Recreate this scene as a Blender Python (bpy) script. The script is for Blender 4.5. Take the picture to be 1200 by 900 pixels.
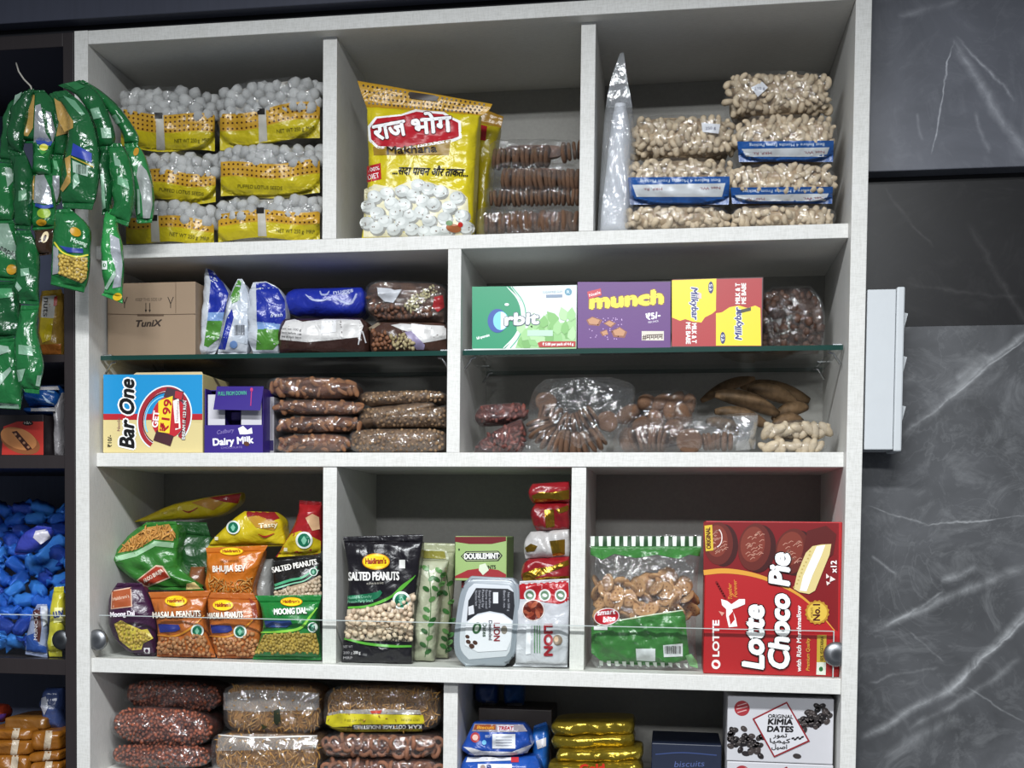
import bpy, bmesh, math, random
import numpy as np
from mathutils import Vector, Matrix, Euler
from mathutils.geometry import tessellate_polygon

for _o in list(bpy.data.objects):
    bpy.data.objects.remove(_o)
SC = bpy.context.scene
COL = SC.collection
RNG = random.Random(7)

# ------------------------------------------------------------------ camera
CF, CCX, CCY = 1417.3, 552.5, 673.8          # focal length and optical centre of the (cropped) photograph, 1200x900
CPOS = np.array([0.7889, -1.5266, 0.3209])
PITCH, ROLL, YAW = -0.0385, -0.0091, 0.1607


def _rot(rx, ry, rz):
    cz, sz, cx, sx, cy, sy = math.cos(rz), math.sin(rz), math.cos(rx), math.sin(rx), math.cos(ry), math.sin(ry)
    return (np.array([[cz, -sz, 0], [sz, cz, 0], [0, 0, 1]]) @ np.array([[1, 0, 0], [0, cx, -sx], [0, sx, cx]])
            @ np.array([[cy, 0, sy], [0, 1, 0], [-sy, 0, cy]]))


CR = _rot(PITCH, ROLL, YAW)
cam_data = bpy.data.cameras.new('camera')
cam = bpy.data.objects.new('camera', cam_data)
COL.objects.link(cam)
cam_data.sensor_width = 36.0
cam_data.lens = CF * 36.0 / 1200.0
cam_data.shift_x = (600 - CCX) / 1200.0
cam_data.shift_y = (CCY - 450) / 1200.0
cam_data.clip_start = 0.02
cam.matrix_world = Matrix(((CR[0, 0], CR[0, 2], -CR[0, 1], CPOS[0]), (CR[1, 0], CR[1, 2], -CR[1, 1], CPOS[1]),
                           (CR[2, 0], CR[2, 2], -CR[2, 1], CPOS[2]), (0, 0, 0, 1)))
SC.camera = cam

# ------------------------------------------------------------------ world, lamps, exposure
world = bpy.data.worlds.new('shop_air')
SC.world = world
world.use_nodes = True
world.node_tree.nodes['Background'].inputs[0].default_value = (0.80, 0.88, 1.0, 1)
world.node_tree.nodes['Background'].inputs[1].default_value = 0.16


def ceiling_lamp(name, loc, sx, sy, watts, color=(0.95, 0.98, 1.0)):
    d = bpy.data.lights.new(name, 'AREA')
    d.shape = 'RECTANGLE'
    d.size, d.size_y, d.energy, d.color = sx, sy, watts, color
    o = bpy.data.objects.new(name, d)
    COL.objects.link(o)
    o.location = loc
    return o


ceiling_lamp('ceiling_panel_lamp', (0.55, -1.02, 1.10), 1.0, 0.12, 35)
ceiling_lamp('ceiling_panel_lamp', (0.65, -4.2, 1.68), 1.4, 0.5, 165)
SC.view_settings.view_transform = 'Standard'
SC.view_settings.look = 'None'
SC.view_settings.gamma = 1.0
SC.view_settings.use_curve_mapping = False
SC.view_settings.exposure = 0.14
SC.cycles.transparent_max_bounces = 24


# ------------------------------------------------------------------ rays and points
def ray(px, py, y):
    """world x, z where the sight line of pixel (px, py) meets the plane at depth y"""
    px, py, y = np.asarray(px, float), np.asarray(py, float), np.asarray(y, float)
    u, v = (px - CCX) / CF, (CCY - py) / CF
    dx = CR[0, 0] * u + CR[0, 1] + CR[0, 2] * v
    dy = CR[1, 0] * u + CR[1, 1] + CR[1, 2] * v
    dz = CR[2, 0] * u + CR[2, 1] + CR[2, 2] * v
    k = (y - CPOS[1]) / dy
    return CPOS[0] + dx * k, CPOS[2] + dz * k


def proj(x, y, z):
    q = [np.asarray(x, float) - CPOS[0], np.asarray(y, float) - CPOS[1], np.asarray(z, float) - CPOS[2]]
    d = [CR[0, i] * q[0] + CR[1, i] * q[1] + CR[2, i] * q[2] for i in range(3)]
    return CCX + CF * d[0] / d[1], CCY - CF * d[2] / d[1]


def pt(px, py, y):
    x, z = ray(px, py, y)
    return Vector((float(x), float(y), float(z)))


# ------------------------------------------------------------------ materials
def lin(h):
    if not isinstance(h, str):
        return tuple(h) + (1,) if len(h) == 3 else h
    h = h.lstrip('#')
    c = [int(h[i:i + 2], 16) / 255 for i in (0, 2, 4)]
    return tuple(x / 12.92 if x <= 0.04045 else ((x + 0.055) / 1.055) ** 2.4 for x in c) + (1,)


class NT:
    """small wrapper to wire shader nodes"""

    def __init__(self, name):
        self.m = bpy.data.materials.new(name)
        self.m.use_nodes = True
        self.t = self.m.node_tree
        self.t.nodes.clear()
        self.out = self.t.nodes.new('ShaderNodeOutputMaterial')

    def n(self, typ, **kw):
        nd = self.t.nodes.new(typ)
        for k, v in kw.items():
            if k.startswith('i_'):
                s = nd.inputs[int(k[2:])] if k[2:].isdigit() else nd.inputs[k[2:].replace('_', ' ')]
                self.set(s, v)
            else:
                setattr(nd, k, v)
        return nd

    def set(self, s, v):
        if isinstance(v, bpy.types.NodeSocket):
            self.t.links.new(v, s)
        else:
            s.default_value = v

    def math(self, op, a, b=0.0, clamp=False):
        nd = self.n('ShaderNodeMath', operation=op, use_clamp=clamp)
        self.set(nd.inputs[0], a)
        self.set(nd.inputs[1], b)
        return nd.outputs[0]

    def mix(self, f, a, b):
        nd = self.n('ShaderNodeMix', data_type='RGBA')
        self.set(nd.inputs[0], f)
        self.set(nd.inputs[6], a)
        self.set(nd.inputs[7], b)
        return nd.outputs[2]

    def noise(self, scale, detail=2, rough=0.5, vec=None, distort=0.0, out=0):
        nd = self.n('ShaderNodeTexNoise', i_Scale=scale, i_Detail=float(detail), i_Roughness=rough, i_Distortion=distort)
        if vec is not None:
            self.set(nd.inputs['Vector'], vec)
        return nd.outputs[out]

    def coords(self, which='Object'):
        return self.n('ShaderNodeTexCoord').outputs[which]

    def ramp(self, f, stops):
        nd = self.n('ShaderNodeValToRGB')
        e = nd.color_ramp.elements
        while len(e) < len(stops):
            e.new(0.5)
        for el, (p, c) in zip(e, stops):
            el.position, el.color = p, lin(c) if isinstance(c, str) else (c, c, c, 1)
        self.set(nd.inputs[0], f)
        return nd.outputs[0]

    def principled(self, color, rough=0.5, metal=0.0, spec=0.5, bump=None, bs=0.3, bd=0.002, coat=0.0):
        p = self.n('ShaderNodeBsdfPrincipled')
        self.set(p.inputs['Base Color'], color)
        self.set(p.inputs['Roughness'], rough)
        p.inputs['Metallic'].default_value = metal
        p.inputs['Specular IOR Level'].default_value = spec
        p.inputs['Coat Weight'].default_value = coat
        if bump is not None:
            b = self.n('ShaderNodeBump', i_Strength=bs, i_Distance=bd, i_Height=bump)
            self.set(p.inputs['Normal'], b.outputs[0])
        self.t.links.new(p.outputs[0], self.out.inputs[0])
        return p


_MC = {}


def cached(f):
    def g(*a):
        k = (f.__name__,) + a
        if k not in _MC:
            _MC[k] = f(*a)
        return _MC[k]
    return g


@cached
def ink(color, rough=0.35):
    t = NT('ink_' + color.strip('#'))
    t.principled(lin(color), rough, spec=0.4)
    return t.m


@cached
def foil(color, rough=0.28, metal=0.0, crinkle=1.0):
    """printed or metallised packet film with fine crinkles"""
    t = NT('packet_film_' + color.strip('#'))
    c = t.coords()
    h = t.math('ADD', t.noise(42, 2, 0.5, c, 1.4), t.math('MULTIPLY', t.noise(130, 2, 0.5, c, 0.6), 0.22))
    v = t.mix(t.noise(40, 2, 0.5, c), tuple(x * 0.82 for x in lin(color)[:3]) + (1,), lin(color))
    t.principled(v, rough, metal, 0.6, h, 0.55 * crinkle, 0.004)
    return t.m


@cached
def card(color, rough=0.42):
    t = NT('printed_card_' + color.strip('#'))
    c = t.coords()
    v = t.mix(t.noise(60, 2, 0.5, c), tuple(x * 0.94 for x in lin(color)[:3]) + (1,), lin(color))
    t.principled(v, rough, 0, 0.45, t.noise(400, 2, 0.5, c), 0.04, 0.001)
    return t.m


@cached
def food(color, dark, scale=90.0, rough=0.6, bump=0.4):
    """nuts, fruit, biscuit: two tones with fine relief"""
    t = NT('food_' + color.strip('#'))
    c = t.coords()
    r = t.n('ShaderNodeObjectInfo').outputs['Random']
    f = t.ramp(t.noise(scale, 3, 0.6, c), [(0.32, dark), (0.62, color)])
    hsv = t.n('ShaderNodeHueSaturation', i_Value=t.math('ADD', t.math('MULTIPLY', r, 0.3), 0.82), i_Color=f)
    t.principled(hsv.outputs[0], rough, 0, 0.35, t.noise(scale * 2, 2, 0.5, c), bump, 0.0015)
    return t.m


@cached
def film(tint='#e8ecf0', haze=0.02, gloss=0.17, crinkle=1.0):
    """clear plastic bag film: see-through, with sharp crinkled reflections and a trace of milkiness"""
    t = NT('clear_film_%s_%d' % (tint.strip('#'), int(haze * 1000)))
    c = t.coords()
    rg = t.math('MULTIPLY', t.math('ABSOLUTE', t.math('SUBTRACT', t.noise(20, 2, 0.5, c, 0.8), 0.5)), 2.2)   # long sharp folds
    h = t.math('ADD', t.math('ADD', rg, t.math('MULTIPLY', t.noise(38, 3, 0.55, c, 1.5), 0.6)), t.math('MULTIPLY', t.noise(120, 2, 0.5, c, 1.0), 0.2))
    b = t.n('ShaderNodeBump', i_Strength=0.85 * crinkle, i_Distance=0.008, i_Height=h)
    fr = t.n('ShaderNodeLayerWeight', i_Blend=0.25)
    t.set(fr.inputs['Normal'], b.outputs[0])
    gl = t.n('ShaderNodeBsdfGlossy', i_Roughness=0.1, i_Color=(1, 1, 1, 1))
    t.set(gl.inputs['Normal'], b.outputs[0])
    tr = t.n('ShaderNodeBsdfTransparent')
    df = t.n('ShaderNodeBsdfDiffuse', i_Color=lin(tint))
    m1 = t.n('ShaderNodeMixShader', i_0=haze)
    t.set(m1.inputs[1], tr.outputs[0])
    t.set(m1.inputs[2], df.outputs[0])
    m2 = t.n('ShaderNodeMixShader')
    t.set(m2.inputs[0], t.math('ADD', t.math('MULTIPLY', fr.outputs['Facing'], gloss), gloss * 0.45, True))
    t.set(m2.inputs[1], m1.outputs[0])
    t.set(m2.inputs[2], gl.outputs[0])
    t.t.links.new(m2.outputs[0], t.out.inputs[0])
    return t.m


@cached
def glass(tint, edge, gloss=0.9):
    t = NT('sheet_glass')
    fr = t.n('ShaderNodeLayerWeight', i_Blend=0.5)
    gl = t.n('ShaderNodeBsdfGlossy', i_Roughness=0.02)
    tr = t.n('ShaderNodeBsdfTransparent', i_Color=lin(tint))
    m = t.n('ShaderNodeMixShader', i_0=t.math('ADD', t.math('MULTIPLY', t.math('POWER', fr.outputs['Facing'], 4.0), 0.7 * gloss), 0.022))
    t.set(m.inputs[1], tr.outputs[0])
    t.set(m.inputs[2], gl.outputs[0])
    t.t.links.new(m.outputs[0], t.out.inputs[0])
    return t.m


@cached
def metal(color, rough=0.25):
    t = NT('metal_' + color.strip('#'))
    t.principled(lin(color), rough, 1.0, 0.5, t.noise(200, 2, 0.5, t.coords()), 0.05, 0.001)
    return t.m


@cached
def laminate(base='#dcdbd7', fleck='#cbcac5'):
    """off-white linen-weave laminate"""
    t = NT('linen_laminate')
    c = t.coords()
    mp = t.n('ShaderNodeMapping', i_Scale=(1.0, 1.0, 0.12))
    t.set(mp.inputs[0], c)
    mq = t.n('ShaderNodeMapping', i_Scale=(0.12, 1.0, 1.0))
    t.set(mq.inputs[0], c)
    a = t.noise(900, 2, 0.6, mp.outputs[0])
    b = t.noise(900, 2, 0.6, mq.outputs[0])
    f = t.math('MULTIPLY', t.math('ADD', a, b), 0.5)
    v = t.mix(t.ramp(f, [(0.36, 0.0), (0.58, 1.0)]), lin(fleck), lin(base))
    v = t.mix(t.math('MULTIPLY', t.ramp(t.noise(9, 4, 0.7, c), [(0.45, 0.0), (0.8, 1.0)]), 0.16), v, lin('#a9a394'))
    t.principled(v, 0.5, 0, 0.4, f, 0.12, 0.001)
    return t.m


@cached
def dark_laminate(color='#2c2728', rough=0.42):
    t = NT('dark_laminate_' + color.strip('#'))
    c = t.coords()
    mp = t.n('ShaderNodeMapping', i_Scale=(1, 1, 0.08))
    t.set(mp.inputs[0], c)
    f = t.noise(160, 3, 0.6, mp.outputs[0])
    t.principled(t.mix(f, tuple(x * 0.75 for x in lin(color)[:3]) + (1,), lin(color)), rough, 0, 0.35, f, 0.05, 0.001)
    return t.m


# ------------------------------------------------------------------ objects
def tag(o, label=None, cat=None, group=None, kind=None):
    for k, v in (('label', label), ('category', cat), ('group', group), ('kind', kind)):
        if v:
            o[k] = v
    return o


class Thing:
    """an Empty at the thing's base; parts are meshes parented to it"""

    def __init__(self, name, loc, label=None, cat=None, group=None, kind=None):
        self.o = bpy.data.objects.new(name, None)
        self.o.empty_display_size = 0.02
        COL.objects.link(self.o)
        self.o.location = loc
        self.org = np.array(loc, float)
        tag(self.o, label, cat, group, kind)


def link_mesh(name, me, parent=None, loc=(0, 0, 0), mat=None):
    o = bpy.data.objects.new(name, me)
    COL.objects.link(o)
    if mat is not None and not me.materials:
        me.materials.append(mat)
    if isinstance(parent, Thing):
        o.parent = parent.o
        o.location = np.array(loc, float) - parent.org
    elif parent is not None:
        o.parent = parent
        o.location = loc
    else:
        o.location = loc
    return o


def mesh_from(name, verts, faces, smooth=False):
    me = bpy.data.meshes.new(name)
    me.from_pydata([tuple(map(float, v)) for v in verts], [], [tuple(map(int, f)) for f in faces])
    if smooth:
        me.polygons.foreach_set('use_smooth', [True] * len(me.polygons))
    me.update()
    return me


def raw(name, verts, faces, mat, parent=None, smooth=False, kind=None, label=None):
    """verts in world space; the object's origin goes to their middle"""
    v = np.asarray(verts, float).reshape(-1, 3)
    c = (v.min(0) + v.max(0)) / 2
    o = link_mesh(name, mesh_from(name, v - c, faces, smooth), parent, c, mat)
    if kind:
        o['kind'] = kind
    if label:
        o['label'] = label
    return o


def sub(o, parent_obj):
    """re-hang a world-placed part under another part (thing > part > sub-part)"""
    gp = o.parent
    w = Vector(o.location) + (Vector(gp.location) if gp else Vector((0, 0, 0)))
    pw = Vector(parent_obj.location) + (Vector(parent_obj.parent.location) if parent_obj.parent else Vector((0, 0, 0)))
    o.parent = parent_obj
    o.location = w - pw
    return o


_BF = [(0, 1, 3, 2), (4, 6, 7, 5), (0, 4, 5, 1), (2, 3, 7, 6), (0, 2, 6, 4), (1, 5, 7, 3)]


def box_bm(lo, hi, bev=0.0, seg=2):
    bm = bmesh.new()
    vs = [bm.verts.new((x, y, z)) for x in (lo[0], hi[0]) for y in (lo[1], hi[1]) for z in (lo[2], hi[2])]
    for f in _BF:
        bm.faces.new([vs[i] for i in f])
    bmesh.ops.recalc_face_normals(bm, faces=bm.faces)
    if bev:
        bmesh.ops.bevel(bm, geom=list(bm.edges), offset=bev, segments=seg, affect='EDGES', profile=0.5)
    return bm


def from_bm(name, bm, mat, parent=None, smooth=False):
    c = Vector((0, 0, 0))
    lo = Vector((min(v.co[i] for v in bm.verts) for i in range(3)))
    hi = Vector((max(v.co[i] for v in bm.verts) for i in range(3)))
    c = (lo + hi) / 2
    bmesh.ops.translate(bm, verts=bm.verts, vec=-c)
    me = bpy.data.meshes.new(name)
    bm.to_mesh(me)
    bm.free()
    if smooth:
        me.polygons.foreach_set('use_smooth', [True] * len(me.polygons))
    return link_mesh(name, me, parent, c, mat)


def box(name, lo, hi, mat, parent=None, bev=0.0008):
    return from_bm(name, box_bm(lo, hi, bev), mat, parent)


def tube(name, pts, r, mat, parent=None, seg=8, kind=None):
    pts = [np.array(p, float) for p in pts]
    rs = r if hasattr(r, '__len__') else [r] * len(pts)
    V, F = [], []
    for i, p in enumerate(pts):
        d = pts[min(i + 1, len(pts) - 1)] - pts[max(i - 1, 0)]
        d /= np.linalg.norm(d) + 1e-12
        a = np.cross(d, [0, 0, 1.0] if abs(d[2]) < 0.9 else [1.0, 0, 0])
        a /= np.linalg.norm(a)
        b = np.cross(d, a)
        for k in range(seg):
            w = 2 * math.pi * k / seg
            V.append(p + rs[i] * (math.cos(w) * a + math.sin(w) * b))
    for i in range(len(pts) - 1):
        for k in range(seg):
            F.append((i * seg + k, i * seg + (k + 1) % seg, (i + 1) * seg + (k + 1) % seg, (i + 1) * seg + k))
    F.append(tuple(range(seg))[::-1])
    F.append(tuple(range((len(pts) - 1) * seg, len(pts) * seg)))
    return raw(name, V, F, mat, parent, True, kind)


# ------------------------------------------------------------------ print: lettering and printed shapes laid on a surface
_TXT = {}


def text_mesh(s, offset):
    k = (s, offset)
    if k not in _TXT:
        cu = bpy.data.curves.new('lettering', 'FONT')
        cu.body = s
        cu.resolution_u = 3
        cu.offset = offset
        o = bpy.data.objects.new('lettering', cu)
        COL.objects.link(o)
        bpy.context.view_layer.update()
        me = bpy.data.meshes.new_from_object(o.evaluated_get(bpy.context.evaluated_depsgraph_get()))
        n = len(me.vertices)
        co = np.zeros(n * 3)
        me.vertices.foreach_get('co', co)
        tris = [tuple(p.vertices) for p in me.polygons]
        bpy.data.objects.remove(o)
        bpy.data.curves.remove(cu)
        bpy.data.meshes.remove(me)
        _TXT[k] = (co.reshape(-1, 3)[:, :2], tris)
    return _TXT[k]


def densify(P, T, step):
    """split triangles until no edge is longer than step (pixels of the print)"""
    P = [tuple(p) for p in P]
    for _ in range(6):
        cache, out, any_ = {}, [], False

        def mid(a, b):
            k = (min(a, b), max(a, b))
            if k in cache:
                return cache[k]
            pa, pb = P[a], P[b]
            if math.hypot(pa[0] - pb[0], pa[1] - pb[1]) <= step:
                cache[k] = None
            else:
                P.append(((pa[0] + pb[0]) / 2, (pa[1] + pb[1]) / 2))
                cache[k] = len(P) - 1
            return cache[k]
        for a, b, c in T:
            ab, bc, ca = mid(a, b), mid(b, c), mid(c, a)
            m = [x for x in (ab, bc, ca) if x is not None]
            if not m:
                out.append((a, b, c))
                continue
            any_ = True
            if len(m) == 3:
                out += [(a, ab, ca), (ab, b, bc), (ca, bc, c), (ab, bc, ca)]
            else:
                ring = [a] + ([ab] if ab is not None else []) + [b] + ([bc] if bc is not None else []) + [c] + ([ca] if ca is not None else [])
                st = ring.index(m[0])
                ring = ring[st:] + ring[:st]
                out += [(ring[0], ring[i], ring[i + 1]) for i in range(1, len(ring) - 1)]
        T = out
        if not any_:
            break
    return P, T


def ellipse(cx, cy, rx, ry, rot=0.0, n=28, a0=0, a1=360):
    r = math.radians(rot)
    full = abs(a1 - a0) >= 360
    m = n if full else n + 1
    out = []
    for i in range(m):
        w = math.radians(a0 + (a1 - a0) * i / n)
        x, y = rx * math.cos(w), ry * math.sin(w)
        out.append((cx + x * math.cos(r) - y * math.sin(r), cy + x * math.sin(r) + y * math.cos(r)))
    return out


def smooth_line(pts, n=6):
    """Catmull-Rom through 2-d points"""
    p = [np.array(q, float) for q in pts]
    p = [2 * p[0] - p[1]] + p + [2 * p[-1] - p[-2]]
    out = []
    for i in range(1, len(p) - 2):
        for k in range(n):
            t = k / n
            out.append(0.5 * ((2 * p[i]) + (-p[i - 1] + p[i + 1]) * t + (2 * p[i - 1] - 5 * p[i] + 4 * p[i + 1] - p[i + 2]) * t * t
                              + (-p[i - 1] + 3 * p[i] - 3 * p[i + 1] + p[i + 2]) * t ** 3))
    out.append(p[-2])
    return [tuple(q) for q in out]


def ribbon(pts, w):
    """outline of a line of width w through pts (w may taper: one width per point)"""
    p = [np.array(q, float) for q in pts]
    ws = w if hasattr(w, '__len__') else [w] * len(p)
    L, R = [], []
    for i, q in enumerate(p):
        d = p[min(i + 1, len(p) - 1)] - p[max(i - 1, 0)]
        d = d / (np.linalg.norm(d) + 1e-9)
        nn = np.array([-d[1], d[0]]) * ws[i] / 2
        L.append(tuple(q + nn))
        R.append(tuple(q - nn))
    return L + R[::-1]


class Printable:
    """gives a thing .poly / .txt / ...: flat print that lies on its front surface. subclasses give hit(px, py) -> x, y, z arrays"""
    step = 1e9
    eps = 0.0004

    def _put(self, name, P, T, color, layer, mat=None, rough=0.35, copies=1):
        if not T:
            return None
        if copies > 1:                           # nudged copies of one text lie a hair apart, never in one plane
            n, m = len(P) // copies, len(T) // copies
            parts = [densify(P[k * n:(k + 1) * n], [tuple(i - k * n for i in t) for t in T[k * m:(k + 1) * m]], self.step) for k in range(copies)]
            P, T, lift = [], [], []
            for k, (p, t) in enumerate(parts):
                T += [tuple(i + len(P) for i in q) for q in t]
                P += p
                lift += [k * 0.09] * len(p)
            layer = layer + np.array(lift)
        else:
            P, T = densify(P, T, self.step)
        P = np.array(P)
        x, y, z = self.hit(P[:, 0], P[:, 1])
        n = self.normal
        e = self.eps * layer
        V = np.stack([x + n[0] * e, y + n[1] * e, z + n[2] * e], 1)
        return raw(name, V, T, mat or ink(color, rough), self.part_parent, self.step < 1e8)

    def poly(self, color, *polys, layer=1, name='print', mat=None):
        P, T = [], []
        for pts in polys:
            b = len(P)
            tri = tessellate_polygon([[Vector((q[0], q[1], 0)) for q in pts]])
            P += list(pts)
            T += [tuple(b + i for i in t) for t in tri]
        return self._put(name, P, T, color, layer, mat)

    def rect(self, color, x0, y0, x1, y1, layer=1, name='print', mat=None):
        return self.poly(color, [(x0, y0), (x1, y0), (x1, y1), (x0, y1)], layer=layer, name=name, mat=mat)

    def ell(self, color, cx, cy, rx, ry, rot=0, layer=1, name='print', mat=None):
        return self.poly(color, ellipse(cx, cy, rx, ry, rot), layer=layer, name=name, mat=mat)

    def line(self, color, pts, w, layer=1, name='print', smooth=True, mat=None):
        q = smooth_line(pts) if smooth and len(pts) > 2 else pts
        if hasattr(w, '__len__') and len(w) != len(q):
            w = list(np.interp(np.linspace(0, 1, len(q)), np.linspace(0, 1, len(w)), w))
        P = ribbon(q, w)
        n = len(q)
        T = []
        for i in range(n - 1):
            a, b, c, d = i, i + 1, 2 * n - 2 - i, 2 * n - 1 - i
            T += [(a, b, c), (a, c, d)]
        return self._put(name, P, T, color, layer, mat)

    def txt(self, color, s, p0, p1, h, layer=2, italic=0.0, bold=0.0, outline=None, ow=0.07, arch=0.0, name='lettering'):
        """s runs along p0 -> p1 (baseline), capitals h high"""
        d = np.array(p1, float) - np.array(p0, float)
        up = np.array([d[1], -d[0]]) / np.linalg.norm(d)
        base, _t = text_mesh(s, 0.0)
        x0, x1 = base[:, 0].min(), base[:, 0].max()
        v, T0 = text_mesh(s, 0.0)
        for col, off, ly in ((outline, bold + ow, layer), (color, bold, layer + (1 if outline else 0))):
            if col is None:
                continue
            u = (v[:, 0] - x0) / (x1 - x0)
            w = v[:, 1] / 0.7
            P = np.array(p0)[None] + u[:, None] * d[None] + (w * h)[:, None] * up[None] + (italic * w * h)[:, None] * (d / np.linalg.norm(d))[None]
            if arch:
                P = P + (arch * (1 - (2 * u - 1) ** 2))[:, None] * up[None]
            if off > 0:                          # heavier strokes: the letters again, nudged all round
                nk = 8 if col == outline else 5
                sh = [(off * h * math.cos(k * 2 * math.pi / nk), off * h * math.sin(k * 2 * math.pi / nk)) for k in range(nk)]
                n = len(P)
                T = [tuple(i + n * k for i in t) for k in range(nk) for t in T0]
                P = np.concatenate([P + np.array(q)[None] for q in sh])
            else:
                T, nk = T0, 1
            o = self._put(name, P, T, col, ly, copies=nk)
        return o

    def bars(self, color, x0, y0, x1, y1, n, layer=2, seed=1, name='barcode'):
        r = random.Random(seed)
        ps, w = [], (x1 - x0) / n
        for i in range(n):
            a = x0 + i * w
            b = a + w * r.uniform(0.25, 0.7)
            ps.append([(a, y0), (b, y0), (b, y1), (a, y1)])
        return self.poly(color, *ps, layer=layer, name=name)

    def dots(self, color, rows, r, layer=2, name='dotted_print'):
        """rows: list of lists of centres"""
        return self.poly(color, *[ellipse(x, y, r, r, 0, 6) for row in rows for x, y in row], layer=layer, name=name)


class Panel(Printable):
    """a flat face through three world points; print lies on it"""

    def __init__(self, thing, p, n, part_parent=None, eps=0.00016):
        self.p, self.normal = np.array(p, float), np.array(n, float) / np.linalg.norm(n)
        self.part_parent = part_parent or thing
        self.eps = eps

    def hit(self, px, py):
        u, v = (np.asarray(px, float) - CCX) / CF, (CCY - np.asarray(py, float)) / CF
        d = [CR[i, 0] * u + CR[i, 1] + CR[i, 2] * v for i in range(3)]
        k = np.dot(self.p - CPOS, self.normal) / (d[0] * self.normal[0] + d[1] * self.normal[1] + d[2] * self.normal[2])
        return tuple(CPOS[i] + d[i] * k for i in range(3))


class Box(Printable):
    eps = 0.00016
    """a carton standing on a floor: front face from pixel corners at depth yf (left) and yr (right)"""

    def __init__(self, name, label, cat, x0, y0, x1, y1, yf, depth, color, floor=None, yr=None, group=None, mat=None, bev=0.0012, side=None):
        yr = yf if yr is None else yr
        floor = None if floor is None else floor + 0.0005
        xm = (x0 + x1) / 2
        ym = (yf + yr) / 2
        a, b = pt(x0, y1, yf), pt(x1, y1, yr)
        zt = pt(xm, y0, ym).z
        zb = pt(xm, y1, ym).z if floor is None else floor
        self.w = math.hypot(b.x - a.x, b.y - a.y)
        ang = math.atan2(b.y - a.y, b.x - a.x)
        ex, ey = np.array([math.cos(ang), math.sin(ang), 0]), np.array([-math.sin(ang), math.cos(ang), 0])
        self.fr = np.array([a.x, a.y, zb])
        self.ex, self.ey, self.h, self.d = ex, ey, zt - zb, depth
        self.normal = -ey
        base = self.fr + ex * self.w / 2 + ey * depth / 2
        self.t = Thing(name, base, label, cat, group)
        self.part_parent = self.t
        bm = box_bm((0, 0, 0), (self.w, depth, self.h), bev)
        M = Matrix((tuple(ex) + (0,), tuple(ey) + (0,), (0, 0, 1, 0), (0, 0, 0, 1))).transposed()
        M.translation = Vector(self.fr)
        bmesh.ops.transform(bm, matrix=M, verts=bm.verts)
        self.body = from_bm('carton_body', bm, mat or card(color), self.t)

    def hit(self, px, py):
        return Panel.hit(self, px, py)

    @property
    def p(self):
        return self.fr

    def at(self, u, v, w):
        """world point at u along the width, v into the depth, w up (fractions)"""
        return self.fr + self.ex * self.w * u + self.ey * self.d * v + np.array([0, 0, self.h * w])


def pill(x0, y0, x1, y1, n=3.5, dy=0.0, k=11):
    """rounded outline rows between two corners; dy tilts the right side down"""
    rows, xm, hw, ym, hh = [], (x0 + x1) / 2, (x1 - x0) / 2 - 0.8, (y0 + y1) / 2, (y1 - y0) / 2 - 1.4
    for i in range(k):
        v = math.sin(math.pi / 2 * (-1 + 2 * i / (k - 1)))
        w = max(0.04, (1 - abs(v) ** n)) ** (1 / n) * hw
        rows.append(((xm - w, ym + v * hh - dy * w / hw / 2), (xm + w, ym + v * hh + dy * w / hw / 2)))
    return rows


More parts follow.
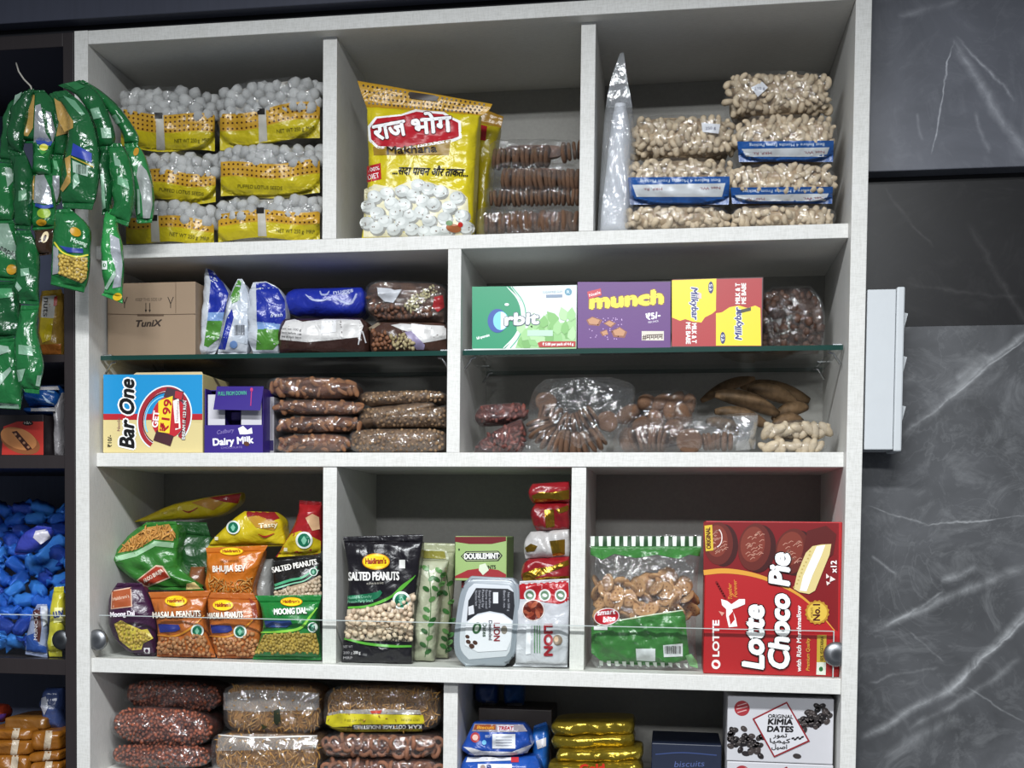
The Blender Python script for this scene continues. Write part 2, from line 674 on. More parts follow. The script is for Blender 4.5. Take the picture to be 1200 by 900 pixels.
class Bag(Printable):
    """a filled pouch: front and back sheets over an outline given row by row, bulging to thickness D"""

    def __init__(self, name, label, cat, rows, yf, D, color='#888888', mat=None, group=None, a=3.0, b=3.0, seals=(0, 0), wr=0.0016,
                 floor=None, clear=None, core=None, part='pouch', seal_mat=None, step=4.0, grid=(30, 28), seed=None, parent=None,
                 sharp=False, wf=1.0, coren=0.004, lump=0.0, df=None):
        self.step = step
        self.normal = np.array([0, -1.0, 0])
        self.df = min(D / 2, 0.022) if df is None else df          # the front face bulges less than the hidden back
        self.yf, self.D, self.yc, self.a, self.b = yf, D, yf + self.df, a, b
        self.seals, self.wr = seals, wr
        R = [((r[1], r[0]), (r[2], r[0])) if not hasattr(r[0], '__len__') else r for r in rows]
        if floor is not None:
            floor += 0.0014
            xm = (R[-1][0][0] + R[-1][1][0]) / 2
            xw, _z = ray(xm, R[-1][0][1], self.yc)
            pyf = float(proj(xw, self.yc, floor)[1])
            y0, y1 = (R[0][0][1] + R[0][1][1]) / 2, (R[-1][0][1] + R[-1][1][1]) / 2
            k = (pyf - y0) / (y1 - y0)
            R = [tuple((x, y0 + (y - y0) * k) for x, y in r) for r in R]
        if sharp:
            L = [np.array(r[0]) for r in R]
            Q = [np.array(r[1]) for r in R]
        else:
            L, Q = smooth_line([r[0] for r in R], 6), smooth_line([r[1] for r in R], 6)
        n = 65
        tt, src = np.linspace(0, 1, n), np.linspace(0, 1, len(L))
        L, Q = np.array(L), np.array(Q)
        ya = (L[:, 1] + Q[:, 1]) / 2
        src = (ya - ya[0]) / (ya[-1] - ya[0])
        src = np.maximum.accumulate(src + np.arange(len(src)) * 1e-9)
        self.tt = tt
        self.lx, self.ly = np.interp(tt, src, L[:, 0]), np.interp(tt, src, L[:, 1])
        self.rx, self.ry = np.interp(tt, src, Q[:, 0]), np.interp(tt, src, Q[:, 1])
        rs = np.random.RandomState(abs(hash((round(self.lx[30], 1), round(self.ly[30], 1)))) % 99991 if seed is None else seed)
        self.wv = [(rs.uniform(0.05, 0.22) * wf * math.cos(w), rs.uniform(0.05, 0.22) * wf * math.sin(w), rs.uniform(0, 6.28), rs.uniform(0.5, 1))
                   for w in rs.uniform(0, math.pi, 9)]
        self.lump = lump
        mx = (self.lx[-1] + self.rx[-1]) / 2
        base = pt(mx, (self.ly[-1] + self.ry[-1]) / 2, self.yc)
        self.t = parent or Thing(name, base, label, cat, group)
        self.part_parent = self.t
        self.film_mat = clear
        nsx, nt = grid
        S, T = np.meshgrid(np.sin(np.linspace(-1, 1, nsx) * math.pi / 2), seals[0] + (1 - seals[0] - seals[1]) * (1 - np.cos(np.linspace(0, 1, nt) * math.pi)) / 2)
        gx, gy = self.st(S, T)
        self.hgrid = self.height(S, np.clip(T, seals[0] + 1e-6, 1 - seals[1] - 1e-6), gx, gy)
        m = mat or (clear if clear else foil(color))
        t0, t1 = seals
        if core:
            self.core = self.sheet('filling', core, t0, 1 - t1, nsx, nt, -coren)
            self.core['kind'] = 'stuff'
        self.body = self.sheet('film' if clear and part == 'pouch' else part, m, t0, 1 - t1, nsx, nt, 0.0)
        sm = seal_mat or m
        if t0:
            self.seal_top = self.sheet('crimped_seal', sm, 0, t0, nsx, 5, 0.0)
        if t1:
            self.seal_bottom = self.sheet('crimped_seal', sm, 1 - t1, 1, nsx, 5, 0.0)

    def thick(self, s, t):
        t0, t1 = self.seals
        ta = np.clip((t - t0) / max(1e-6, 1 - t0 - t1), 0, 1) * 2 - 1
        f = np.maximum(1 - np.abs(np.clip(s, -1, 1)) ** self.a, 0) ** (1 / self.a) * np.maximum(1 - np.abs(ta) ** self.b, 0) ** (1 / self.b)
        return f

    def wrinkle(self, px, py):
        w = 0
        for ax, ay, ph, am in self.wv:
            w = w + am * (1 - 2 * np.abs(np.sin(ax * px + ay * py + ph)))
        w = w / 3.2
        return w

    def height(self, s, t, px, py):
        f = self.thick(s, t)
        h = self.df * f + self.wr * self.wrinkle(px, py) * np.minimum(1, f * 2.2) + 0.0006
        if self.lump:
            h = h + self.lump * f * (np.sin(px * 0.31 + py * 0.17) * np.sin(py * 0.37 - px * 0.11))
        t0, t1 = self.seals
        z = ((t < t0) | (t > 1 - t1))
        return np.where(z, 0.0008 + 0.0005 * np.sin(s * 9 + t * 40) * (np.abs(s) < 1), np.maximum(h, 0.0004))

    def st(self, s, t):
        lx, ly, rx, ry = (np.interp(t, self.tt, q) for q in (self.lx, self.ly, self.rx, self.ry))
        k = (s + 1) / 2
        return lx + (rx - lx) * k, ly + (ry - ly) * k

    def inv(self, px, py):
        lo, hi = np.zeros_like(px), np.ones_like(px)
        for _ in range(22):
            t = (lo + hi) / 2
            lx, ly, rx, ry = (np.interp(t, self.tt, q) for q in (self.lx, self.ly, self.rx, self.ry))
            k = (px - lx) / np.maximum(rx - lx, 1e-6)
            below = py > ly + (ry - ly) * np.clip(k, 0, 1)
            lo, hi = np.where(below, t, lo), np.where(below, hi, t)
        return np.clip(k, 0, 1) * 2 - 1, t

    def front(self, x, z):
        px, py = proj(x, np.full_like(x, self.yc), z)
        s, t = self.inv(px, py)
        h = self.height(s, t, px, py)
        # inside the body follow the sheet's own facets, so that print neither sinks in nor floats
        t0, t1 = self.seals
        G = self.hgrid
        nt, ns = G.shape
        u = (np.arcsin(np.clip(s, -1, 1)) * 2 / math.pi + 1) / 2 * (ns - 1)
        v = np.arccos(np.clip(1 - 2 * (t - t0) / (1 - t0 - t1), -1, 1)) / math.pi * (nt - 1)
        i, j = np.clip(u.astype(int), 0, ns - 2), np.clip(v.astype(int), 0, nt - 2)
        u, v = u - i, v - j
        hb = (G[j, i] * (1 - u) + G[j, i + 1] * u) * (1 - v) + (G[j + 1, i] * (1 - u) + G[j + 1, i + 1] * u) * v
        return self.yc - np.where((t < t0) | (t > 1 - t1), h, hb)

    def hit(self, px, py):
        px, py = np.asarray(px, float), np.asarray(py, float)
        y = np.full_like(px, self.yf)
        for _ in range(4):
            x, z = ray(px, py, y)
            y = self.front(x, z)
        x, z = ray(px, py, y)
        return x, y, z

    def sheet(self, name, mat, ta, tb, ns, nt, grow, s0=-1, s1=1, back=True):
        sig = np.linspace(-1, 1, ns)
        sv = np.sin(sig * math.pi / 2) if (s0, s1) == (-1, 1) else s0 + (s1 - s0) * (sig + 1) / 2
        tau = np.linspace(0, 1, nt)
        if tb - ta > 0.5:
            tau = (1 - np.cos(tau * math.pi)) / 2
        tv = ta + (tb - ta) * tau
        S, T = np.meshgrid(sv, tv)
        px, py = self.st(S, T)
        x, z = ray(px, py, np.full_like(px, self.yc))
        tc = np.clip(T, self.seals[0] + 1e-6, 1 - self.seals[1] - 1e-6) if tb - ta > 0.5 else T
        h = self.height(S, tc, px, py)
        if grow:
            h = np.maximum(h + grow, 0.0003)
            cx, cz = x.mean(), z.mean()
            x, z = cx + (x - cx) * (1 + grow / 0.06), cz + (z - cz) * (1 + grow / 0.05)
        V = np.stack([x, self.yc - h, z], -1).reshape(-1, 3)
        F = [(r * ns + c, r * ns + c + 1, (r + 1) * ns + c + 1, (r + 1) * ns + c) for r in range(nt - 1) for c in range(ns - 1)]
        if back:
            hb = (self.D - self.df) * self.thick(S, tc) ** 0.7 + 0.0003
            if grow:
                hb = np.maximum(hb + grow, 0.0002)
            V2 = np.stack([x, self.yc + hb, z], -1).reshape(-1, 3)
            k = len(V)
            F += [(d + k, c + k, b + k, a + k) for a, b, c, d in F]
            rim = [c for c in range(ns)] + [r * ns + ns - 1 for r in range(1, nt)] + [(nt - 1) * ns + c for c in range(ns - 2, -1, -1)] + [r * ns for r in range(nt - 2, 0, -1)]
            for i, a in enumerate(rim):
                b = rim[(i + 1) % len(rim)]
                F.append((b, a, a + k, b + k))
            V = np.concatenate([V, V2])
        return raw(name, V, F, mat, self.t, True)

    def spots(self, region, dist, n=400, seed=1, edge=0.0):
        """scattered pixel positions inside the polygon, at least dist apart"""
        r = random.Random(seed)
        xs, ys = [p[0] for p in region], [p[1] for p in region]
        out = []
        for _ in range(n * 14):
            if len(out) >= n:
                break
            x, y = r.uniform(min(xs), max(xs)), r.uniform(min(ys), max(ys))
            ins = False
            j = len(region) - 1
            for i in range(len(region)):
                if (ys[i] > y) != (ys[j] > y) and x < (xs[j] - xs[i]) * (y - ys[i]) / (ys[j] - ys[i]) + xs[i]:
                    ins = not ins
                j = i
            if ins and all((x - a) ** 2 + (y - b) ** 2 > dist * dist for a, b in out):
                out.append((x, y))
        return out

    def outline(self, inset=1.0):
        c = (self.lx.mean() + self.rx.mean()) / 2, (self.ly.mean() + self.ry.mean()) / 2
        q = [(a, b) for a, b in zip(self.lx, self.ly)] + [(a, b) for a, b in zip(self.rx[::-1], self.ry[::-1])]
        return [(c[0] + (x - c[0]) * inset, c[1] + (y - c[1]) * inset) for x, y in q[::4]]

    def pieces(self, name, protos, mat, region, dist, size, n=120, sink=0.0, seed=1, flat=0.0, sv=0.15):
        """countable pieces inside the bag, each an object of its own pressed against the film"""
        r = random.Random(seed)
        sp = self.spots(region, dist, n, seed)
        if not sp:
            return
        A = np.array(sp)
        x, y, z = self.hit(A[:, 0], A[:, 1])
        # the piece's own radius keeps it inside the film at the rim
        m = size * 0.46
        zs = ray(self.lx, self.ly, self.yc)[1], ray(self.rx, self.ry, self.yc)[1]
        zu, zl = np.minimum(zs[0][0], zs[1][0]), np.maximum(zs[0][-1], zs[1][-1])
        z = np.clip(z, min(zl + m, (zl + zu) / 2), max(zu - m, (zl + zu) / 2))
        for i in range(len(sp)):
            me = r.choice(protos)
            o = link_mesh(name, me, self.t, (x[i], y[i] + sink, z[i]), mat)
            k = size * r.uniform(1 - sv, 1 + sv)
            o.scale = (k, k, k)
            o.rotation_euler = (r.uniform(-3, 3), r.uniform(-3, 3), r.uniform(-3, 3)) if flat <= 0 else \
                (math.pi / 2 + r.uniform(-flat, flat), r.uniform(-3, 3) if flat < 3 else 0, r.uniform(-flat, flat))

    def bits(self, name, proto, mat, region, dist, size, n=400, sink=0.0, seed=1, sv=0.3, lie=False):
        """uncountable small contents, joined into one part of kind stuff"""
        r = np.random.RandomState(seed)
        sp = self.spots(region, dist, n, seed)
        A = np.array(sp)
        x, y, z = self.hit(A[:, 0], A[:, 1])
        zs = ray(self.lx, self.ly, self.yc)[1], ray(self.rx, self.ry, self.yc)[1]
        zu, zl = np.minimum(zs[0][0], zs[1][0]), np.maximum(zs[0][-1], zs[1][-1])
        m = size * 0.5
        z = np.clip(z, min(zl + m, (zl + zu) / 2), max(zu - m, (zl + zu) / 2))
        pv, pf = proto
        pv = np.array(pv)
        V, F = [], []
        for i in range(len(sp)):
            e = Euler((r.uniform(-3, 3), r.uniform(-3, 3), r.uniform(-3, 3))) if not lie else Euler((r.uniform(-.4, .4), r.uniform(-3.1, 3.1), r.uniform(-.4, .4)))
            m = np.array(e.to_matrix())
            k = size * r.uniform(1 - sv, 1 + sv)
            b = len(V) * len(pv)
            V.append((pv * k) @ m.T + np.array([x[i], y[i] + sink, z[i]]))
            F += [tuple(q + b for q in f) for f in pf]
        o = raw(name, np.concatenate(V), F, mat, self.t, True, 'stuff')
        return o


# ------------------------------------------------------------------ small prototypes (unit size, shared mesh data)
def arc_mesh(name, bend, r0, r1, rings=9, seg=7, length=1.0, flat=1.0):
    V, F = [], []
    for i in range(rings):
        t = i / (rings - 1)
        w = bend * (t - 0.5)
        R = length / max(bend, 1e-3)
        c = np.array([R * math.sin(w), R * math.cos(w) - R * math.cos(bend / 2) / 2 - R / 2, 0])
        tn = np.array([math.cos(w), -math.sin(w), 0])
        nm = np.array([math.sin(w), math.cos(w), 0])
        rr = (r0 + (r1 - r0) * t) * (max(1e-3, 1 - abs(2 * t - 1) ** 3.2)) ** 0.5
        for k in range(seg):
            q = 2 * math.pi * k / seg
            V.append(c + nm * rr * math.cos(q) + np.array([0, 0, 1]) * rr * flat * math.sin(q))
    for i in range(rings - 1):
        for k in range(seg):
            F.append((i * seg + k, (i + 1) * seg + k, (i + 1) * seg + (k + 1) % seg, i * seg + (k + 1) % seg))
    F += [tuple(range(seg)), tuple(range((rings - 1) * seg, rings * seg))[::-1]]
    return V, F


def blob(name, sub_=2, squash=(1, 1, 1), rough=0.12, seed=0):
    bm = bmesh.new()
    bmesh.ops.create_icosphere(bm, subdivisions=sub_, radius=0.5)
    r = random.Random(seed)
    fx = [(r.uniform(3, 9), r.uniform(3, 9), r.uniform(3, 9), r.uniform(0, 6)) for _ in range(4)]
    for v in bm.verts:
        d = sum(math.sin(a * v.co.x + b * v.co.y + c * v.co.z + p) for a, b, c, p in fx) / 4
        v.co *= 1 + rough * d
        v.co = Vector((v.co.x * squash[0], v.co.y * squash[1], v.co.z * squash[2]))
    V = [tuple(v.co) for v in bm.verts]
    F = [tuple(v.index for v in f.verts) for f in bm.faces]
    bm.free()
    return V, F


def lathe(prof, seg=16):
    """profile of (radius, height) round z"""
    V, F = [], []
    for rr, h in prof:
        for k in range(seg):
            w = 2 * math.pi * k / seg
            V.append((rr * math.cos(w), rr * math.sin(w), h))
    n = len(prof)
    for i in range(n - 1):
        for k in range(seg):
            F.append((i * seg + k, i * seg + (k + 1) % seg, (i + 1) * seg + (k + 1) % seg, (i + 1) * seg + k))
    F += [tuple(range(seg))[::-1], tuple(range((n - 1) * seg, n * seg))]
    return V, F


def proto(name, vf):
    return mesh_from(name, vf[0], vf[1], True)

# ------------------------------------------------------------------ measures of the white unit (metres; x right, y into the wall, z up)
W = 1.02
FR, FC = 0.0217, 0.0049                      # shelves and dividers sit back from the frame; the lowest one nearly flush
D0 = 0.245                                   # inner depth
XL1, XR1 = 0.0193, 1.0012
ZT0, ZT1 = 0.9764, 0.9579
SH1, SH2, SH3 = (0.6980, 0.6802), (0.4189, 0.4005), (0.1403, 0.1212)
SH4 = -0.018
DIV = [(0.3357, 0.3545, SH1[0], ZT1), (0.6715, 0.6898, SH1[0], ZT1), (0.5036, 0.5208, SH2[0], SH1[1]),
       (0.3377, 0.3565, SH3[0], SH2[1]), (0.6662, 0.6848, SH3[0], SH2[1]), (0.5025, 0.5213, SH4, SH3[1])]
LAM = laminate()

# ------------------------------------------------------------------ setting: back wall, marble wall, fascia
def plaster():
    t = NT('dark_plaster')
    t.principled(lin('#2a2a2e'), 0.8, bump=t.noise(60, 3, 0.6, t.coords()), bs=0.2)
    return t.m


tag(box('wall_back', (-0.9, 0.262, -0.6), (1.03, 0.30, 1.35), plaster(), bev=0), kind='structure')


def marble(name, base, dark, light, veins, mottling=1.0, rough=0.3):
    """polished stone: mottled ground, clouds and a few long veins (x0, z0, x1, z1, width, strength) in metres"""
    t = NT(name)
    g = t.n('ShaderNodeNewGeometry').outputs['Position']
    n1 = t.noise(4.5, 5, 0.62, g, 1.6)
    col = t.mix(t.ramp(n1, [(0.3, 0.0), (0.72, 1.0)]), lin(dark), lin(base))
    n2 = t.noise(14, 6, 0.7, g, 2.2)
    col = t.mix(t.math('MULTIPLY', t.ramp(n2, [(0.5, 0.0), (0.8, 1.0)]), 0.2 * mottling), col, lin(light))
    # fine net of hairlines
    n3 = t.noise(7, 4, 0.6, g, 2.5)
    hair = t.math('SUBTRACT', 1.0, t.math('MULTIPLY', t.math('ABSOLUTE', t.math('SUBTRACT', n3, 0.5)), 60.0), True)
    hair = t.math('MULTIPLY', hair, t.ramp(t.noise(3.1, 2, 0.5, g), [(0.5, 0.0), (0.66, 1.0)]))
    col = t.mix(t.math('MULTIPLY', hair, 0.07 * mottling), col, lin(light))
    wob = t.n('ShaderNodeVectorMath', operation='SUBTRACT', i_0=t.noise(9, 5, 0.62, g, 0.4, 1), i_1=(0.5, 0.5, 0.5))
    sc = t.n('ShaderNodeVectorMath', operation='SCALE', i_0=wob.outputs[0])
    sc.inputs['Scale'].default_value = 0.03
    gp = t.n('ShaderNodeVectorMath', operation='ADD', i_0=g, i_1=sc.outputs[0]).outputs[0]
    soft = t.ramp(t.noise(22, 5, 0.7, g, 1.2), [(0.36, 0.25), (0.66, 1.0)])
    for x0, z0, x1, z1, w, s in veins:
        L = math.hypot(x1 - x0, z1 - z0)
        tx, tz = (x1 - x0) / L, (z1 - z0) / L
        rel = t.n('ShaderNodeVectorMath', operation='SUBTRACT', i_0=gp, i_1=(x0, 0, z0)).outputs[0]
        dn = t.n('ShaderNodeVectorMath', operation='DOT_PRODUCT', i_0=rel, i_1=(-tz, 0, tx)).outputs['Value']
        al = t.n('ShaderNodeVectorMath', operation='DOT_PRODUCT', i_0=rel, i_1=(tx, 0, tz)).outputs['Value']
        f = t.math('SUBTRACT', 1.0, t.math('DIVIDE', t.math('ABSOLUTE', dn), w), True)
        f = t.math('POWER', f, 1.6)
        e1 = t.math('MULTIPLY', al, 1 / (0.12 * L), True)
        e2 = t.math('MULTIPLY', t.math('SUBTRACT', L, al), 1 / (0.12 * L), True)
        f = t.math('MULTIPLY', t.math('MULTIPLY', f, t.math('MULTIPLY', e1, e2)), t.math('MULTIPLY', soft, s))
        col = t.mix(f, col, lin(light))
    t.principled(col, rough, 0, 0.4, n2, 0.02, 0.001)
    return t.m


MY = 0.07                                   # face of the marble wall


def vein(x0, y0, x1, y1, w, s, y=MY):
    a, b = pt(x0, y0, y), pt(x1, y1, y)
    return (a.x, a.z, b.x, b.z, w * 0.00108, s)


mw = Thing('wall_right', (1.5, MY, 0.4), kind='structure')
zU = pt(1100, 198.5, MY - 0.025).z
zD = pt(1100, 382, MY).z
V1 = [vein(1120, 44, 1092, 182, 1.6, 0.95, MY - .025), vein(1116, 42, 1205, 190, 9, 0.5, MY - .025), vein(1122, 40, 1192, 120, 3, 0.55, MY - .025),
      vein(1075, 130, 1080, 165, 3, 0.25, MY - .025), vein(1050, 20, 1130, -6, 7, 0.25, MY - .025), vein(1145, 130, 1160, 185, 4, 0.25, MY - .025)]
V2 = [vein(1035, 215, 1095, 290, 3, 0.3), vein(1060, 330, 1200, 350, 4, 0.22), vein(1130, 260, 1210, 390, 6, 0.3)]
V3 = [vein(1052, 512, 1215, 382, 8, 0.5), vein(1060, 505, 1205, 398, 2.2, 0.6), vein(1120, 445, 1160, 418, 10, 0.35),
      vein(1016, 596, 1090, 614, 1.6, 0.55), vein(1085, 615, 1170, 605, 1.8, 0.7), vein(1165, 606, 1215, 600, 1.5, 0.35),
      vein(1100, 680, 1148, 664, 7, 0.45), vein(1010, 740, 1215, 658, 9, 0.42), vein(1012, 745, 1110, 690, 3, 0.4),
      vein(1020, 652, 1050, 672, 3, 0.45), vein(1010, 868, 1120, 800, 8, 0.62), vein(1105, 812, 1215, 706, 9, 0.62), vein(1110, 808, 1215, 712, 2.2, 0.7),
      vein(1060, 860, 1200, 768, 6, 0.3), vein(1035, 892, 1120, 838, 12, 0.28), vein(1130, 800, 1200, 848, 2, 0.3), vein(1015, 800, 1100, 778, 3, 0.28),
      vein(1064, 738, 1105, 772, 2, 0.25), vein(1020, 475, 1075, 440, 9, 0.25), vein(1120, 350, 1010, 420, 6, 0.2)]
box('marble_tile', (1.0215, MY - 0.025, zU), (2.3, MY + 0.05, 1.5), marble('grey_marble_upper', '#676971', '#53555c', '#c4c6cc', V1, 0.5, 0.28), mw, 0.0012)
box('marble_tile', (1.0215, MY + 0.002, zD), (2.3, MY + 0.05, zU), marble('dark_marble', '#1f1e1f', '#181718', '#5c5a5a', V2, 0.6, 0.3), mw, 0.0004)
box('marble_tile', (1.0215, MY, -0.6), (2.3, MY + 0.05, zD), marble('grey_marble_lower', '#606164', '#444547', '#c4c6c8', V3, 1.0, 0.3), mw, 0.0008)

fascia = Thing('trim_1', (0.4, 0.1, 0.985), kind='structure')
NAVY = dark_laminate('#3b3e4c', 0.5)
box('fascia_board', (-0.9, -0.012, 0.9865), (1.8, 0.01, 1.10), NAVY, fascia, 0.001)
box('shaded_gap_filler', (-0.9, 0.015, ZT0 + 0.0005), (1.0205, 0.262, 1.10), dark_laminate('#1b1c22', 0.6), fascia, 0)  # added dark board; its colour stands for the shaded gap above the unit

# ------------------------------------------------------------------ the white shelf unit
cab = Thing('wall_shelf_unit', (W / 2, 0.13, -0.04), 'tall off-white laminate wall shelf unit with open compartments between black unit and grey marble', 'shelf unit')
YB = D0 + 0.012
box('side_panel', (0, 0, -0.06), (XL1, YB, ZT0), LAM, cab)
box('side_panel', (XR1, 0, -0.06), (W, YB, ZT0), LAM, cab)
box('top_panel', (XL1 + 0.0002, 0, ZT1), (XR1 - 0.0002, YB, ZT0 - 0.0005), LAM, cab)
for (z1, z0), y in ((SH1, FR), (SH2, FR), (SH3, FC), ((SH4, SH4 - 0.018), FR)):
    box('shelf', (XL1, y, z0), (XR1, D0, z1), LAM, cab)
for x0, x1, z0, z1 in DIV:
    box('divider', (x0, FR + (0 if z0 != SH3[0] else 0.002), z0), (x1, D0, z1), LAM, cab, 0.0005)
BACK = NT('grey_back_board')
BACK.principled(BACK.mix(BACK.noise(240, 2, 0.6, BACK.coords()), lin('#8f8d88'), lin('#a19f99')), 0.6)
box('back_panel', (XL1, D0, -0.06), (XR1, YB, ZT1), BACK.m, cab, 0)
# hairline joint scratch under the top panel
GL = glass('#fdfefd', '#0f3a30')
GE = NT('green_glass_edge')
GE.principled(lin('#123a33'), 0.12, 0, 0.6)
GE = GE.m
STEEL = metal('#b9bbbd', 0.22)
GZ = pt(700, 408.6, FR + 0.012).z


def glass_shelf(x0, x1, clip):
    y0, y1 = FR + 0.012, D0 - 0.004
    g = box('glass_shelf', (x0, y0, GZ - 0.006), (x1, y1, GZ), GL, cab, 0.0)
    e = box('glass_edge', (x0, y0 - 0.0012, GZ - 0.0061), (x1, y0 - 0.0001, GZ + 0.0001), GE, cab, 0.0)
    sub(e, g)
    e = box('glass_edge', (x0, y1 + 0.0001, GZ - 0.006), (x1, y1 + 0.001, GZ), GE, cab, 0.0)
    sub(e, g)
    for xx, sgn in ((x0, 1), (x1, -1)):
        for yy in (y0 + 0.012, y1 - 0.04):
            t = tube('shelf_bracket', [(xx + sgn * 0.001, yy, GZ - 0.022), (xx + sgn * 0.010, yy, GZ - 0.0085), (xx + sgn * 0.016, yy, GZ - 0.0075)], 0.0016, STEEL, cab)
            sub(t, g)
            t = box('shelf_clip', (xx + min(0, sgn * 0.012), yy - 0.006, GZ + 0.0003), (xx + max(0, sgn * 0.012), yy + 0.006, GZ + 0.003), STEEL, cab, 0.0006)
            sub(t, g)


glass_shelf(XL1 + 0.001, DIV[2][0] - 0.001, 0)
glass_shelf(DIV[2][1] + 0.001, XR1 - 0.002, 1)
# low clear guard along the front of the third row, held by round clips
gz = pt(560, 731, 0.012).z
gx0, gx1 = pt(117, 745, 0.012).x, pt(976, 760, 0.012).x
guard = box('glass_guard', (gx0, 0.0100, SH3[0] + 0.0008), (gx1, 0.0140, gz), GL, cab, 0.0)
GT = NT('ground_glass_edge')
GT.principled(lin('#b9c2c0'), 0.2, 0, 0.6)
sub(box('glass_edge', (gx0, 0.0099, gz), (gx1, 0.0141, gz + 0.0009), GT.m, cab, 0.0), guard)
sub(box('glass_edge', (gx1, 0.0099, SH3[0] + 0.001), (gx1 + 0.0012, 0.0141, gz + 0.0009), GT.m, cab, 0.0), guard)


def round_clip(px, py, r):
    c = pt(px, py, 0.006)
    pv, pf = lathe([(0.0, 0.006), (r * 0.5, 0.0058), (r * 0.9, 0.0042), (r, 0.001), (r, -0.001), (0.0, -0.001)], 24)
    V = [(c.x + a, 0.0092 - h, c.z + b) for a, b, h in pv]
    o = raw('round_clip', V, pf, metal('#8d8f92', 0.42), cab, True)
    sub(o, guard)
    s = raw('clip_screw', [(c.x + a * 0.22, 0.0096 - h, c.z + b * 0.22) for a, b, h in pv], pf, metal('#4d4f51', 0.3), cab, True)
    sub(s, guard)


round_clip(113, 750, 0.0145)
round_clip(980.5, 767, 0.0155)

# ------------------------------------------------------------------ switch box on the outside of the unit
WHITE = card('#c9cdd0', 0.3)
x0 = W + 0.0022
x1, z1 = pt(1050.5, 338, 0.004).x, pt(1030, 339, 0.004).z
z0 = pt(1030, 527, 0.004).z
x2 = pt(1058.5, 430, 0.004).x
sb = Thing('switch_box', ((x0 + x1) / 2, 0.03, z0), 'white surface-mounted switch box on the right flank of the shelf unit', 'switch box')
box('box_body', (x0, 0.004, z0), (x1, MY - 0.014, z1), WHITE, sb, 0.0012)
cz0, cz1 = pt(1050, 529, 0.003).z, pt(1054, 336, 0.003).z
box('cover_plate', (x1 + 0.0004, 0.002, cz0), (x2, MY - 0.014, cz1), WHITE, sb, 0.002)
for py in (376, 427, 485):
    c = pt(1058, py, 0.01)
    V = [(x2 - 0.001, 0.012, c.z - 0.011), (x2 - 0.001, 0.05, c.z - 0.011), (x2 - 0.001, 0.012, c.z + 0.011), (x2 - 0.001, 0.05, c.z + 0.011),
         (x2 + 0.001, 0.012, c.z - 0.011), (x2 + 0.001, 0.05, c.z - 0.011), (x2 + 0.0055, 0.012, c.z + 0.009), (x2 + 0.0055, 0.05, c.z + 0.009)]
    raw('rocker_switch', V, [(0, 1, 3, 2), (4, 6, 7, 5), (0, 4, 5, 1), (2, 3, 7, 6), (0, 2, 6, 4), (1, 5, 7, 3)], WHITE, sb)

# ------------------------------------------------------------------ the black unit on the left
BLK = dark_laminate('#2d2728', 0.42)
XS = pt(75.5, 600, 0.0).x
LX = -0.62
dc = Thing('black_shelf_unit', ((LX + XS) / 2, 0.13, -0.04), 'dark brown-black shelf unit stacked with sweets along the left edge', 'shelf unit')
box('side_panel', (XS, 0.0005, -0.06), (-0.0012, YB, 0.975), BLK, dc)
box('side_panel', (LX - 0.02, 0.0005, -0.06), (LX, YB, 0.975), BLK, dc)
box('back_panel', (LX, D0, -0.06), (XS, YB, 0.975), dark_laminate('#5a6179', 0.5), dc, 0)  # blue-grey tone stands for the bluish light inside the unit
box('top_panel', (LX, 0.0005, 0.957), (XS, D0, 0.975), BLK, dc)


def zpx(py, y=0.004, px=40):
    return pt(px, py, y).z


LS = [(zpx(416), zpx(425)), (zpx(533.5), zpx(549)), (zpx(772), zpx(790)), (zpx(922), zpx(938))]
for z1, z0 in LS:
    box('shelf', (LX, 0.003, z0), (XS, D0, z1), BLK, dc, 0.0006)
lg = zpx(721, 0.008)
g2 = box('glass_guard', (LX + 0.02, 0.006, LS[2][0] + 0.0006), (XS - 0.0015, 0.0095, lg), GL, dc, 0)
sub(box('glass_edge', (LX + 0.02, 0.0059, lg), (XS - 0.0015, 0.0096, lg + 0.001), GT.m, dc, 0), g2)
c = pt(72, 750, 0.004)
pv, pf = lathe([(0.0, 0.006), (0.007, 0.0058), (0.0125, 0.0042), (0.014, 0.001), (0.014, -0.001), (0.0, -0.001)], 24)
sub(raw('round_clip', [(c.x + a, 0.0055 - h, c.z + b) for a, b, h in pv], pf, metal('#5d5f62', 0.42), dc, True), g2)

# ------------------------------------------------------------------ shared small prototypes
CASHEW = [proto('cashew', arc_mesh('c', 3.0 + 0.4 * i, 0.25, 0.17, 10, 7)) for i in range(2)]
MAKHANA = [proto('puffed_seed', blob('m', 2, (1, 0.95, 0.9), 0.16, i)) for i in range(3)]
ALMOND = [proto('almond', arc_mesh('a', 0.25, 0.30, 0.22, 9, 7, 1.0, 0.6))]
_fd = lathe([(0.0, 0.06), (0.12, 0.07), (0.22, 0.15), (0.40, 0.16), (0.49, 0.08), (0.5, 0.0), (0.48, -0.08), (0.38, -0.14), (0.0, -0.13)], 14)
_fd = ([(x * (1 + 0.05 * math.sin(7 * math.atan2(y, x))), y * (1 + 0.05 * math.cos(5 * math.atan2(y, x))), z) for x, y, z in _fd[0]], _fd[1])
FIG = [proto('dried_fig', _fd)]
PEA_V = blob('p', 1, (1.0, 0.8, 0.8), 0.1, 3)
STICK_V = arc_mesh('s', 0.7, 0.09, 0.09, 5, 4)
RING_V = None
M_CASHEW = food('#d8c8ad', '#ad977a', 60, 0.5, 0.2)
M_MAKHANA = food('#c6cacb', '#99928a', 70, 0.7, 0.4)
M_ALMOND = food('#a06f4a', '#734a30', 140, 0.6, 0.5)
M_FIG = food('#8f6c54', '#523a2b', 90, 0.7, 0.8)
CLEAR = film()
HAZY = film('#cfd3d6', 0.03, 0.2, 1.2)


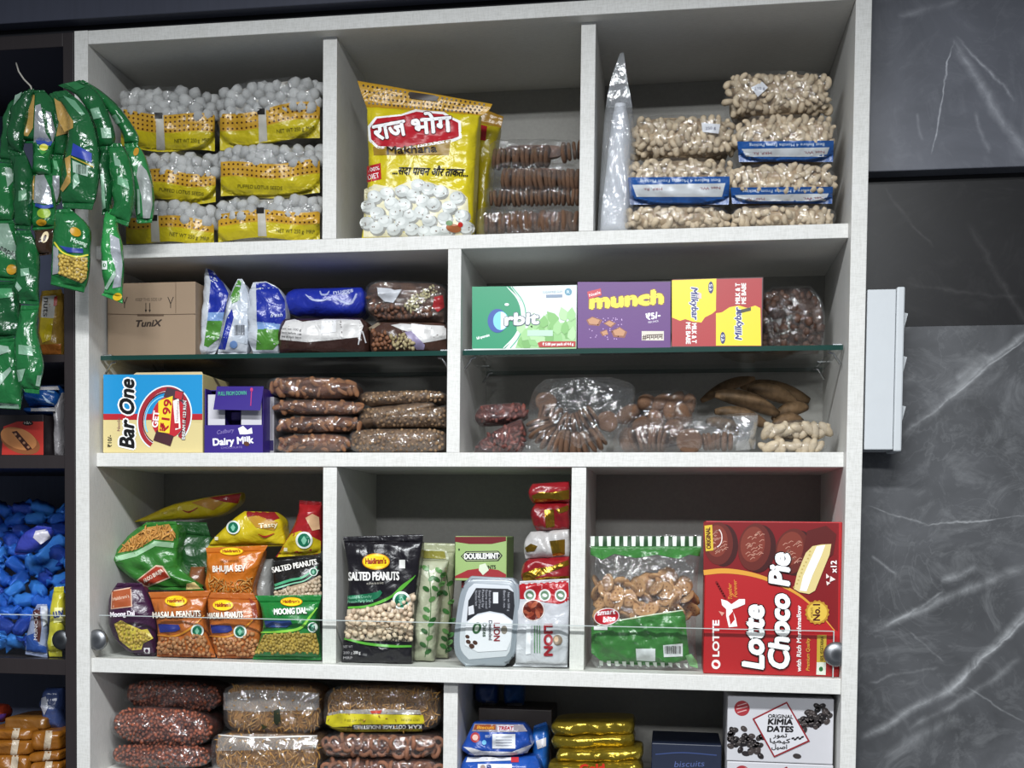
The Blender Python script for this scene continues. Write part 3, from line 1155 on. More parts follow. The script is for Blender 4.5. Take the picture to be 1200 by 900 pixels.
# ------------------------------------------------------------------ row 1, left: six bags of puffed lotus seeds lying in two columns
def seed_bag(label, x0, y0, x1, y1, dy, floor, yf, seed, band=(0.42, 0.66), tab=None, show=(0.0, 1.0)):
    b = Bag('lotus_seed_bag', label, 'snack bag', pill(x0, y0, x1, y1, 3.2, dy), yf, 0.15, clear=CLEAR, core=food('#b3b0a8', '#7c746c', 60),
            a=3.2, b=2.6, floor=floor, wr=0.004, group='bags of puffed lotus seeds', seed=seed, wf=0.8, coren=0.006)
    H = y1 - y0
    xa, xb = x0 + 2, x1 - 2

    def yy(x, f):
        u = (x - x0) / (x1 - x0)
        return y0 + H * f + dy * (u - 0.5) + 2.5 * math.sin(u * 7 + seed)
    reg = [(xa, yy(xa, 0.08)), (xb, yy(xb, 0.08)), (xb, yy(xb, band[0] + 0.05)), (xa, yy(xa, band[0] + 0.05))]
    b.pieces('puffed_seed', MAKHANA, M_MAKHANA, reg, 8.4, 0.0195, 80, 0.0075, seed)
    xs = np.linspace(xa, xb, 14)
    b.poly('#d9a227', [(x, yy(x, band[0])) for x in xs] + [(x, yy(x, band[1])) for x in xs[::-1]], layer=2, name='dotted_band', mat=foil('#c99a2e'))
    b.poly('#d6c41e', [(x, yy(x, band[1])) for x in xs] + [(x, yy(x, 0.99)) for x in xs[::-1]], layer=2, name='yellow_panel', mat=foil('#c9b81f'))
    rows = []
    n = max(2, int(H * (band[1] - band[0]) / 5.2))
    for r in range(n):
        f = band[0] + (band[1] - band[0]) * (r + 0.6) / n
        rows.append([(x, yy(x, f)) for x in np.arange(xa + 4, xb - 3, 5.4)])
    b.dots('#4a2a12', rows, 1.25, 3)
    if tab:
        tx = tab
        b.poly('#b9b5ab', [(tx, yy(tx, band[0])), (tx + 9, yy(tx + 9, band[0])), (tx + 11, yy(tx, 0.97)), (tx + 1, yy(tx, 0.97))], layer=4, name='grey_seam')
        b.rect('#1d1a18', tx - 1, yy(tx, band[0]) - 2, tx + 8, yy(tx, band[0]) + 5, layer=5, name='register_mark')
        b.txt('#4d4a20', 'NET WT 250 g  MRP', (tx + 22, yy(tx + 22, 0.86)), (min(tx + 78, xb - 6), yy(min(tx + 78, xb - 6), 0.86)), 4.5, 4)
    else:
        b.txt('#5a5520', 'PUFFED LOTUS SEEDS', (x0 + 22, yy(x0 + 22, 0.84)), (x0 + 74, yy(x0 + 74, 0.84)), 4, 4)
    return b


F1 = SH1[0]
seed_bag('lotus seed bag at the bottom of the left column, behind the green sachets', 146, 234, 253, 286, 4, F1, 0.045, 1, (0.40, 0.66), 177)
seed_bag('lotus seed bag at the bottom of the right column, resting on the shelf', 254, 229, 377, 281, -3, F1, 0.035, 2, (0.36, 0.64), 302)
seed_bag('lotus seed bag in the middle of the left column, red-spotted right end', 165, 177, 255, 237, 3, None, 0.05, 3, (0.40, 0.66))
seed_bag('lotus seed bag in the middle of the right column, longest dotted band', 257, 169, 377, 231, -4, None, 0.036, 4, (0.34, 0.62))
seed_bag('lotus seed bag on top of the left column, next to the side panel', 140, 101, 254, 177, 6, None, 0.05, 5, (0.42, 0.70), 183)
seed_bag('lotus seed bag on top of the right column, against the divider', 256, 92, 377, 170, -16, None, 0.036, 6, (0.44, 0.70), 303)

# ------------------------------------------------------------------ row 1, middle: large yellow bag, its twin behind, three packs of dried figs
rows = [((419, 95), (577, 122)), ((423, 108), (572, 131)), ((430, 127), (563, 136)), ((431, 140), (561, 148)), ((432, 165), (559, 170)), ((433, 200), (557, 205)), ((429, 240), (555, 242)), ((424, 279), (553, 276))]
b = Bag('lotus_seed_bag', 'large upright yellow bag of puffed lotus seeds with red name panel', 'snack bag', rows, 0.024, 0.075, '#dcc91c', floor=F1,
        a=3.5, b=3.0, seals=(0.13, 0), wr=0.0028, grid=(40, 40), seed=21, seal_mat=foil('#c99a2e'))
b.poly('#ffffff', [(440, 137), (470, 134), (487, 128), (505, 130), (520, 131), (529, 137), (540, 142), (541, 162), (532, 166), (470, 176), (442, 174), (432, 165), (431, 148)], layer=1)
b.poly('#b5202c', [(442, 139), (471, 136), (488, 131), (505, 133), (519, 134), (527, 139), (537, 144), (538, 160), (530, 163), (470, 173), (443, 171), (435, 163), (434, 150)], layer=2)
b.txt('#ffffff', 'राज', (440, 165), (477, 158), 19, 3, bold=0.05, outline='#6a1018', ow=0.05)
b.txt('#ffffff', 'भोग', (484, 158), (530, 154), 19, 3, bold=0.05, outline='#6a1018', ow=0.05)
b.poly('#9a7a24', [(437, 172), (528, 164), (526, 182), (438, 182)], layer=1)
b.txt('#2b1c10', 'Makhana', (454, 181), (512, 178), 9, 3, bold=0.04)
b.txt('#1c1a18', '...सदा पाचन और ताकत...', (460, 204), (548, 207), 9, 2, italic=0.25, bold=0.04)
b.poly('#b8202c', [(430, 195), (446, 191), (447, 210), (430, 214)], layer=1)
b.txt('#ffffff', '100%', (432, 202), (445, 199), 4.5, 2)
b.txt('#ffffff', 'DIET', (432, 211), (445, 208), 6, 2)
b.poly('#eee7c4', [(427, 222), (440, 216), (462, 220), (480, 212), (503, 213), (520, 220), (540, 224), (548, 232), (551, 276), (426, 278)], layer=1)
ms = b.spots([(430, 224), (462, 222), (490, 214), (545, 232), (548, 272), (428, 274)], 12.5, 70, 5)
b.poly('#a3a39d', *[ellipse(x + 1.4, y + 1.6, 9.4, 8.4, 0, 12) for x, y in ms], layer=2, name='printed_seeds')
b.poly('#d6dad6', *[ellipse(x, y, 8.4, 7.4, 0, 12) for x, y in ms], layer=3, name='printed_seeds')
b.poly('#e6e9e5', *[ellipse(x - 1.2, y - 1.4, 5.6, 4.6, 0, 10) for x, y in ms], layer=4, name='printed_seeds')
sp = random.Random(4)
b.poly('#8a7668', *[ellipse(x + sp.uniform(-5, 5), y + sp.uniform(-5, 5), 0.8, 0.8, 0, 5) for x, y in ms for _ in range(2)], layer=5, name='printed_specks')
b.ell('#a8643a', 532, 268, 9, 5, 10, 6)
b.ell('#4c7a3a', 527, 262, 4, 3, 0, 7)
b.ell('#c9302a', 540, 264, 3, 3, 0, 7)


def seal_pt(u, v):
    """point on the sealed top strip, u along it, v down it"""
    return (419 + 158 * u + v * (11 - 25 * u), 95 + 27 * u + v * (32 - 18 * u))


b.dots('#3a230f', [[seal_pt(u, v) for u in np.linspace(0.035, 0.95, 27)] for v in (0.14, 0.36, 0.58, 0.8)], 1.3, 2)
b.poly('#2a1d16', [(478, 110), (482, 108), (510, 112), (514, 115), (511, 119), (482, 116)], layer=3, name='handle_slot')

rows = [((560, 126), (590, 136)), ((560, 148), (586, 152)), ((560, 180), (578, 186)), ((560, 230), (572, 236)), ((558, 272), (568, 270))]
b = Bag('lotus_seed_bag', 'second upright yellow bag half hidden behind the large yellow one', 'snack bag', rows, 0.105, 0.05, '#bba91c', floor=F1, seals=(0.1, 0), seed=9,
        seal_mat=foil('#a97f2a'))  # same bag as the front one, its yellows darkened to look shaded
b.poly('#a02028', [(563, 146), (571, 148), (569, 165), (562, 164)], layer=1)


def fig_pack(label, x0, y0, x1, y1, yf, D, lines, seed, floor=None, dy=0, dist=5.2):
    """clear bag with dried figs threaded side by side: lines = [(xa, ya, xb, yb, size)]"""
    b = Bag('dried_fig_pack', label, 'dried fruit bag', pill(x0, y0, x1, y1, 4, dy), yf, D, clear=HAZY, core=food('#6b4a38', '#3a2a22', 50), a=3, b=2.4, floor=floor,
            wr=0.004, group='clear packs of dried figs', seed=seed, coren=0.022)
    r = random.Random(seed)
    for xa, ya, xb, yb, sz in lines:
        n = int(math.hypot(xb - xa, yb - ya) / dist)
        P = np.array([(xa + (xb - xa) * i / n, ya + (yb - ya) * i / n) for i in range(n + 1)])
        x, y, z = b.hit(P[:, 0], P[:, 1])
        for i in range(n + 1):
            o = link_mesh('dried_fig', FIG[0], b.t, (x[i], y[i] + sz * 0.45, z[i]), M_FIG)
            k = sz * r.uniform(0.88, 1.08)
            o.scale = (k, k, k * 0.7)
            o.rotation_euler = (r.uniform(-.12, .12), math.pi / 2 + r.uniform(-.14, .14), r.uniform(-.15, .15))
    return b


fig_pack('lowest dried fig pack, with a pale band of film at its foot', 556, 240, 679, 273, 0.04, 0.07, [(568, 259, 674, 257, 0.030)], 31, F1)
fig_pack('dried fig pack second from below, dark gap beneath it', 566, 217, 679, 243, 0.045, 0.07, [(574, 230, 676, 229, 0.022)], 32, None)
fig_pack('dried fig pack second from the top of its pile', 573, 190, 679, 219, 0.045, 0.07, [(590, 207, 676, 208, 0.03)], 33, None)
fig_pack('uppermost dried fig pack, loosely filled under wrinkled film', 572, 163, 679, 192, 0.05, 0.07, [(578, 183, 640, 180, 0.028), (660, 176, 678, 172, 0.026)], 34, None)

# ------------------------------------------------------------------ row 1, right: flour-white bag and seven bags of cashews
rows = [((727, 62), (731, 62)), ((716, 92), (735, 92)), ((709, 130), (742, 130)), ((705, 180), (744, 176)), ((702, 230), (743, 230)), ((700, 269), (739, 268))]
b = Bag('white_powder_bag', 'tall pointed clear bag of white powder leaning by the divider', 'powder bag', rows, 0.03, 0.06, clear=film('#dfe3e8', 0.2, 0.3), floor=F1, a=2.4, b=4, seals=(0.3, 0),
        wr=0.003, seed=12)
rows = [((721, 122), (733, 122)), ((716, 150), (738, 150)), ((710, 200), (738, 200)), ((705, 240), (737, 240)), ((703, 268), (735, 267))]
Bag('powder', '', '', rows, 0.034, 0.05, mat=food('#d9dce2', '#c6cad2', 30, 0.8, 0.1), floor=F1 + 0.002, a=2.2, b=4, wr=0.002, part='powder_fill', parent=b.t)


def cashew_bag(label, x0, y0, x1, y1, yf, seed, floor=None, dy=0, strip=None, sticker=None):
    b = Bag('cashew_bag', label, 'nut bag', pill(x0, y0, x1, y1, 3.0, dy), yf, 0.13, clear=CLEAR, core=food('#b09a7c', '#7d6850', 60), a=3.2, b=2.3, floor=floor, wr=0.003,
            group='bags of cashews', seed=seed, coren=0.006)
    yb = strip[0] if strip else y1
    m = 6
    b.pieces('cashew', CASHEW, M_CASHEW, [(x0 + m, y0 + 9), (x0 + 18, y0 + 3), (x1 - 18, y0 + 3), (x1 - m, y0 + 9), (x1 - 2, (y0 + y1) / 2), (x1 - m, yb - 1), (x0 + m, yb - 1), (x0 + 2, (y0 + y1) / 2)],
             7.0, 0.0195, 130, 0.007, seed, 0, 0.14)
    if strip:
        ys, yw = strip
        e = 4 if dy == 0 else 4
        b.poly('#2f6fae', [(x0 + e, ys), (x1 - e - 1, ys - 1), (x1 - e - 2, y1 - 1), (x0 + e + 2, y1 - 1)], layer=2, name='blue_label', mat=foil('#1c549c', 0.3, 0.0, 0.6))
        b.poly('#c9cdd0', [(x0 + e + 5, ys + 9), (x1 - e - 6, ys + 7), (x1 - e - 10, yw), (x0 + e + 10, yw)], layer=3, name='white_label')
        xm = (x0 + x1) / 2
        b.txt('#d5e2ee', 'Best Before 4 Months From Packing', (x1 - 16, ys + 2), (x0 + 18, ys + 3), 3.6, 3)
        b.txt('#8a4a55', 'MRP. Rs.', (x0 + 44, ys + 12), (x0 + 22, ys + 13), 3.2, 4)
        b.txt('#8a4a55', 'Net Wt.', (x1 - 16, ys + 11), (x1 - 40, ys + 12), 3.2, 4)
    if sticker:
        b.poly('#d9dbe0', sticker, layer=3, name='price_sticker')
        cx, cy = sum(p[0] for p in sticker) / 4, sum(p[1] for p in sticker) / 4
        b.txt('#6b6f85', '250 g', (cx - 6, cy + 2), (cx + 6, cy + 1), 3.2, 4)
    return b


cashew_bag('cashew bag at the bottom of the left pile, lying on the shelf', 729, 240, 856, 269, 0.03, 41, F1)
cashew_bag('cashew bag at the bottom of the right pile, one curled nut facing out', 854, 240, 980, 266, 0.03, 42, F1)
cashew_bag('cashew bag with a broad blue and white label, middle of the left pile', 732, 184, 860, 241, 0.032, 43, None, 0, (208, 231))
cashew_bag('cashew bag with a narrow blue label, second from the bottom in the right pile', 852, 191, 981, 240, 0.032, 44, None, 0, (220, 236))
cashew_bag('cashew bag on top of the left pile, small sticker at upper right', 739, 134, 863, 189, 0.045, 45, None, 3, None, [(822, 144), (844, 146), (842, 157), (823, 155)])
cashew_bag('cashew bag with a dark-blue label, third from the bottom in the right pile', 860, 134, 982, 191, 0.034, 46, None, 0, (166, 184))
cashew_bag('cashew bag on top of the right pile, tilted sticker at upper left', 849, 83, 976, 139, 0.05, 47, None, -2, None, [(880, 103), (893, 96), (900, 103), (888, 114)])

# ------------------------------------------------------------------ row 2, left: on the glass shelf
FY = FR + 0.014
c = Box('cardboard_carton', 'plain brown cardboard carton on the left end of the glass shelf', 'carton', 126, 331, 229, 410, FY + 0.012, 0.12, '#97816a', GZ + 0.0004, None, None, card('#97816a', 0.7))
c.line('#5c4a3c', [(126, 368), (175, 369), (229, 368)], 0.9, 1, 'flap_gap', False)
c.rect('#5c4a3c', 161, 368, 192, 370.5, layer=2, name='flap_slot')
c.line('#6b5846', [(206, 331), (206, 367)], 0.7, 1, 'flap_fold', False)
c.txt('#5c4e42', 'KEEP THIS SIDE UP', (159, 353), (190, 352.5), 3.6, 1)
for x in (171, 175.5):
    c.line('#2c2420', [(x, 355), (x, 364)], 0.8, 1, 'arrow_print', False)
    c.poly('#2c2420', [(x - 1.4, 363), (x + 1.4, 363), (x, 366.5)], layer=1, name='arrow_print')
for x in (146, 200):
    c.line('#2c2420', [(x - 3.2, 348), (x, 356)], 0.9, 1, 'glass_symbol', False)
    c.line('#2c2420', [(x + 3.2, 348), (x, 356)], 0.9, 1, 'glass_symbol', False)
    c.line('#2c2420', [(x, 355), (x, 361)], 0.9, 1, 'glass_symbol', False)
c.txt('#3b302a', 'TuniX', (158, 383), (188, 382), 7.5, 1, italic=0.3, bold=0.06)


def floss(label, rows, yf, blue, seed, kind, D=0.05):
    b = Bag('sanitary_packet', label, 'packet', rows, yf, D, '#c9ced6', floor=GZ + 0.0005, a=2.6, b=3, seals=(0.08, 0.04), wr=0.004, seed=seed, group='upright blue and green packets', df=0.016)
    for col, pts in blue:
        b.poly(col, pts, layer=1, mat=foil(col))
    return b


B1, G1 = '#1d2f9a', '#4f8a35'
b = floss('blue and green packet with a folded tall corner beside the carton', [((241, 314), (250, 317)), ((240, 326), (262, 332)), ((239, 350), (269, 344)), ((237, 380), (264, 376)), ((235, 402), (257, 396)), ((237, 409), (250, 407))],
          FY + 0.02, [(B1, [(243, 315), (249, 317), (262, 332), (268, 344), (263, 366), (244, 366), (247, 330)]), ('#7f9fd0', [(244, 366), (263, 366), (261, 376), (243, 376)]), (G1, [(243, 376), (261, 376), (257, 396), (244, 407), (239, 405)])], 51, 0)
b = floss('blue and green packet turned to show its barcode, between the other two', [((279, 327), (284, 327)), ((273, 338), (289, 336)), ((268, 356), (293, 352)), ((263, 380), (292, 376)), ((257, 400), (291, 400)), ((255, 411), (289, 411))],
          FY + 0.012, [(G1, [(279, 328), (283, 329), (281, 352), (272, 356), (270, 348)]), (B1, [(266, 372), (272, 362), (274, 372), (268, 394), (264, 410), (256, 409), (260, 396)]), ('#c3cbd6', [(283, 330), (290, 340), (291, 404), (272, 400), (274, 376)])], 52, 1)
b.bars('#2c2a30', 275, 381, 288, 393, 9, 3)
b.ell('#6f8fc2', 274, 404, 4.5, 4.5, 0, 3)
b = floss('blue and green packet facing forward, the widest of the three upright ones', [((297, 331), (312, 330)), ((294, 338), (326, 337)), ((291, 352), (334, 350)), ((290, 372), (336, 374)), ((292, 395), (330, 396)), ((298, 411), (326, 411))],
          FY + 0.014, [(B1, [(300, 332), (312, 331), (326, 338), (334, 352), (335, 372), (329, 380), (301, 377)]), ('#7f9fd0', [(301, 377), (329, 379), (329, 386), (302, 386)]), (G1, [(302, 385), (329, 385), (327, 402), (320, 410), (300, 410)])], 53, 2)
b.txt('#dfe6f5', 'fresh', (317, 372), (331, 371), 4.5, 3, italic=0.3)

b = Bag('snack_packet', 'deep blue packet lying on top of the white-labelled chocolate packet', 'packet', [((345, 339), (424, 337)), ((337, 345), (428, 345)), ((334, 355), (428, 357)), ((337, 366), (424, 367)), ((348, 371), (412, 372))],
        FY + 0.03, 0.1, '#1f2f9c', a=3, b=2.2, wr=0.003, seed=54)
b.line('#9aa3c8', [(358, 345), (366, 351), (378, 352), (388, 349)], [1, 2.4, 2.4, 1], 1)
b.line('#9aa3c8', [(391, 349), (400, 353), (409, 356), (414, 352), (418, 344)], [1, 2.4, 2.6, 2], 1)
b.txt('#aeb4d2', 'nuggs', (391, 345), (414, 342), 5, 1, bold=0.05)
b.line('#9aa3c8', [(375, 341), (377, 345), (383, 345), (386, 341)], [1.5, 2.2, 2.2, 1.2], 1)

WHITEF = foil('#d6d4d2', 0.4)
b = Bag('chocolate_packet', 'brown packet with a white wrinkled label and small print, lying on the glass', 'packet', [((334, 374), (424, 373)), ((329, 382), (432, 380)), ((327, 396), (434, 398)), ((328, 410), (432, 411))],
        FY + 0.004, 0.1, '#38231e', floor=GZ + 0.0005, a=3.2, b=2.6, wr=0.004, seed=55, group='brown packets with white labels')
b.poly('#d6d4d2', [(335, 376), (345, 374), (355, 377), (380, 374), (400, 374), (422, 375), (426, 382), (421, 395), (385, 399), (360, 401), (328, 398), (330, 385)], layer=1, mat=WHITEF)
for i in range(3):
    b.txt('#3c3a40', ['net wt 100 g', 'best before use', 'see at back batch'][i], (330, 386 + i * 4.6), (353, 388 + i * 4.6), 2.6, 2)
b.poly('#e4e3e4', [(377, 376), (394, 375), (394, 389), (376, 391)], layer=2, name='price_sticker')
b.line('#c9c9cc', [(420, 404), (424, 388), (429, 402)], 1.4, 2, 'pale_line')  # pale bent line drawn across the packet
b = Bag('chocolate_packet', 'brown nut packet with a folded lilac edge at the right end of the glass', 'packet', [((441, 378), (520, 379)), ((436, 384), (524, 384)), ((434, 398), (524, 398)), ((436, 410), (523, 410))],
        FY + 0.004, 0.1, '#4a332a', floor=GZ + 0.0005, a=3.4, b=2.6, wr=0.004, seed=56, group='brown packets with white labels')
b.poly('#d3d3dc', [(458, 381), (470, 379), (482, 380), (523, 382), (523, 397), (508, 400), (495, 402), (484, 390), (472, 387)], layer=1, mat=WHITEF)
b.poly('#e4e3e6', [(482, 379), (498, 381), (496, 396), (483, 390)], layer=2, name='price_sticker')
b.poly('#8d83a3', [(474, 389), (482, 388), (498, 404), (497, 410), (488, 410), (482, 400)], layer=2, name='folded_edge')
b.poly('#94866f', [(432, 384), (443, 378), (446, 380), (434, 388)], layer=2, name='folded_edge')
b.bits('nut_pieces', blob('n', 1, (1, 0.6, 0.6), 0.1, 5), food('#b9ab84', '#8a7a52', 80), [(458, 394), (472, 392), (484, 402), (486, 409), (462, 408)], 3.5, 0.008, 60, -0.001, 5)
b.bits('nut_pieces', blob('n', 1, (1, 0.8, 0.6), 0.1, 6), food('#7a5138', '#4c2f22', 80), [(437, 388), (452, 390), (460, 408), (438, 408)], 4, 0.008, 60, -0.001, 6)
b = Bag('dried_fruit_bag', 'dark brown bag with a torn white label and pale nut slices, behind the white labels', 'bag', [((444, 329), (510, 331)), ((431, 335), (523, 337)), ((427, 350), (523, 350)), ((430, 366), (523, 368)), ((440, 377), (522, 379))],
        FY + 0.032, 0.1, clear=CLEAR, core=food('#5a4032', '#2d1f19', 60), a=3, b=2.4, wr=0.005, seed=57, coren=0.003)
b.poly('#c3c6cc', [(442, 337), (458, 338), (462, 340), (471, 339), (461, 355), (450, 353), (443, 346)], layer=1, name='torn_label')
b.bits('nut_slices', blob('n', 1, (1, 0.7, 0.35), 0.1, 7), food('#b4ad8a', '#8a815c', 80), [(474, 358), (480, 350), (500, 338), (508, 334), (512, 342), (500, 350), (488, 362), (480, 366)], 3.2, 0.008, 90, 0.002, 8)
b.bits('fruit_pieces', blob('n', 1, (1, 0.7, 0.6), 0.1, 9), food('#7d5540', '#4f3327', 80), [(430, 346), (445, 356), (462, 356), (478, 366), (490, 366), (502, 356), (505, 372), (440, 372)], 4.5, 0.010, 90, 0.003, 9)
b.poly('#a52c30', [(509, 348), (519, 346), (521, 360), (513, 366), (507, 360)], layer=2, mat=foil('#a52c30'))

# row 2, left: on the shelf below the glass
F2 = SH2[0]
FYB = FR + 0.012
b = Box('chocolate_bar_box', 'blue, red and cream chocolate bar box with a headphone picture', 'box', 121, 438.5, 237.5, 530, FYB, 0.10, '#d5c489', F2)
b.poly('#d9c88f', [(121, 490), (237, 496), (237, 530), (121, 530)], layer=1)
b.rect('#1f8fc9', 121.3, 439, 237.2, 489, layer=2)
b.rect('#b5232c', 121.3, 485, 237.2, 492, layer=3)
hp = [ellipse(193, 490, 27.5, 35, 18, 40, 100, 388)]
b.line('#e9f2f6', hp[0], 8, 4)
b.line('#a32b35', hp[0], 5, 5)
b.line('#5e1f28', ellipse(193, 490, 24.5, 31, 18, 40, 100, 388), 1.3, 6)
b.line('#7fd0f0', ellipse(193, 491, 22, 27, 18, 30, 130, 300), 1.5, 6)
b.poly('#4a3740', [(196, 454), (216, 459), (214, 471), (192, 465)], layer=7, name='printed_earpad')
b.poly('#4a2a30', [(184, 504), (204, 511), (200, 523), (180, 516)], layer=7, name='printed_earpad')
b.poly('#b8323c', [(206, 458), (215, 460), (213, 469), (205, 466)], layer=8)
b.ell('#c02a34', 198, 489, 20, 25, 12, 6)
b.poly('#f2d53a', [(186, 470), (203, 464), (199, 508), (186, 506)], layer=8)
b.txt('#b01c28', '₹199', (197, 506), (202, 469), 9, 9, bold=0.05)
b.txt('#ffffff', 'GET', (185, 501), (187, 482), 6.5, 9, bold=0.05)
b.poly('#f3f0ea', [(203, 470), (210, 467), (212, 502), (206, 504)], layer=8)
b.rect('#b5232c', 205, 496, 210, 502, layer=9)
b.txt('#a3707a', 'headphones', (209, 494), (210, 470), 2.6, 9)
b.txt('#f3f0ea', 'DREAM IT 123 RUN', (217, 515), (219, 470), 3.4, 9, bold=0.03, outline='#44404a', ow=0.1)
b.txt('#141414', 'Bar One', (157, 525), (157, 446), 16.5, 5, italic=0.22, bold=0.06, outline='#f4f4f2', ow=0.11)
b.txt('#8c5a62', 'Nestle', (141, 505), (141, 490), 3.5, 5)
b.txt('#3d3828', '₹10/-', (131, 524), (131, 510), 4.6, 3, bold=0.04)
tp = b.at(0.02, 0.5, 1), b.at(1.0, 0.02, 0.02)
# cream flap standing proud on its top edge
P = [b.at(0.30, 0.02, 1.0), b.at(0.995, 0.02, 1.0), b.at(0.985, 0.02, 1.025), b.at(0.33, 0.02, 1.025)]
raw('tuck_flap', P + [p + np.array([0, .001, 0]) for p in P], [(0, 1, 2, 3), (7, 6, 5, 4), (0, 4, 5, 1), (1, 5, 6, 2), (2, 6, 7, 3), (3, 7, 4, 0)], card('#cdbb94'), b.t)

# opened chocolate box: low front, two side flaps, raised lid
PUR = card('#33207c', 0.38)
zb, x0, x1 = F2, pt(239.5, 500, FYB).x, pt(308, 500, FYB).x
yb0, yb1 = FYB, FYB + 0.10
xi = pt(312, 500, FYB).x
zt, zl = pt(270, 498, FYB).z, pt(270, 455, FYB).z
t = Thing('chocolate_box', ((x0 + x1) / 2, yb0 + 0.05, zb), 'opened purple chocolate display box with a raised flap and white lettering', 'box')
box('front_panel', (x0, yb0, zb), (x1, yb0 + 0.0012, zt), PUR, t, 0.0003)
box('side_panel', (x0, yb0 + 0.0013, zb), (x0 + 0.0012, yb1, zl), PUR, t, 0.0003)
box('side_panel', (x1 - 0.0012, yb0 + 0.0013, zb), (x1, yb1, zl), PUR, t, 0.0003)
box('back_panel', (x0 + 0.0013, yb1 - 0.0012, zb), (x1 - 0.0013, yb1, zl), PUR, t, 0.0003)
box('bottom_panel', (x0 + 0.0013, yb0 + 0.0013, zb), (x1 - 0.0013, yb1 - 0.0013, zb + 0.001), PUR, t, 0.0002)
box('top_panel', (x0 + 0.0013, yb0 + 0.02, zl - 0.0012), (x1 - 0.0013, yb1 - 0.0013, zl), PUR, t, 0.0002)
WC = card('#cfcdd3', 0.5)
wq = lambda px: pt(px, 490, yb0 + 0.004).x
zq = lambda py: pt(270, py, yb0 + 0.004).z
box('side_flap', (wq(243), yb0 + 0.006, zq(498)), (wq(263), yb0 + 0.0068, zq(462)), WC, t, 0.0002)
box('side_flap', (wq(282), yb0 + 0.006, zq(498)), (wq(306), yb0 + 0.0068, zq(470)), WC, t, 0.0002)
V = [pt(250, 480, yb0 - 0.012), pt(305, 481, yb0 - 0.012), pt(309, 453, yb0 + 0.002), pt(254, 453, yb0 + 0.002)]
V2 = [v + Vector((0, 0.0008, 0.0004)) for v in V]
raw('lid_flap', V + V2, [(0, 1, 2, 3), (7, 6, 5, 4), (0, 4, 5, 1), (1, 5, 6, 2), (2, 6, 7, 3), (3, 7, 4, 0)], PUR, t)
nn = np.cross(np.array(V[1]) - np.array(V[0]), np.array(V[3]) - np.array(V[0]))
pl = Panel(t, V[0], nn if nn[1] < 0 else -nn, None, 0.0008)
pl.txt('#4aa08a', 'PULL FROM DOWN', (256, 464), (289, 463), 4.6, 1, bold=0.03)
pl.line('#c03a70', [(294, 476), (295, 458)], 0.9, 1, smooth=False)
pl.ell('#c03a70', 295, 457, 1.6, 2.4, 0, 1)
pl = Panel(t, (x0, yb0, zb), (0, -1, 0))
pl.txt('#8d80b8', 'Cadbury', (254, 509), (274, 506), 4.6, 1, italic=0.3)
pl.txt('#f2f1f6', 'Dairy Milk', (250, 522), (297, 519), 8, 1, bold=0.06)
pl.txt('#8d80b8', 'CHOCOLATE', (259, 526), (284, 525), 2.4, 1)
pl.ell('#5a3826', 289, 520, 3.5, 2.6, 20, 3)
pl.poly('#f2f1f6', [(279, 502), (285, 499), (290, 504), (295, 501), (296, 508), (288, 509), (281, 509)], layer=1)
pl = Panel(t, (x1, yb0, zb), (1, 0, 0))
dark_gap = None
b = Box('side_carton', 'narrow grey carton side squeezed between the purple box and the almonds', 'box', 309.5, 465, 321, 528, FYB + 0.03, 0.09, '#8d8a90', F2)
b.bars('#6d6b72', 310, 470, 320, 515, 5, 1)
b.rect('#231a4a', 309.8, 516, 320.5, 528, layer=1)


def nut_pack(label, x0, y0, x1, y1, yf, seed, floor=None, dy=0):
    b = Bag('almond_pack', label, 'nut pack', pill(x0, y0, x1, y1, 3.2, dy), yf, 0.11, clear=film('#e8ecf0', 0.02, 0.18, 1.2), core=food('#6d4530', '#3a241a', 60), a=3, b=2.3, floor=floor, wr=0.005,
            group='clear packs of almonds', seed=seed, coren=0.005)
    b.pieces('almond', ALMOND, M_ALMOND, b.outline(0.93), 6.6, 0.0165, 80, 0.0075, seed, 0.7, 0.12)
    return b


nut_pack('lowest almond pack, flat on the shelf', 322, 507, 412, 531, FYB + 0.004, 61, F2, -2)
nut_pack('almond pack second from the bottom of its stack', 321, 486, 424, 509, FYB + 0.01, 62, None, -2)
nut_pack('almond pack third from the bottom of its stack', 318, 467, 426, 488, FYB + 0.01, 63, None, 2)
nut_pack('uppermost almond pack, plump and shiny at its left end', 312, 440, 423, 469, FYB + 0.016, 64, None, 3)


def seed_pack(label, rows, yf, seed, cl, floor=None, D=0.11):
    b = Bag('seed_pack', label, 'seed pack', rows, yf, D, clear=cl, core=food('#7d6248', '#4f3b2a', 130), a=3, b=2.2, floor=floor, wr=0.003, group='flat packs of seeds', seed=seed, coren=0.0022)
    b.bits('seeds', PEA_V, food('#8f7354', '#584230', 90), b.outline(0.93), 4.4, 0.0062, 220, 0.002, seed)
    return b


seed_pack('seed pack at the bottom, under hazy film with a bright right corner', pill(409, 501, 524, 531, 5, -1), FYB + 0.002, 65, HAZY, F2)
seed_pack('thin dark seed pack with a shiny pointed left end, second from below', [((506, 478), (523, 476)), ((462, 487), (524, 483)), ((438, 494), (524, 494)), ((442, 502), (524, 501))], FYB + 0.012, 66, CLEAR)
seed_pack('seed pack second from the top, tapering towards the right', [((424, 479), (500, 469)), ((421, 487), (511, 473)), ((421, 496), (506, 480)), ((428, 502), (470, 492))], FYB + 0.03, 67, CLEAR)
seed_pack('uppermost seed pack, long and thin with a rounded left end', [((428, 459), (500, 457)), ((420, 464), (521, 460)), ((421, 470), (521, 468)), ((432, 477), (500, 473))], FYB + 0.03, 68, CLEAR)

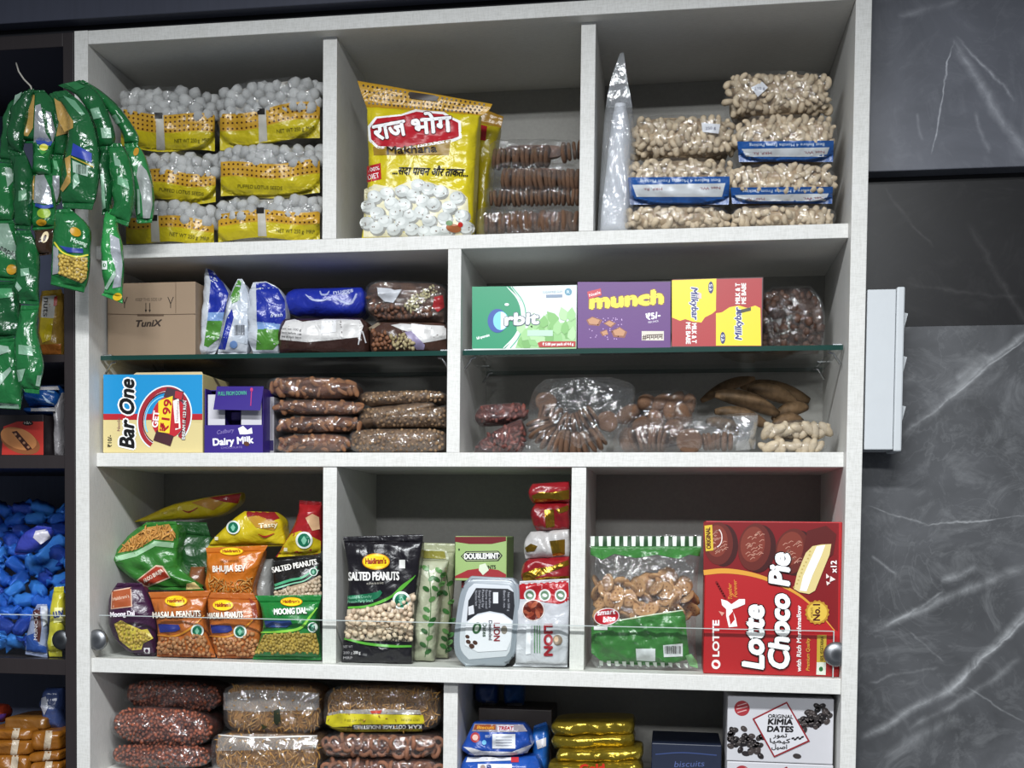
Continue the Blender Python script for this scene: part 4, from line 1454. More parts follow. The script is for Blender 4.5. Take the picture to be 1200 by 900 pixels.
# ------------------------------------------------------------------ row 2, right: three boxes and a dark bag on the glass
b = Box('chewing_gum_box', 'green and white chewing gum box with leaf print on the glass', 'box', 553, 335, 675.5, 409, FY + 0.006, 0.06, '#dfe6e3', GZ + 0.0004)
b.poly('#0c8f63', [(553.3, 336), (598, 335.5), (610, 352), (613, 372), (606, 392), (592, 408.5), (553.3, 408.5)], layer=1)
b.line('#e8f3ee', [(594, 336), (608, 352), (612, 372), (605, 392), (590, 408)], [0.6, 2.6, 3, 2.4, 1], 2)
b.line('#2fae82', [(600, 336), (613, 354), (616, 374), (608, 395), (598, 408)], 1, 2)
r5 = random.Random(3)
b.poly('#9ecb8c', [(604, 408), (609, 393), (622, 384), (640, 380), (662, 378), (675, 372), (675, 408.6)], layer=1)
for i in range(24):
    x, y = 612 + (i % 8) * 8.2 + r5.uniform(-2, 2), 409 - (i // 8) * 10 - (i % 8) * 1.6 + r5.uniform(-3, 3)
    L, w = r5.uniform(15, 22), r5.uniform(10, 14)
    a = r5.uniform(-2.3, -0.9)
    q = [(x + L * u * math.cos(a) - v * w * math.sin(a), y + L * u * math.sin(a) + v * w * math.cos(a)) for u, v in ((0, 0), (0.25, 0.45), (0.6, 0.42), (1, 0), (0.6, -0.42), (0.25, -0.45))]
    q = [(min(674.5, max(600, qx)), min(408, qy)) for qx, qy in q]
    b.poly(r5.choice(['#7fb86a', '#8cc37a', '#9ccc8a', '#74ad60', '#b0d8a0']), q, layer=2 + i % 5, name='printed_leaf')
b.ell('#2a4fa0', 583, 376, 11.5, 14, 0, 4)
b.ell('#7fd0ea', 587, 376, 9, 11, 0, 5)
b.poly('#f2f8fb', ellipse(587, 376, 8, 10.4, 0, 14, -90, 90), layer=6)
b.txt('#ffffff', 'rbit', (592, 381), (631, 379), 13, 8, italic=0.1, bold=0.07, outline='#66727c', ow=0.08)
b.ell('#eef6f8', 594, 357, 2.6, 1.6, 0, 6)
b.txt('#e8f3ee', 'full spearmint', (559, 398), (574, 394), 3.2, 3, bold=0.05)
b.txt('#8fa6b8', 'SUGARFREE GUM', (636, 344), (659, 343), 2.6, 2)
b.ell('#5c94ad', 666, 342, 4.2, 4.2, 0, 2)
b.txt('#e8f3f6', 'R', (664.3, 344), (667.7, 344), 3.6, 3)
b.poly('#7d8fa6', [(640, 345.5), (659, 345), (659, 348.5), (640, 349)], layer=2)
b.rect('#b9d8c2', 618, 387, 648, 394, layer=8)
b.poly('#b02a22', [(630, 402), (634, 400.3), (674.5, 400), (674.5, 406.5), (632, 407)], layer=8)
b.txt('#ffffff', '₹ 5.00 per pack of 4.4 g', (636, 405), (672, 404.6), 3, 9, bold=0.04)

b = Box('chocolate_wafer_box', 'purple chocolate wafer box with bubbly yellow lettering', 'box', 676.5, 330, 786, 408, FY + 0.006, 0.06, '#5f2c79', GZ + 0.0004, mat=card('#4d4650'))  # body card greyed so its top bounces less purple onto the shelf above
b.rect('#5f2c79', 676.9, 330.4, 785.6, 407.6, layer=0.6, name='printed_front', mat=card('#5f2c79'))
b.txt('#f0dd3a', 'munch', (692, 361), (776, 355), 15, 1, italic=0.1, bold=0.13, outline='#8a5a1c', ow=0.05)
b.poly('#c22c3a', [(688, 342), (704, 338), (705, 346), (690, 351)], layer=3)
b.txt('#ffffff', 'Nestle', (691, 348), (704, 344), 3.6, 4)
for q in ([(687, 375), (694, 371), (706, 375), (702, 382), (690, 381)], [(707, 379), (714, 375), (722, 379), (716, 384)], [(716, 388), (726, 383), (735, 389), (732, 396), (719, 395)], [(703, 389), (711, 386), (713, 392), (706, 394)]):
    b.poly('#8d5038', q, layer=1)
    b.poly('#c08a62', [((x * 3 + q[1][0]) / 4, (y * 3 + q[1][1]) / 4 + 1) for x, y in q], layer=2)
b.poly('#c9a6d8', *[ellipse(r5.uniform(690, 730), r5.uniform(372, 398), 0.7, 0.7, 0, 5) for _ in range(40)], layer=1, name='printed_crumbs')
b.txt('#f3eef6', '₹5/-', (758, 375), (774, 372), 7, 1, bold=0.07)
b.txt('#f3eef6', 'PER PACK', (760, 379), (772, 377), 2.2, 1)
b.rect('#d9d2c4', 752, 388, 778, 399, layer=1)
b.txt('#4a2a1c', '#मममम', (753, 398), (777, 397), 6, 2, bold=0.03)

b = Box('milk_chocolate_box', 'yellow and red milk chocolate box with sideways lettering', 'box', 787, 325.5, 893.5, 406, FY + 0.006, 0.06, '#b92c30', GZ + 0.0004, mat=card('#5c4a4a'))  # body card dulled likewise, to keep red bounce light off the shelf
b.poly('#b92c30', [(787.4, 328), (893, 326), (892, 405.5), (787.4, 405.8)], layer=0.6, name='printed_front', mat=card('#b02a2e'))
b.poly('#f0d822', [(787.4, 328.5), (839.5, 326.5), (839, 364), (834, 368), (826, 372), (822, 378), (812, 377), (803, 374), (797, 376), (787.4, 372)], layer=1)
b.poly('#f0d822', [(839, 405), (839, 367), (846, 366), (855, 360), (866, 358), (876, 361), (885, 358), (891, 361), (892, 405)], layer=1)
b.txt('#262a78', 'Milkybar', (810, 337), (811, 374), 7.5, 2, italic=0.2, bold=0.05, outline='#f3f1e6', ow=0.12)
b.txt('#262a78', 'Milkybar', (869, 398), (868, 361), 7.5, 2, italic=0.2, bold=0.05, outline='#f3f1e6', ow=0.12)
b.txt('#f7efe9', 'MILK & T', (811, 379), (811, 402), 5.2, 2, bold=0.06)
b.txt('#f7efe9', 'ME BABE', (804, 378), (804, 403), 5.2, 2, bold=0.06)
b.txt('#f7efe9', 'MILK & T', (867, 356), (867, 332), 5.2, 2, bold=0.06)
b.txt('#f7efe9', 'ME BABE', (874, 356), (874, 332), 5.2, 2, bold=0.06)
b.poly('#e9c6c0', [(818, 342), (822, 344), (822, 350), (818, 350)], layer=2)
for x, y in ((833, 337), (847, 396)):
    b.ell('#23286c', x, y, 3, 7, 0, 2)
    b.txt('#ffffff', '₹5', (x + 1.5, y + 4), (x + 1.5, y - 4), 3.4, 3)
b.poly('#3c3a24', [(864, 364), (880, 360), (880, 364), (864, 368)], layer=3)

b = Bag('dark_fruit_bag', 'dark brown clear bag of dried fruit standing in shadow right of the sweet boxes', 'bag', [((905, 336), (950, 335)), ((893, 345), (963, 350)), ((889, 365), (967, 370)), ((889, 388), (966, 388)), ((894, 402), (960, 403))],
        FY + 0.075, 0.07, clear=CLEAR, core=food('#4a352b', '#231813', 40), a=2.6, b=2.4, floor=GZ + 0.0005, wr=0.005, seed=71, coren=0.003)
b.bits('dried_pieces', blob('n', 1, (1, 0.8, 0.6), 0.15, 9), food('#5a4033', '#33221b', 60), b.outline(0.85), 7, 0.016, 60, 0.006, 9)

# ------------------------------------------------------------------ row 2, right: dried fruit below the glass
LONGD = blob('d', 2, (1, 0.42, 0.42), 0.14, 2)


def chips(label, rows, yf, seed, floor=None):
    b = Bag('dried_chilli_pack', label, 'dried fruit bag', rows, yf, 0.09, clear=CLEAR, core=food('#5c3029', '#33191a', 60), a=2.8, b=2.2, floor=floor, wr=0.005, seed=seed, coren=0.004, group='packs of red-brown dried fruit')
    b.bits('dried_fruit', blob('n', 1, (1, 0.45, 0.35), 0.15, 3), food('#80483e', '#4a2826', 70), b.outline(0.86), 4.6, 0.014, 120, 0.006, seed)
    return b


chips('red-brown dried fruit pack tilted up to the right, lowest in the corner', [((590, 498), (612, 490)), ((572, 508), (616, 500)), ((558, 518), (617, 512)), ((553, 529), (612, 527))], FYB + 0.01, 72, F2)
chips('red-brown dried fruit pack on top in the dark corner', [((563, 474), (610, 471)), ((556, 484), (618, 480)), ((555, 492), (618, 488)), ((560, 500), (600, 497))], FYB + 0.03, 73)

b = Bag('dried_fig_bag', 'large clear bag holding a ring of dried figs, knotted open at the top', 'dried fruit bag', [((640, 444), (716, 442)), ((627, 455), (742, 451)), ((620, 475), (743, 470)), ((617, 500), (732, 500)), ((612, 520), (714, 520)), ((612, 530), (710, 530))],
        FYB, 0.085, clear=film('#e4e8ec', 0.02, 0.2, 1.3), a=2.4, b=3.2, floor=F2, wr=0.009, seed=74, df=0.03, wf=0.8)


def fig_row(b, pts, sz, depth, squash=0.8, mat=None, seed=1, disc=(0.2, 0.2)):
    """dried figs threaded along a curve of pixels lying at the given depths"""
    r = random.Random(seed)
    L = smooth_line(pts, 8)
    acc, last = [], None
    for q in L:
        if last is None or math.hypot(q[0] - last[0], q[1] - last[1]) > 5.0:
            acc.append(q)
            last = q
    n = len(acc)
    for i, q in enumerate(acc):
        y = depth[0] + (depth[1] - depth[0]) * i / max(1, n - 1) if not callable(depth) else depth(i / max(1, n - 1))
        p = pt(q[0], q[1], y)
        nx = acc[min(i + 1, n - 1)][0] - acc[max(i - 1, 0)][0]
        ny = acc[min(i + 1, n - 1)][1] - acc[max(i - 1, 0)][1]
        ang = math.atan2(-ny, nx)
        o = link_mesh('dried_fig', FIG[0], b.t, p, mat or M_FIG)
        k = sz * r.uniform(0.9, 1.1)
        o.scale = (k, k, k * squash)
        o.rotation_euler = (r.uniform(-.1, .1) + disc[0] * (r.random() - .5), math.pi / 2 - ang + r.uniform(-.1, .1), r.uniform(-.15, .15))


LFIG = food('#b39274', '#7a5a45', 70, 0.7, 0.7)
fig_row(b, [(630, 494), (636, 508), (650, 517), (670, 521), (690, 519), (705, 509)], 0.034, (FYB + 0.026, FYB + 0.026), 0.62, LFIG, 3)
fig_row(b, [(634, 486), (650, 490), (668, 497), (684, 492), (698, 484)], 0.030, lambda u: FYB + 0.06, 0.62, LFIG, 4)
for px, py in ((640, 471), (712, 494)):
    o = link_mesh('dried_fig', FIG[0], b.t, pt(px, py, FYB + 0.075), LFIG)
    o.scale = (0.03, 0.03, 0.022)
    o.rotation_euler = (math.pi / 2 - 0.3, 0, 0.3)

DATEM = food('#8d6a50', '#5a3f30', 60, 0.6, 0.6)
b = Bag('dried_date_bag', 'bag of brown dried dates behind the fig ring and the zip bag', 'dried fruit bag', [((752, 458), (802, 456)), ((735, 468), (816, 466)), ((728, 485), (818, 485)), ((726, 508), (814, 508)), ((730, 528), (808, 528))],
        FYB + 0.09, 0.11, clear=CLEAR, core=food('#4d382c', '#2a1d17', 40), a=2.8, b=2.4, floor=F2, wr=0.004, seed=75, coren=0.012)
b.pieces('dried_date', [proto('dried_date', blob('d', 2, (1, 0.6, 0.6), 0.12, 4))], DATEM, b.outline(0.88), 15, 0.036, 30, 0.012, 75)

b = Bag('zip_bag', 'clear zip-top bag of dried fig rings lying with its sealed end to the right', 'dried fruit bag', [((760, 490), (880, 485)), ((736, 496), (889, 486)), ((720, 510), (886, 508)), ((718, 530), (878, 529))],
        FYB - 0.004, 0.07, clear=film('#e4e8ec', 0.03, 0.2, 1.0), a=3.2, b=2.6, floor=F2, wr=0.004, seed=76, df=0.03)
b.poly('#cfd4d8', [(858, 488), (888, 486.5), (885, 526), (862, 528), (866, 505)], layer=1, name='sealed_end', mat=film('#d3d7da', 0.22, 0.45, 0.6))
fig_row(b, [(742, 516), (760, 512), (776, 514), (784, 516)], 0.033, (FYB + 0.03, FYB + 0.03), 0.55, LFIG, 6)
fig_row(b, [(826, 518), (840, 517), (858, 518)], 0.024, (FYB + 0.03, FYB + 0.03), 0.9, food('#a3745c', '#6d4838', 70), 7)
for px, py, k in ((808, 517, 0.034), (752, 500, 0.026), (790, 502, 0.026)):
    o = link_mesh('dried_fig', FIG[0], b.t, pt(px, py, FYB + 0.012 if k > 0.03 else FYB + 0.055), LFIG)
    o.scale = (k, k, k * 0.8)
    o.rotation_euler = (math.pi / 2 - 0.2, 0, 0.1)

r6 = random.Random(11)
DRY = food('#7a6045', '#43331f', 50, 0.65, 0.7)
for i, (xa, ya, xb, yb, w, dp) in enumerate([(822, 470, 884, 444, 0.016, .17), (838, 462, 912, 486, 0.022, .12), (876, 456, 934, 474, 0.021, .15), (868, 452, 948, 470, 0.022, .19), (838, 482, 900, 500, 0.018, .10),
                                             (906, 492, 946, 478, 0.02, .145), (828, 494, 872, 510, 0.018, .14), (905, 500, 940, 494, 0.018, .12)]):
    a, c2 = pt(xa, ya, FR + dp), pt(xb, yb, FR + dp + 0.02)
    P, R_ = [], []
    for k in range(9):
        u = k / 8
        P.append(np.array(a.lerp(c2, u)) + np.array([0, 0, 0.006 * math.sin(u * 3.1)]))
        R_.append(w / 2 * (0.12 + 0.95 * math.sin(math.pi * (0.06 + 0.88 * u)) ** 0.7))
    words8 = ['topmost of the long brown dried pods, slanting up to the right', 'long brown dried pod in the middle of the heap, thickest one', 'long brown dried pod near the right, tapering to the right', 'long brown dried pod at the back by the back panel',
              'long brown dried pod just above the zip bag', 'short dried pod above the pale nuts at the right', 'dark dried pod half under the zip bag', 'small dried pod wedged beside the pale nuts']
    o = tube('dried_pod', P, R_, DRY, None, 10)
    tag(o, words8[i], 'dried fruit', 'loose long dried pods')


def pale_pack(label, x0, y0, x1, y1, yf, seed, floor=None, dy=0):
    b = Bag('pale_nut_pack', label, 'nut pack', pill(x0, y0, x1, y1, 2.6, dy), yf, 0.09, clear=CLEAR, core=food('#94836a', '#665643', 60), a=2.6, b=2.2, floor=floor, wr=0.003, seed=seed, coren=0.01,
            group='packs of pale shelled nuts')
    b.pieces('pale_nut', [proto('pale_nut', blob('n', 2, (1, 0.5, 0.5), 0.06, 8))], food('#cbbda4', '#a18d72', 60, 0.5, 0.2), b.outline(0.95), 7.6, 0.024, 60, 0.008, seed, 0.9)
    return b


pale_pack('pack of pale nuts on the shelf in the right corner', 893, 515, 970, 531, FYB + 0.004, 77, F2)
pale_pack('pack of pale nuts lying on the other one in the right corner', 890, 491, 973, 518, FYB + 0.006, 78, None, -3)

# ------------------------------------------------------------------ row 3, left: snack packets heaped behind the glass guard
F3 = SH3[0]
GY = 0.02                                    # just behind the guard
M_PNUT = food('#c08a5c', '#8a5a38', 120, 0.5, 0.3)
M_PALE = food('#d9c7ad', '#a8907a', 120, 0.5, 0.3)
M_DAL = food('#c2a650', '#8c7430', 140, 0.5, 0.3)
M_SEV = food('#cf9b52', '#9a6a30', 100, 0.55, 0.3)


def leafmark(b, x, y, r, l=6):
    b.ell('#dfe8e2', x, y, r, r, 0, l)
    b.ell('#14694c', x, y, r * 0.74, r * 0.78, 0, l + 1)
    b.poly('#7fc0a2', [(x - r * 0.1, y + r * 0.5), (x - r * 0.35, y), (x, y - r * 0.5), (x + r * 0.35, y), (x + r * 0.1, y + r * 0.5)], layer=l + 2)


def badge(b, x, y, rx, ry, l=5, rot=0):
    b.ell('#c9861c', x, y, rx * 1.08, ry * 1.12, rot, l)
    b.ell('#f0d022', x, y, rx, ry, rot, l + 1)
    b.txt('#9a2a1c', "Haldiram's", (x - rx * 0.8, y + ry * 0.3), (x + rx * 0.8, y + ry * 0.25), ry * 0.75, l + 2, bold=0.05)


def packet(label, rows, yf, D, color, seed, floor=None, seals=(0.1, 0.05), **kw):
    return Bag('snack_packet', label, 'snack packet', rows, yf, D, color, floor=floor, seals=seals, seed=seed, wr=kw.pop('wr', 0.003), a=kw.pop('a', 2.6), b=kw.pop('b', 2.8), df=kw.pop('df', min(D / 2, 0.018)), **kw)


# back row, highest ones first
b = packet('yellow and red snack packet lying on top at the back, left of the compartment', [((248, 582), (284, 577)), ((205, 591), (280, 590)), ((176, 603), (262, 603)), ((156, 612), (238, 608))], GY + 0.105, 0.06, '#c2ac1c', 81, seals=(0, 0))
b.poly('#8c1e24', [(244, 583), (283, 578), (279, 590), (262, 588)], layer=2, mat=foil('#8c1e24'))
b.poly('#a87a34', [(224, 589), (246, 583), (262, 589), (250, 598)], layer=2)
b.line('#8c2a20', [(214, 598), (222, 600), (232, 595)], [0.8, 2, 0.8], 3)
b.txt('#b09a2a', 'namkeen', (190, 603), (208, 598), 4, 3)
b = packet('dark green snack packet standing in shadow behind the yellow one', [((196, 611), (242, 612)), ((206, 625), (250, 628)), ((208, 645), (250, 650)), ((205, 690), (248, 690))], GY + 0.085, 0.05, '#1d4a22', 82, F3)
b = packet('yellow and red snack packet slumped over the orange one, round badge at left', [((287, 599), (322, 600)), ((275, 608), (331, 610)), ((261, 621), (333, 622)), ((250, 632), (335, 634)), ((243, 642), (334, 640))], GY + 0.06, 0.07, '#cdb61c', 83, seals=(0, 0.06))
b.poly('#8a1f22', [(288, 599), (322, 600), (328, 607), (318, 611), (300, 604), (290, 606)], layer=2, mat=foil('#8a1f22'))
b.poly('#b3842c', [(290, 606), (302, 604), (326, 612), (322, 622), (300, 618)], layer=2)
leafmark(b, 274, 618, 8)
b.txt('#efe4c0', 'Tasty', (304, 619), (326, 617), 5.5, 5, bold=0.04)
b.line('#a32a1e', [(303, 626), (311, 629), (322, 625)], [0.8, 2.4, 0.8], 5)
b.rect('#e6dfc4', 252, 629, 256, 633, layer=4)
b = packet('red and yellow snack packet propped up against the divider, upper right of the heap', [((351, 586), (377, 588)), ((350, 604), (377, 604)), ((341, 624), (377, 624)), ((332, 640), (377, 640)), ((323, 653), (372, 650))], GY + 0.055, 0.06, '#9e1c22', 84, seals=(0.06, 0.05))
b.poly('#d6bf1f', [(341, 626), (352, 622), (376, 634), (376, 648), (366, 650), (325, 653), (331, 641)], layer=1, mat=foil('#cdb61c'))
leafmark(b, 357, 633, 10)
b.poly('#c7a07a', [(358, 607), (366, 602), (374, 606), (375, 620), (366, 622)], layer=2)
b.rect('#e6dfc4', 333, 642, 337, 646, layer=3)

b = packet('green packet of fried noodles slouching to the left, red-brown label', [((172, 612), (206, 611)), ((154, 625), (210, 622)), ((137, 645), (209, 640)), ((132, 659), (208, 654)), ((146, 671), (213, 668)), ((162, 683), (232, 684)), ((172, 691), (240, 692))],
           GY + 0.05, 0.075, '#357a2e', 85, seals=(0.05, 0.05), wr=0.005)
b.poly('#b98544', [(138, 648), (150, 633), (172, 618), (198, 614), (206, 626), (203, 634), (180, 632), (160, 644)], layer=1)
b.bits('fried_noodles', arc_mesh('s', 0.9, 0.10, 0.10, 5, 4), M_SEV, [(141, 646), (152, 634), (172, 620), (197, 616), (204, 627), (180, 630), (160, 642)], 2.6, 0.012, 130, -0.002, 3)
b.poly('#9fc7a0', [(135, 652), (160, 646), (182, 634), (204, 636), (203, 642), (182, 640), (160, 652), (136, 658)], layer=1)
b.poly('#d6b8a0', [(160, 680), (183, 662), (191, 663), (200, 677), (172, 689)], layer=2)
b.poly('#a23a26', [(162, 680), (183, 664), (190, 665), (198, 676), (172, 687)], layer=3)
b.txt('#e9d6c4', 'ALOO BHUJIA', (170, 683), (192, 670), 4.5, 4, bold=0.05)
b.poly('#cdb87a', [(219, 684), (228, 682), (236, 690), (218, 691)], layer=2)
b = packet('small brown packet wedged between the green noodle packet and the orange one', [((224, 664), (240, 664)), ((222, 676), (242, 676)), ((222, 700), (242, 700))], GY + 0.07, 0.04, '#7a4a2a', 80, F3, seals=(0, 0))

b = packet('orange packet of fine sev standing on the peanut packets', [((241, 642), (314, 639)), ((243, 652), (309, 649)), ((243, 670), (303, 668)), ((242, 688), (297, 688)), ((244, 703), (299, 702))], GY + 0.045, 0.06, '#c9701f', 86, seals=(0.1, 0))
badge(b, 272, 646, 13, 4.2)
b.txt('#f3ece0', 'BHUJIA SEV', (250, 670), (288, 669), 7, 5, bold=0.05)
b.txt('#5a2a10', 'CRISPY NOODLES', (259, 659), (280, 658), 2.4, 5)
b.bits('sev', arc_mesh('s', 0.8, 0.09, 0.09, 5, 4), M_SEV, [(245, 676), (270, 682), (296, 676), (294, 697), (246, 697)], 2.6, 0.010, 150, -0.0015, 4)
b.poly('#c9542a', [(244, 696), (256, 698), (296, 696), (298, 702), (245, 703)], layer=2)
b = packet('clear grey packet corner between the orange sev and black peanut packets', [((309, 655), (320, 655)), ((303, 668), (320, 668)), ((302, 697), (321, 697)), ((303, 740), (320, 740))], GY + 0.075, 0.035, '#8f8f8c', 87, F3, seals=(0, 0))
b = packet('black salted peanuts packet behind the green lentil packet', [((321, 656), (375, 652)), ((321, 668), (377, 664)), ((320, 685), (377, 684)), ((320, 702), (377, 702)), ((322, 740), (377, 740))], GY + 0.05, 0.06, '#1b1918', 88, F3, seals=(0.06, 0))
b.txt('#f1efe9', 'SALTED PEANUTS', (320, 671), (372, 661), 6.2, 5, bold=0.05)
b.line('#4fa77a', [(322, 686), (340, 680), (356, 676), (372, 664)], [3, 3, 2.4, 1], 3)
b.line('#8fd0ae', [(322, 690), (342, 684), (358, 680), (374, 668)], [2, 1.6, 1.4, 1], 3)
b.poly('#bda98f', [(322, 694), (344, 686), (360, 682), (375, 674), (376, 700), (322, 700)], layer=1)
b.bits('peanuts', PEA_V, M_PALE, [(323, 693), (344, 688), (360, 684), (375, 676), (376, 698), (322, 699)], 4.0, 0.0075, 120, -0.001, 5)
leafmark(b, 368, 670, 5)

# front row
b = packet('purple lentil packet at the left end of the front row', [((138, 683), (166, 683)), ((130, 697), (173, 696)), ((128, 715), (181, 715)), ((129, 732), (184, 732)), ((136, 750), (184, 750)), ((150, 764), (183, 765)), ((160, 770), (181, 771))],
           GY + 0.004, 0.055, '#3a1738', 91, F3, seals=(0.05, 0.03), a=2.3)
b.poly('#d9b7a0', [(131, 692), (154, 688), (155, 711), (130, 714)], layer=1)
b.poly('#a4522f', [(132, 693), (153, 689.5), (154, 710), (131, 713)], layer=2)
b.txt('#e9d0b8', "Haldiram's", (133, 704), (152, 700), 4, 3)
b.txt('#f3ecf3', 'Moong Dal', (130, 723), (158, 721), 5.6, 3, bold=0.06)
b.poly('#c9b64a', [(134, 731), (142, 727), (150, 731), (166, 738), (173, 737), (180, 748), (168, 754), (166, 761), (155, 762), (141, 751)], layer=2)
b.bits('lentils', PEA_V, M_DAL, [(136, 732), (143, 729), (166, 740), (177, 748), (166, 752), (163, 760), (156, 760), (143, 750)], 3.2, 0.006, 90, -0.001, 6)
b.rect('#e4dfe6', 169, 759, 176, 766, layer=3)
b.ell('#3a1738', 172.5, 762.5, 2, 2, 0, 4)


def peanut_packet(label, rows, yf, seed, ox, text, tx0, tx1, marks):
    b = packet(label, rows, yf, 0.06, '#b9662a', seed, F3, (0.1, 0.04))
    badge(b, *marks[0])
    b.txt('#f3ead9', text, tx0, tx1, 6.8, 5, bold=0.05, outline='#6e3216', ow=0.06)
    x, y = marks[1]
    b.poly('#27307c', [(x, y - 4), (x + 24, y - 3), (x + 26, y + 2), (x + 20, y + 5), (x + 2, y + 6)], layer=5)
    b.line('#d9902f', [(x - 1, y + 9), (x + 20, y + 10), (x + 38, y + 1), (x + 54, y - 14)], [1, 2.2, 2.4, 1], 4)
    leafmark(b, *marks[2], 7.6)
    return b


b = peanut_packet('orange masala peanuts packet, second from the left in the front row', [((174, 694), (247, 692)), ((178, 704), (243, 702)), ((184, 724), (239, 722)), ((186, 744), (243, 744)), ((185, 758), (249, 758)), ((184, 770), (253, 771))],
                  GY, 92, 0, 'MASALA PEANUTS', (180, 724), (236, 722), [(207, 704, 12.5, 6), (186, 735), (232, 739)])
b.bits('peanuts', PEA_V, M_PNUT, [(187, 747), (212, 748), (238, 744), (244, 758), (249, 767), (187, 766)], 3.9, 0.0075, 170, -0.0012, 7)
b = peanut_packet('orange masala peanuts packet twisted at its right side, third in the front row', [((243, 694), (297, 695)), ((244, 706), (303, 708)), ((246, 724), (304, 726)), ((248, 742), (306, 742)), ((251, 757), (304, 757)), ((255, 771), (300, 771))],
                  GY + 0.003, 93, 0, 'MASALA PEANUTS', (244, 725), (285, 723), [(262, 709, 11.5, 6), (247, 736), (282, 740)])
b.bits('peanuts', PEA_V, M_PNUT, [(251, 748), (270, 749), (296, 742), (302, 755), (298, 767), (256, 767)], 3.9, 0.0075, 150, -0.0012, 8)
b.poly('#7a2a1c', [(292, 700), (300, 706), (303, 722), (297, 728), (296, 714)], layer=5, mat=foil('#8c3a22'))
b = packet('green moong dal packet at the right end of the front row', [((299, 698), (377, 697)), ((305, 708), (375, 707)), ((309, 724), (371, 724)), ((308, 740), (371, 740)), ((303, 756), (374, 756)), ((296, 774), (377, 775))], GY, 0.06, '#1f7a35', 94, F3, (0.1, 0.05))
badge(b, 342, 705, 12, 4.8)
b.txt('#f1f3ea', 'MOONG DAL', (322, 720), (360, 718.5), 6.8, 5, bold=0.05, outline='#0f4a20', ow=0.06)
b.poly('#27407c', [(310, 727), (341, 727), (343, 731), (336, 735), (312, 735)], layer=5)
b.line('#8fd04a', [(306, 741), (330, 740), (352, 736), (364, 722), (372, 712)], [1.5, 3, 3.2, 2.6, 1], 4)
leafmark(b, 367, 735, 6)
b.poly('#b59a48', [(309, 744), (340, 742), (370, 742), (374, 757), (374, 764), (300, 764), (304, 754)], layer=1)
b.bits('lentils', PEA_V, M_DAL, [(310, 744), (340, 742), (369, 743), (373, 757), (373, 765), (300, 765), (304, 755)], 3.2, 0.0062, 260, -0.001, 9)

# ------------------------------------------------------------------ row 3, middle
b = Bag('peanut_pouch', 'tall black standing pouch of salted peanuts with a yellow oval badge', 'snack pouch', [((402, 629), (496, 626)), ((404, 640), (495, 640)), ((408, 665), (492, 664)), ((409, 690), (489, 690)), ((406, 725), (485, 725)), ((403, 755), (483, 756)), ((400, 778), (483, 779))],
        GY + 0.006, 0.055, '#17141a', floor=F3, seals=(0.05, 0), a=3.2, b=4, wr=0.003, seed=101, df=0.014)
badge(b, 441, 658, 15, 8.6)
b.txt('#f3f1ec', 'SALTED PEANUTS', (409, 680), (468, 679.5), 9.5, 5, bold=0.045)
b.txt('#b9b4a8', 'classic', (430, 685), (450, 684), 2.8, 5)
b.poly('#d9d9d4', [(468, 656), (475, 656), (475, 666), (468, 666)], layer=3)
b.line('#1d6b4a', [(408, 702), (424, 701), (440, 698), (447, 693)], [8, 9, 8, 4], 3)
b.txt('#8fd0ae', 'Healthy & Crunchy', (408, 702), (436, 700), 3.4, 5)
b.txt('#8fd0ae', 'Protein Party Snack', (408, 707), (438, 705), 3.4, 5)
for k, o in enumerate((0, 6, 12)):
    b.line('#57a336', [(408, 712), (432, 710), (456 + o / 2, 701 - o / 3), (472 + o * 0.8, 686 - o / 2), (480 + o * 0.6, 680 - o / 2)], [2.4, 2.6, 2.6, 2, 0.5], 4)
leafmark(b, 471, 703.5, 10.5)
b.poly('#b3a48f', [(407, 714), (432, 712), (456, 706), (486, 694), (485, 725), (483, 752), (404, 750), (406, 728)], layer=1)
b.bits('peanuts', PEA_V, M_PALE, [(408, 716), (432, 714), (456, 709), (485, 698), (484, 725), (482, 749), (405, 746)], 5.0, 0.0098, 220, -0.0018, 10)
b.txt('#2a2420', 'HIGH IN', (452, 745), (476, 744.5), 4.2, 9, bold=0.06)
b.txt('#2a2420', 'PROTEIN', (452, 751.5), (478, 751), 4.2, 9, bold=0.06)
b.line('#5aa83a', [(404, 748), (430, 754), (460, 757), (483, 757)], [2.2, 3, 3, 2.4], 8)
b.poly('#17141a', [(403, 751), (430, 757), (460, 760), (483, 759), (483, 777), (401, 777)], layer=7, mat=foil('#17141a'))
for y, s in ((757, 'NET WT'), (764, '200 g'), (770, 'MRP')):
    b.txt('#a9a5a8', s, (403, y + 2), (414, y + 2), 3, 9)
b.txt('#d6d3d4', '200 g', (415, 766), (423, 766), 3.4, 9, bold=0.05)

b1 = Bag('leaf_print_pouch', 'pale green leaf-print pouch behind its twin, only the right edge showing', 'pouch', [((494, 636), (533, 637)), ((498, 655), (533, 655)), ((502, 690), (531, 690)), ((500, 730), (528, 730)), ((496, 768), (525, 768))],
         GY + 0.07, 0.04, '#a9ad8c', floor=F3, seals=(0.08, 0), a=3, b=4, wr=0.004, seed=102)
b2 = Bag('leaf_print_pouch', 'pale green leaf-print pouch right beside the black peanut pouch', 'pouch', [((493, 643), (523, 645)), ((490, 655), (526, 656)), ((488, 690), (518, 690)), ((486, 730), (514, 730)), ((485, 771), (509, 772))],
         GY + 0.03, 0.045, '#b4b89c', floor=F3, seals=(0.1, 0), a=2.6, b=4, wr=0.004, seed=103)
b2.poly('#8f8a3c', [(495, 645), (521, 646), (523, 655), (494, 654)], layer=3, mat=foil('#8f8a3c'))
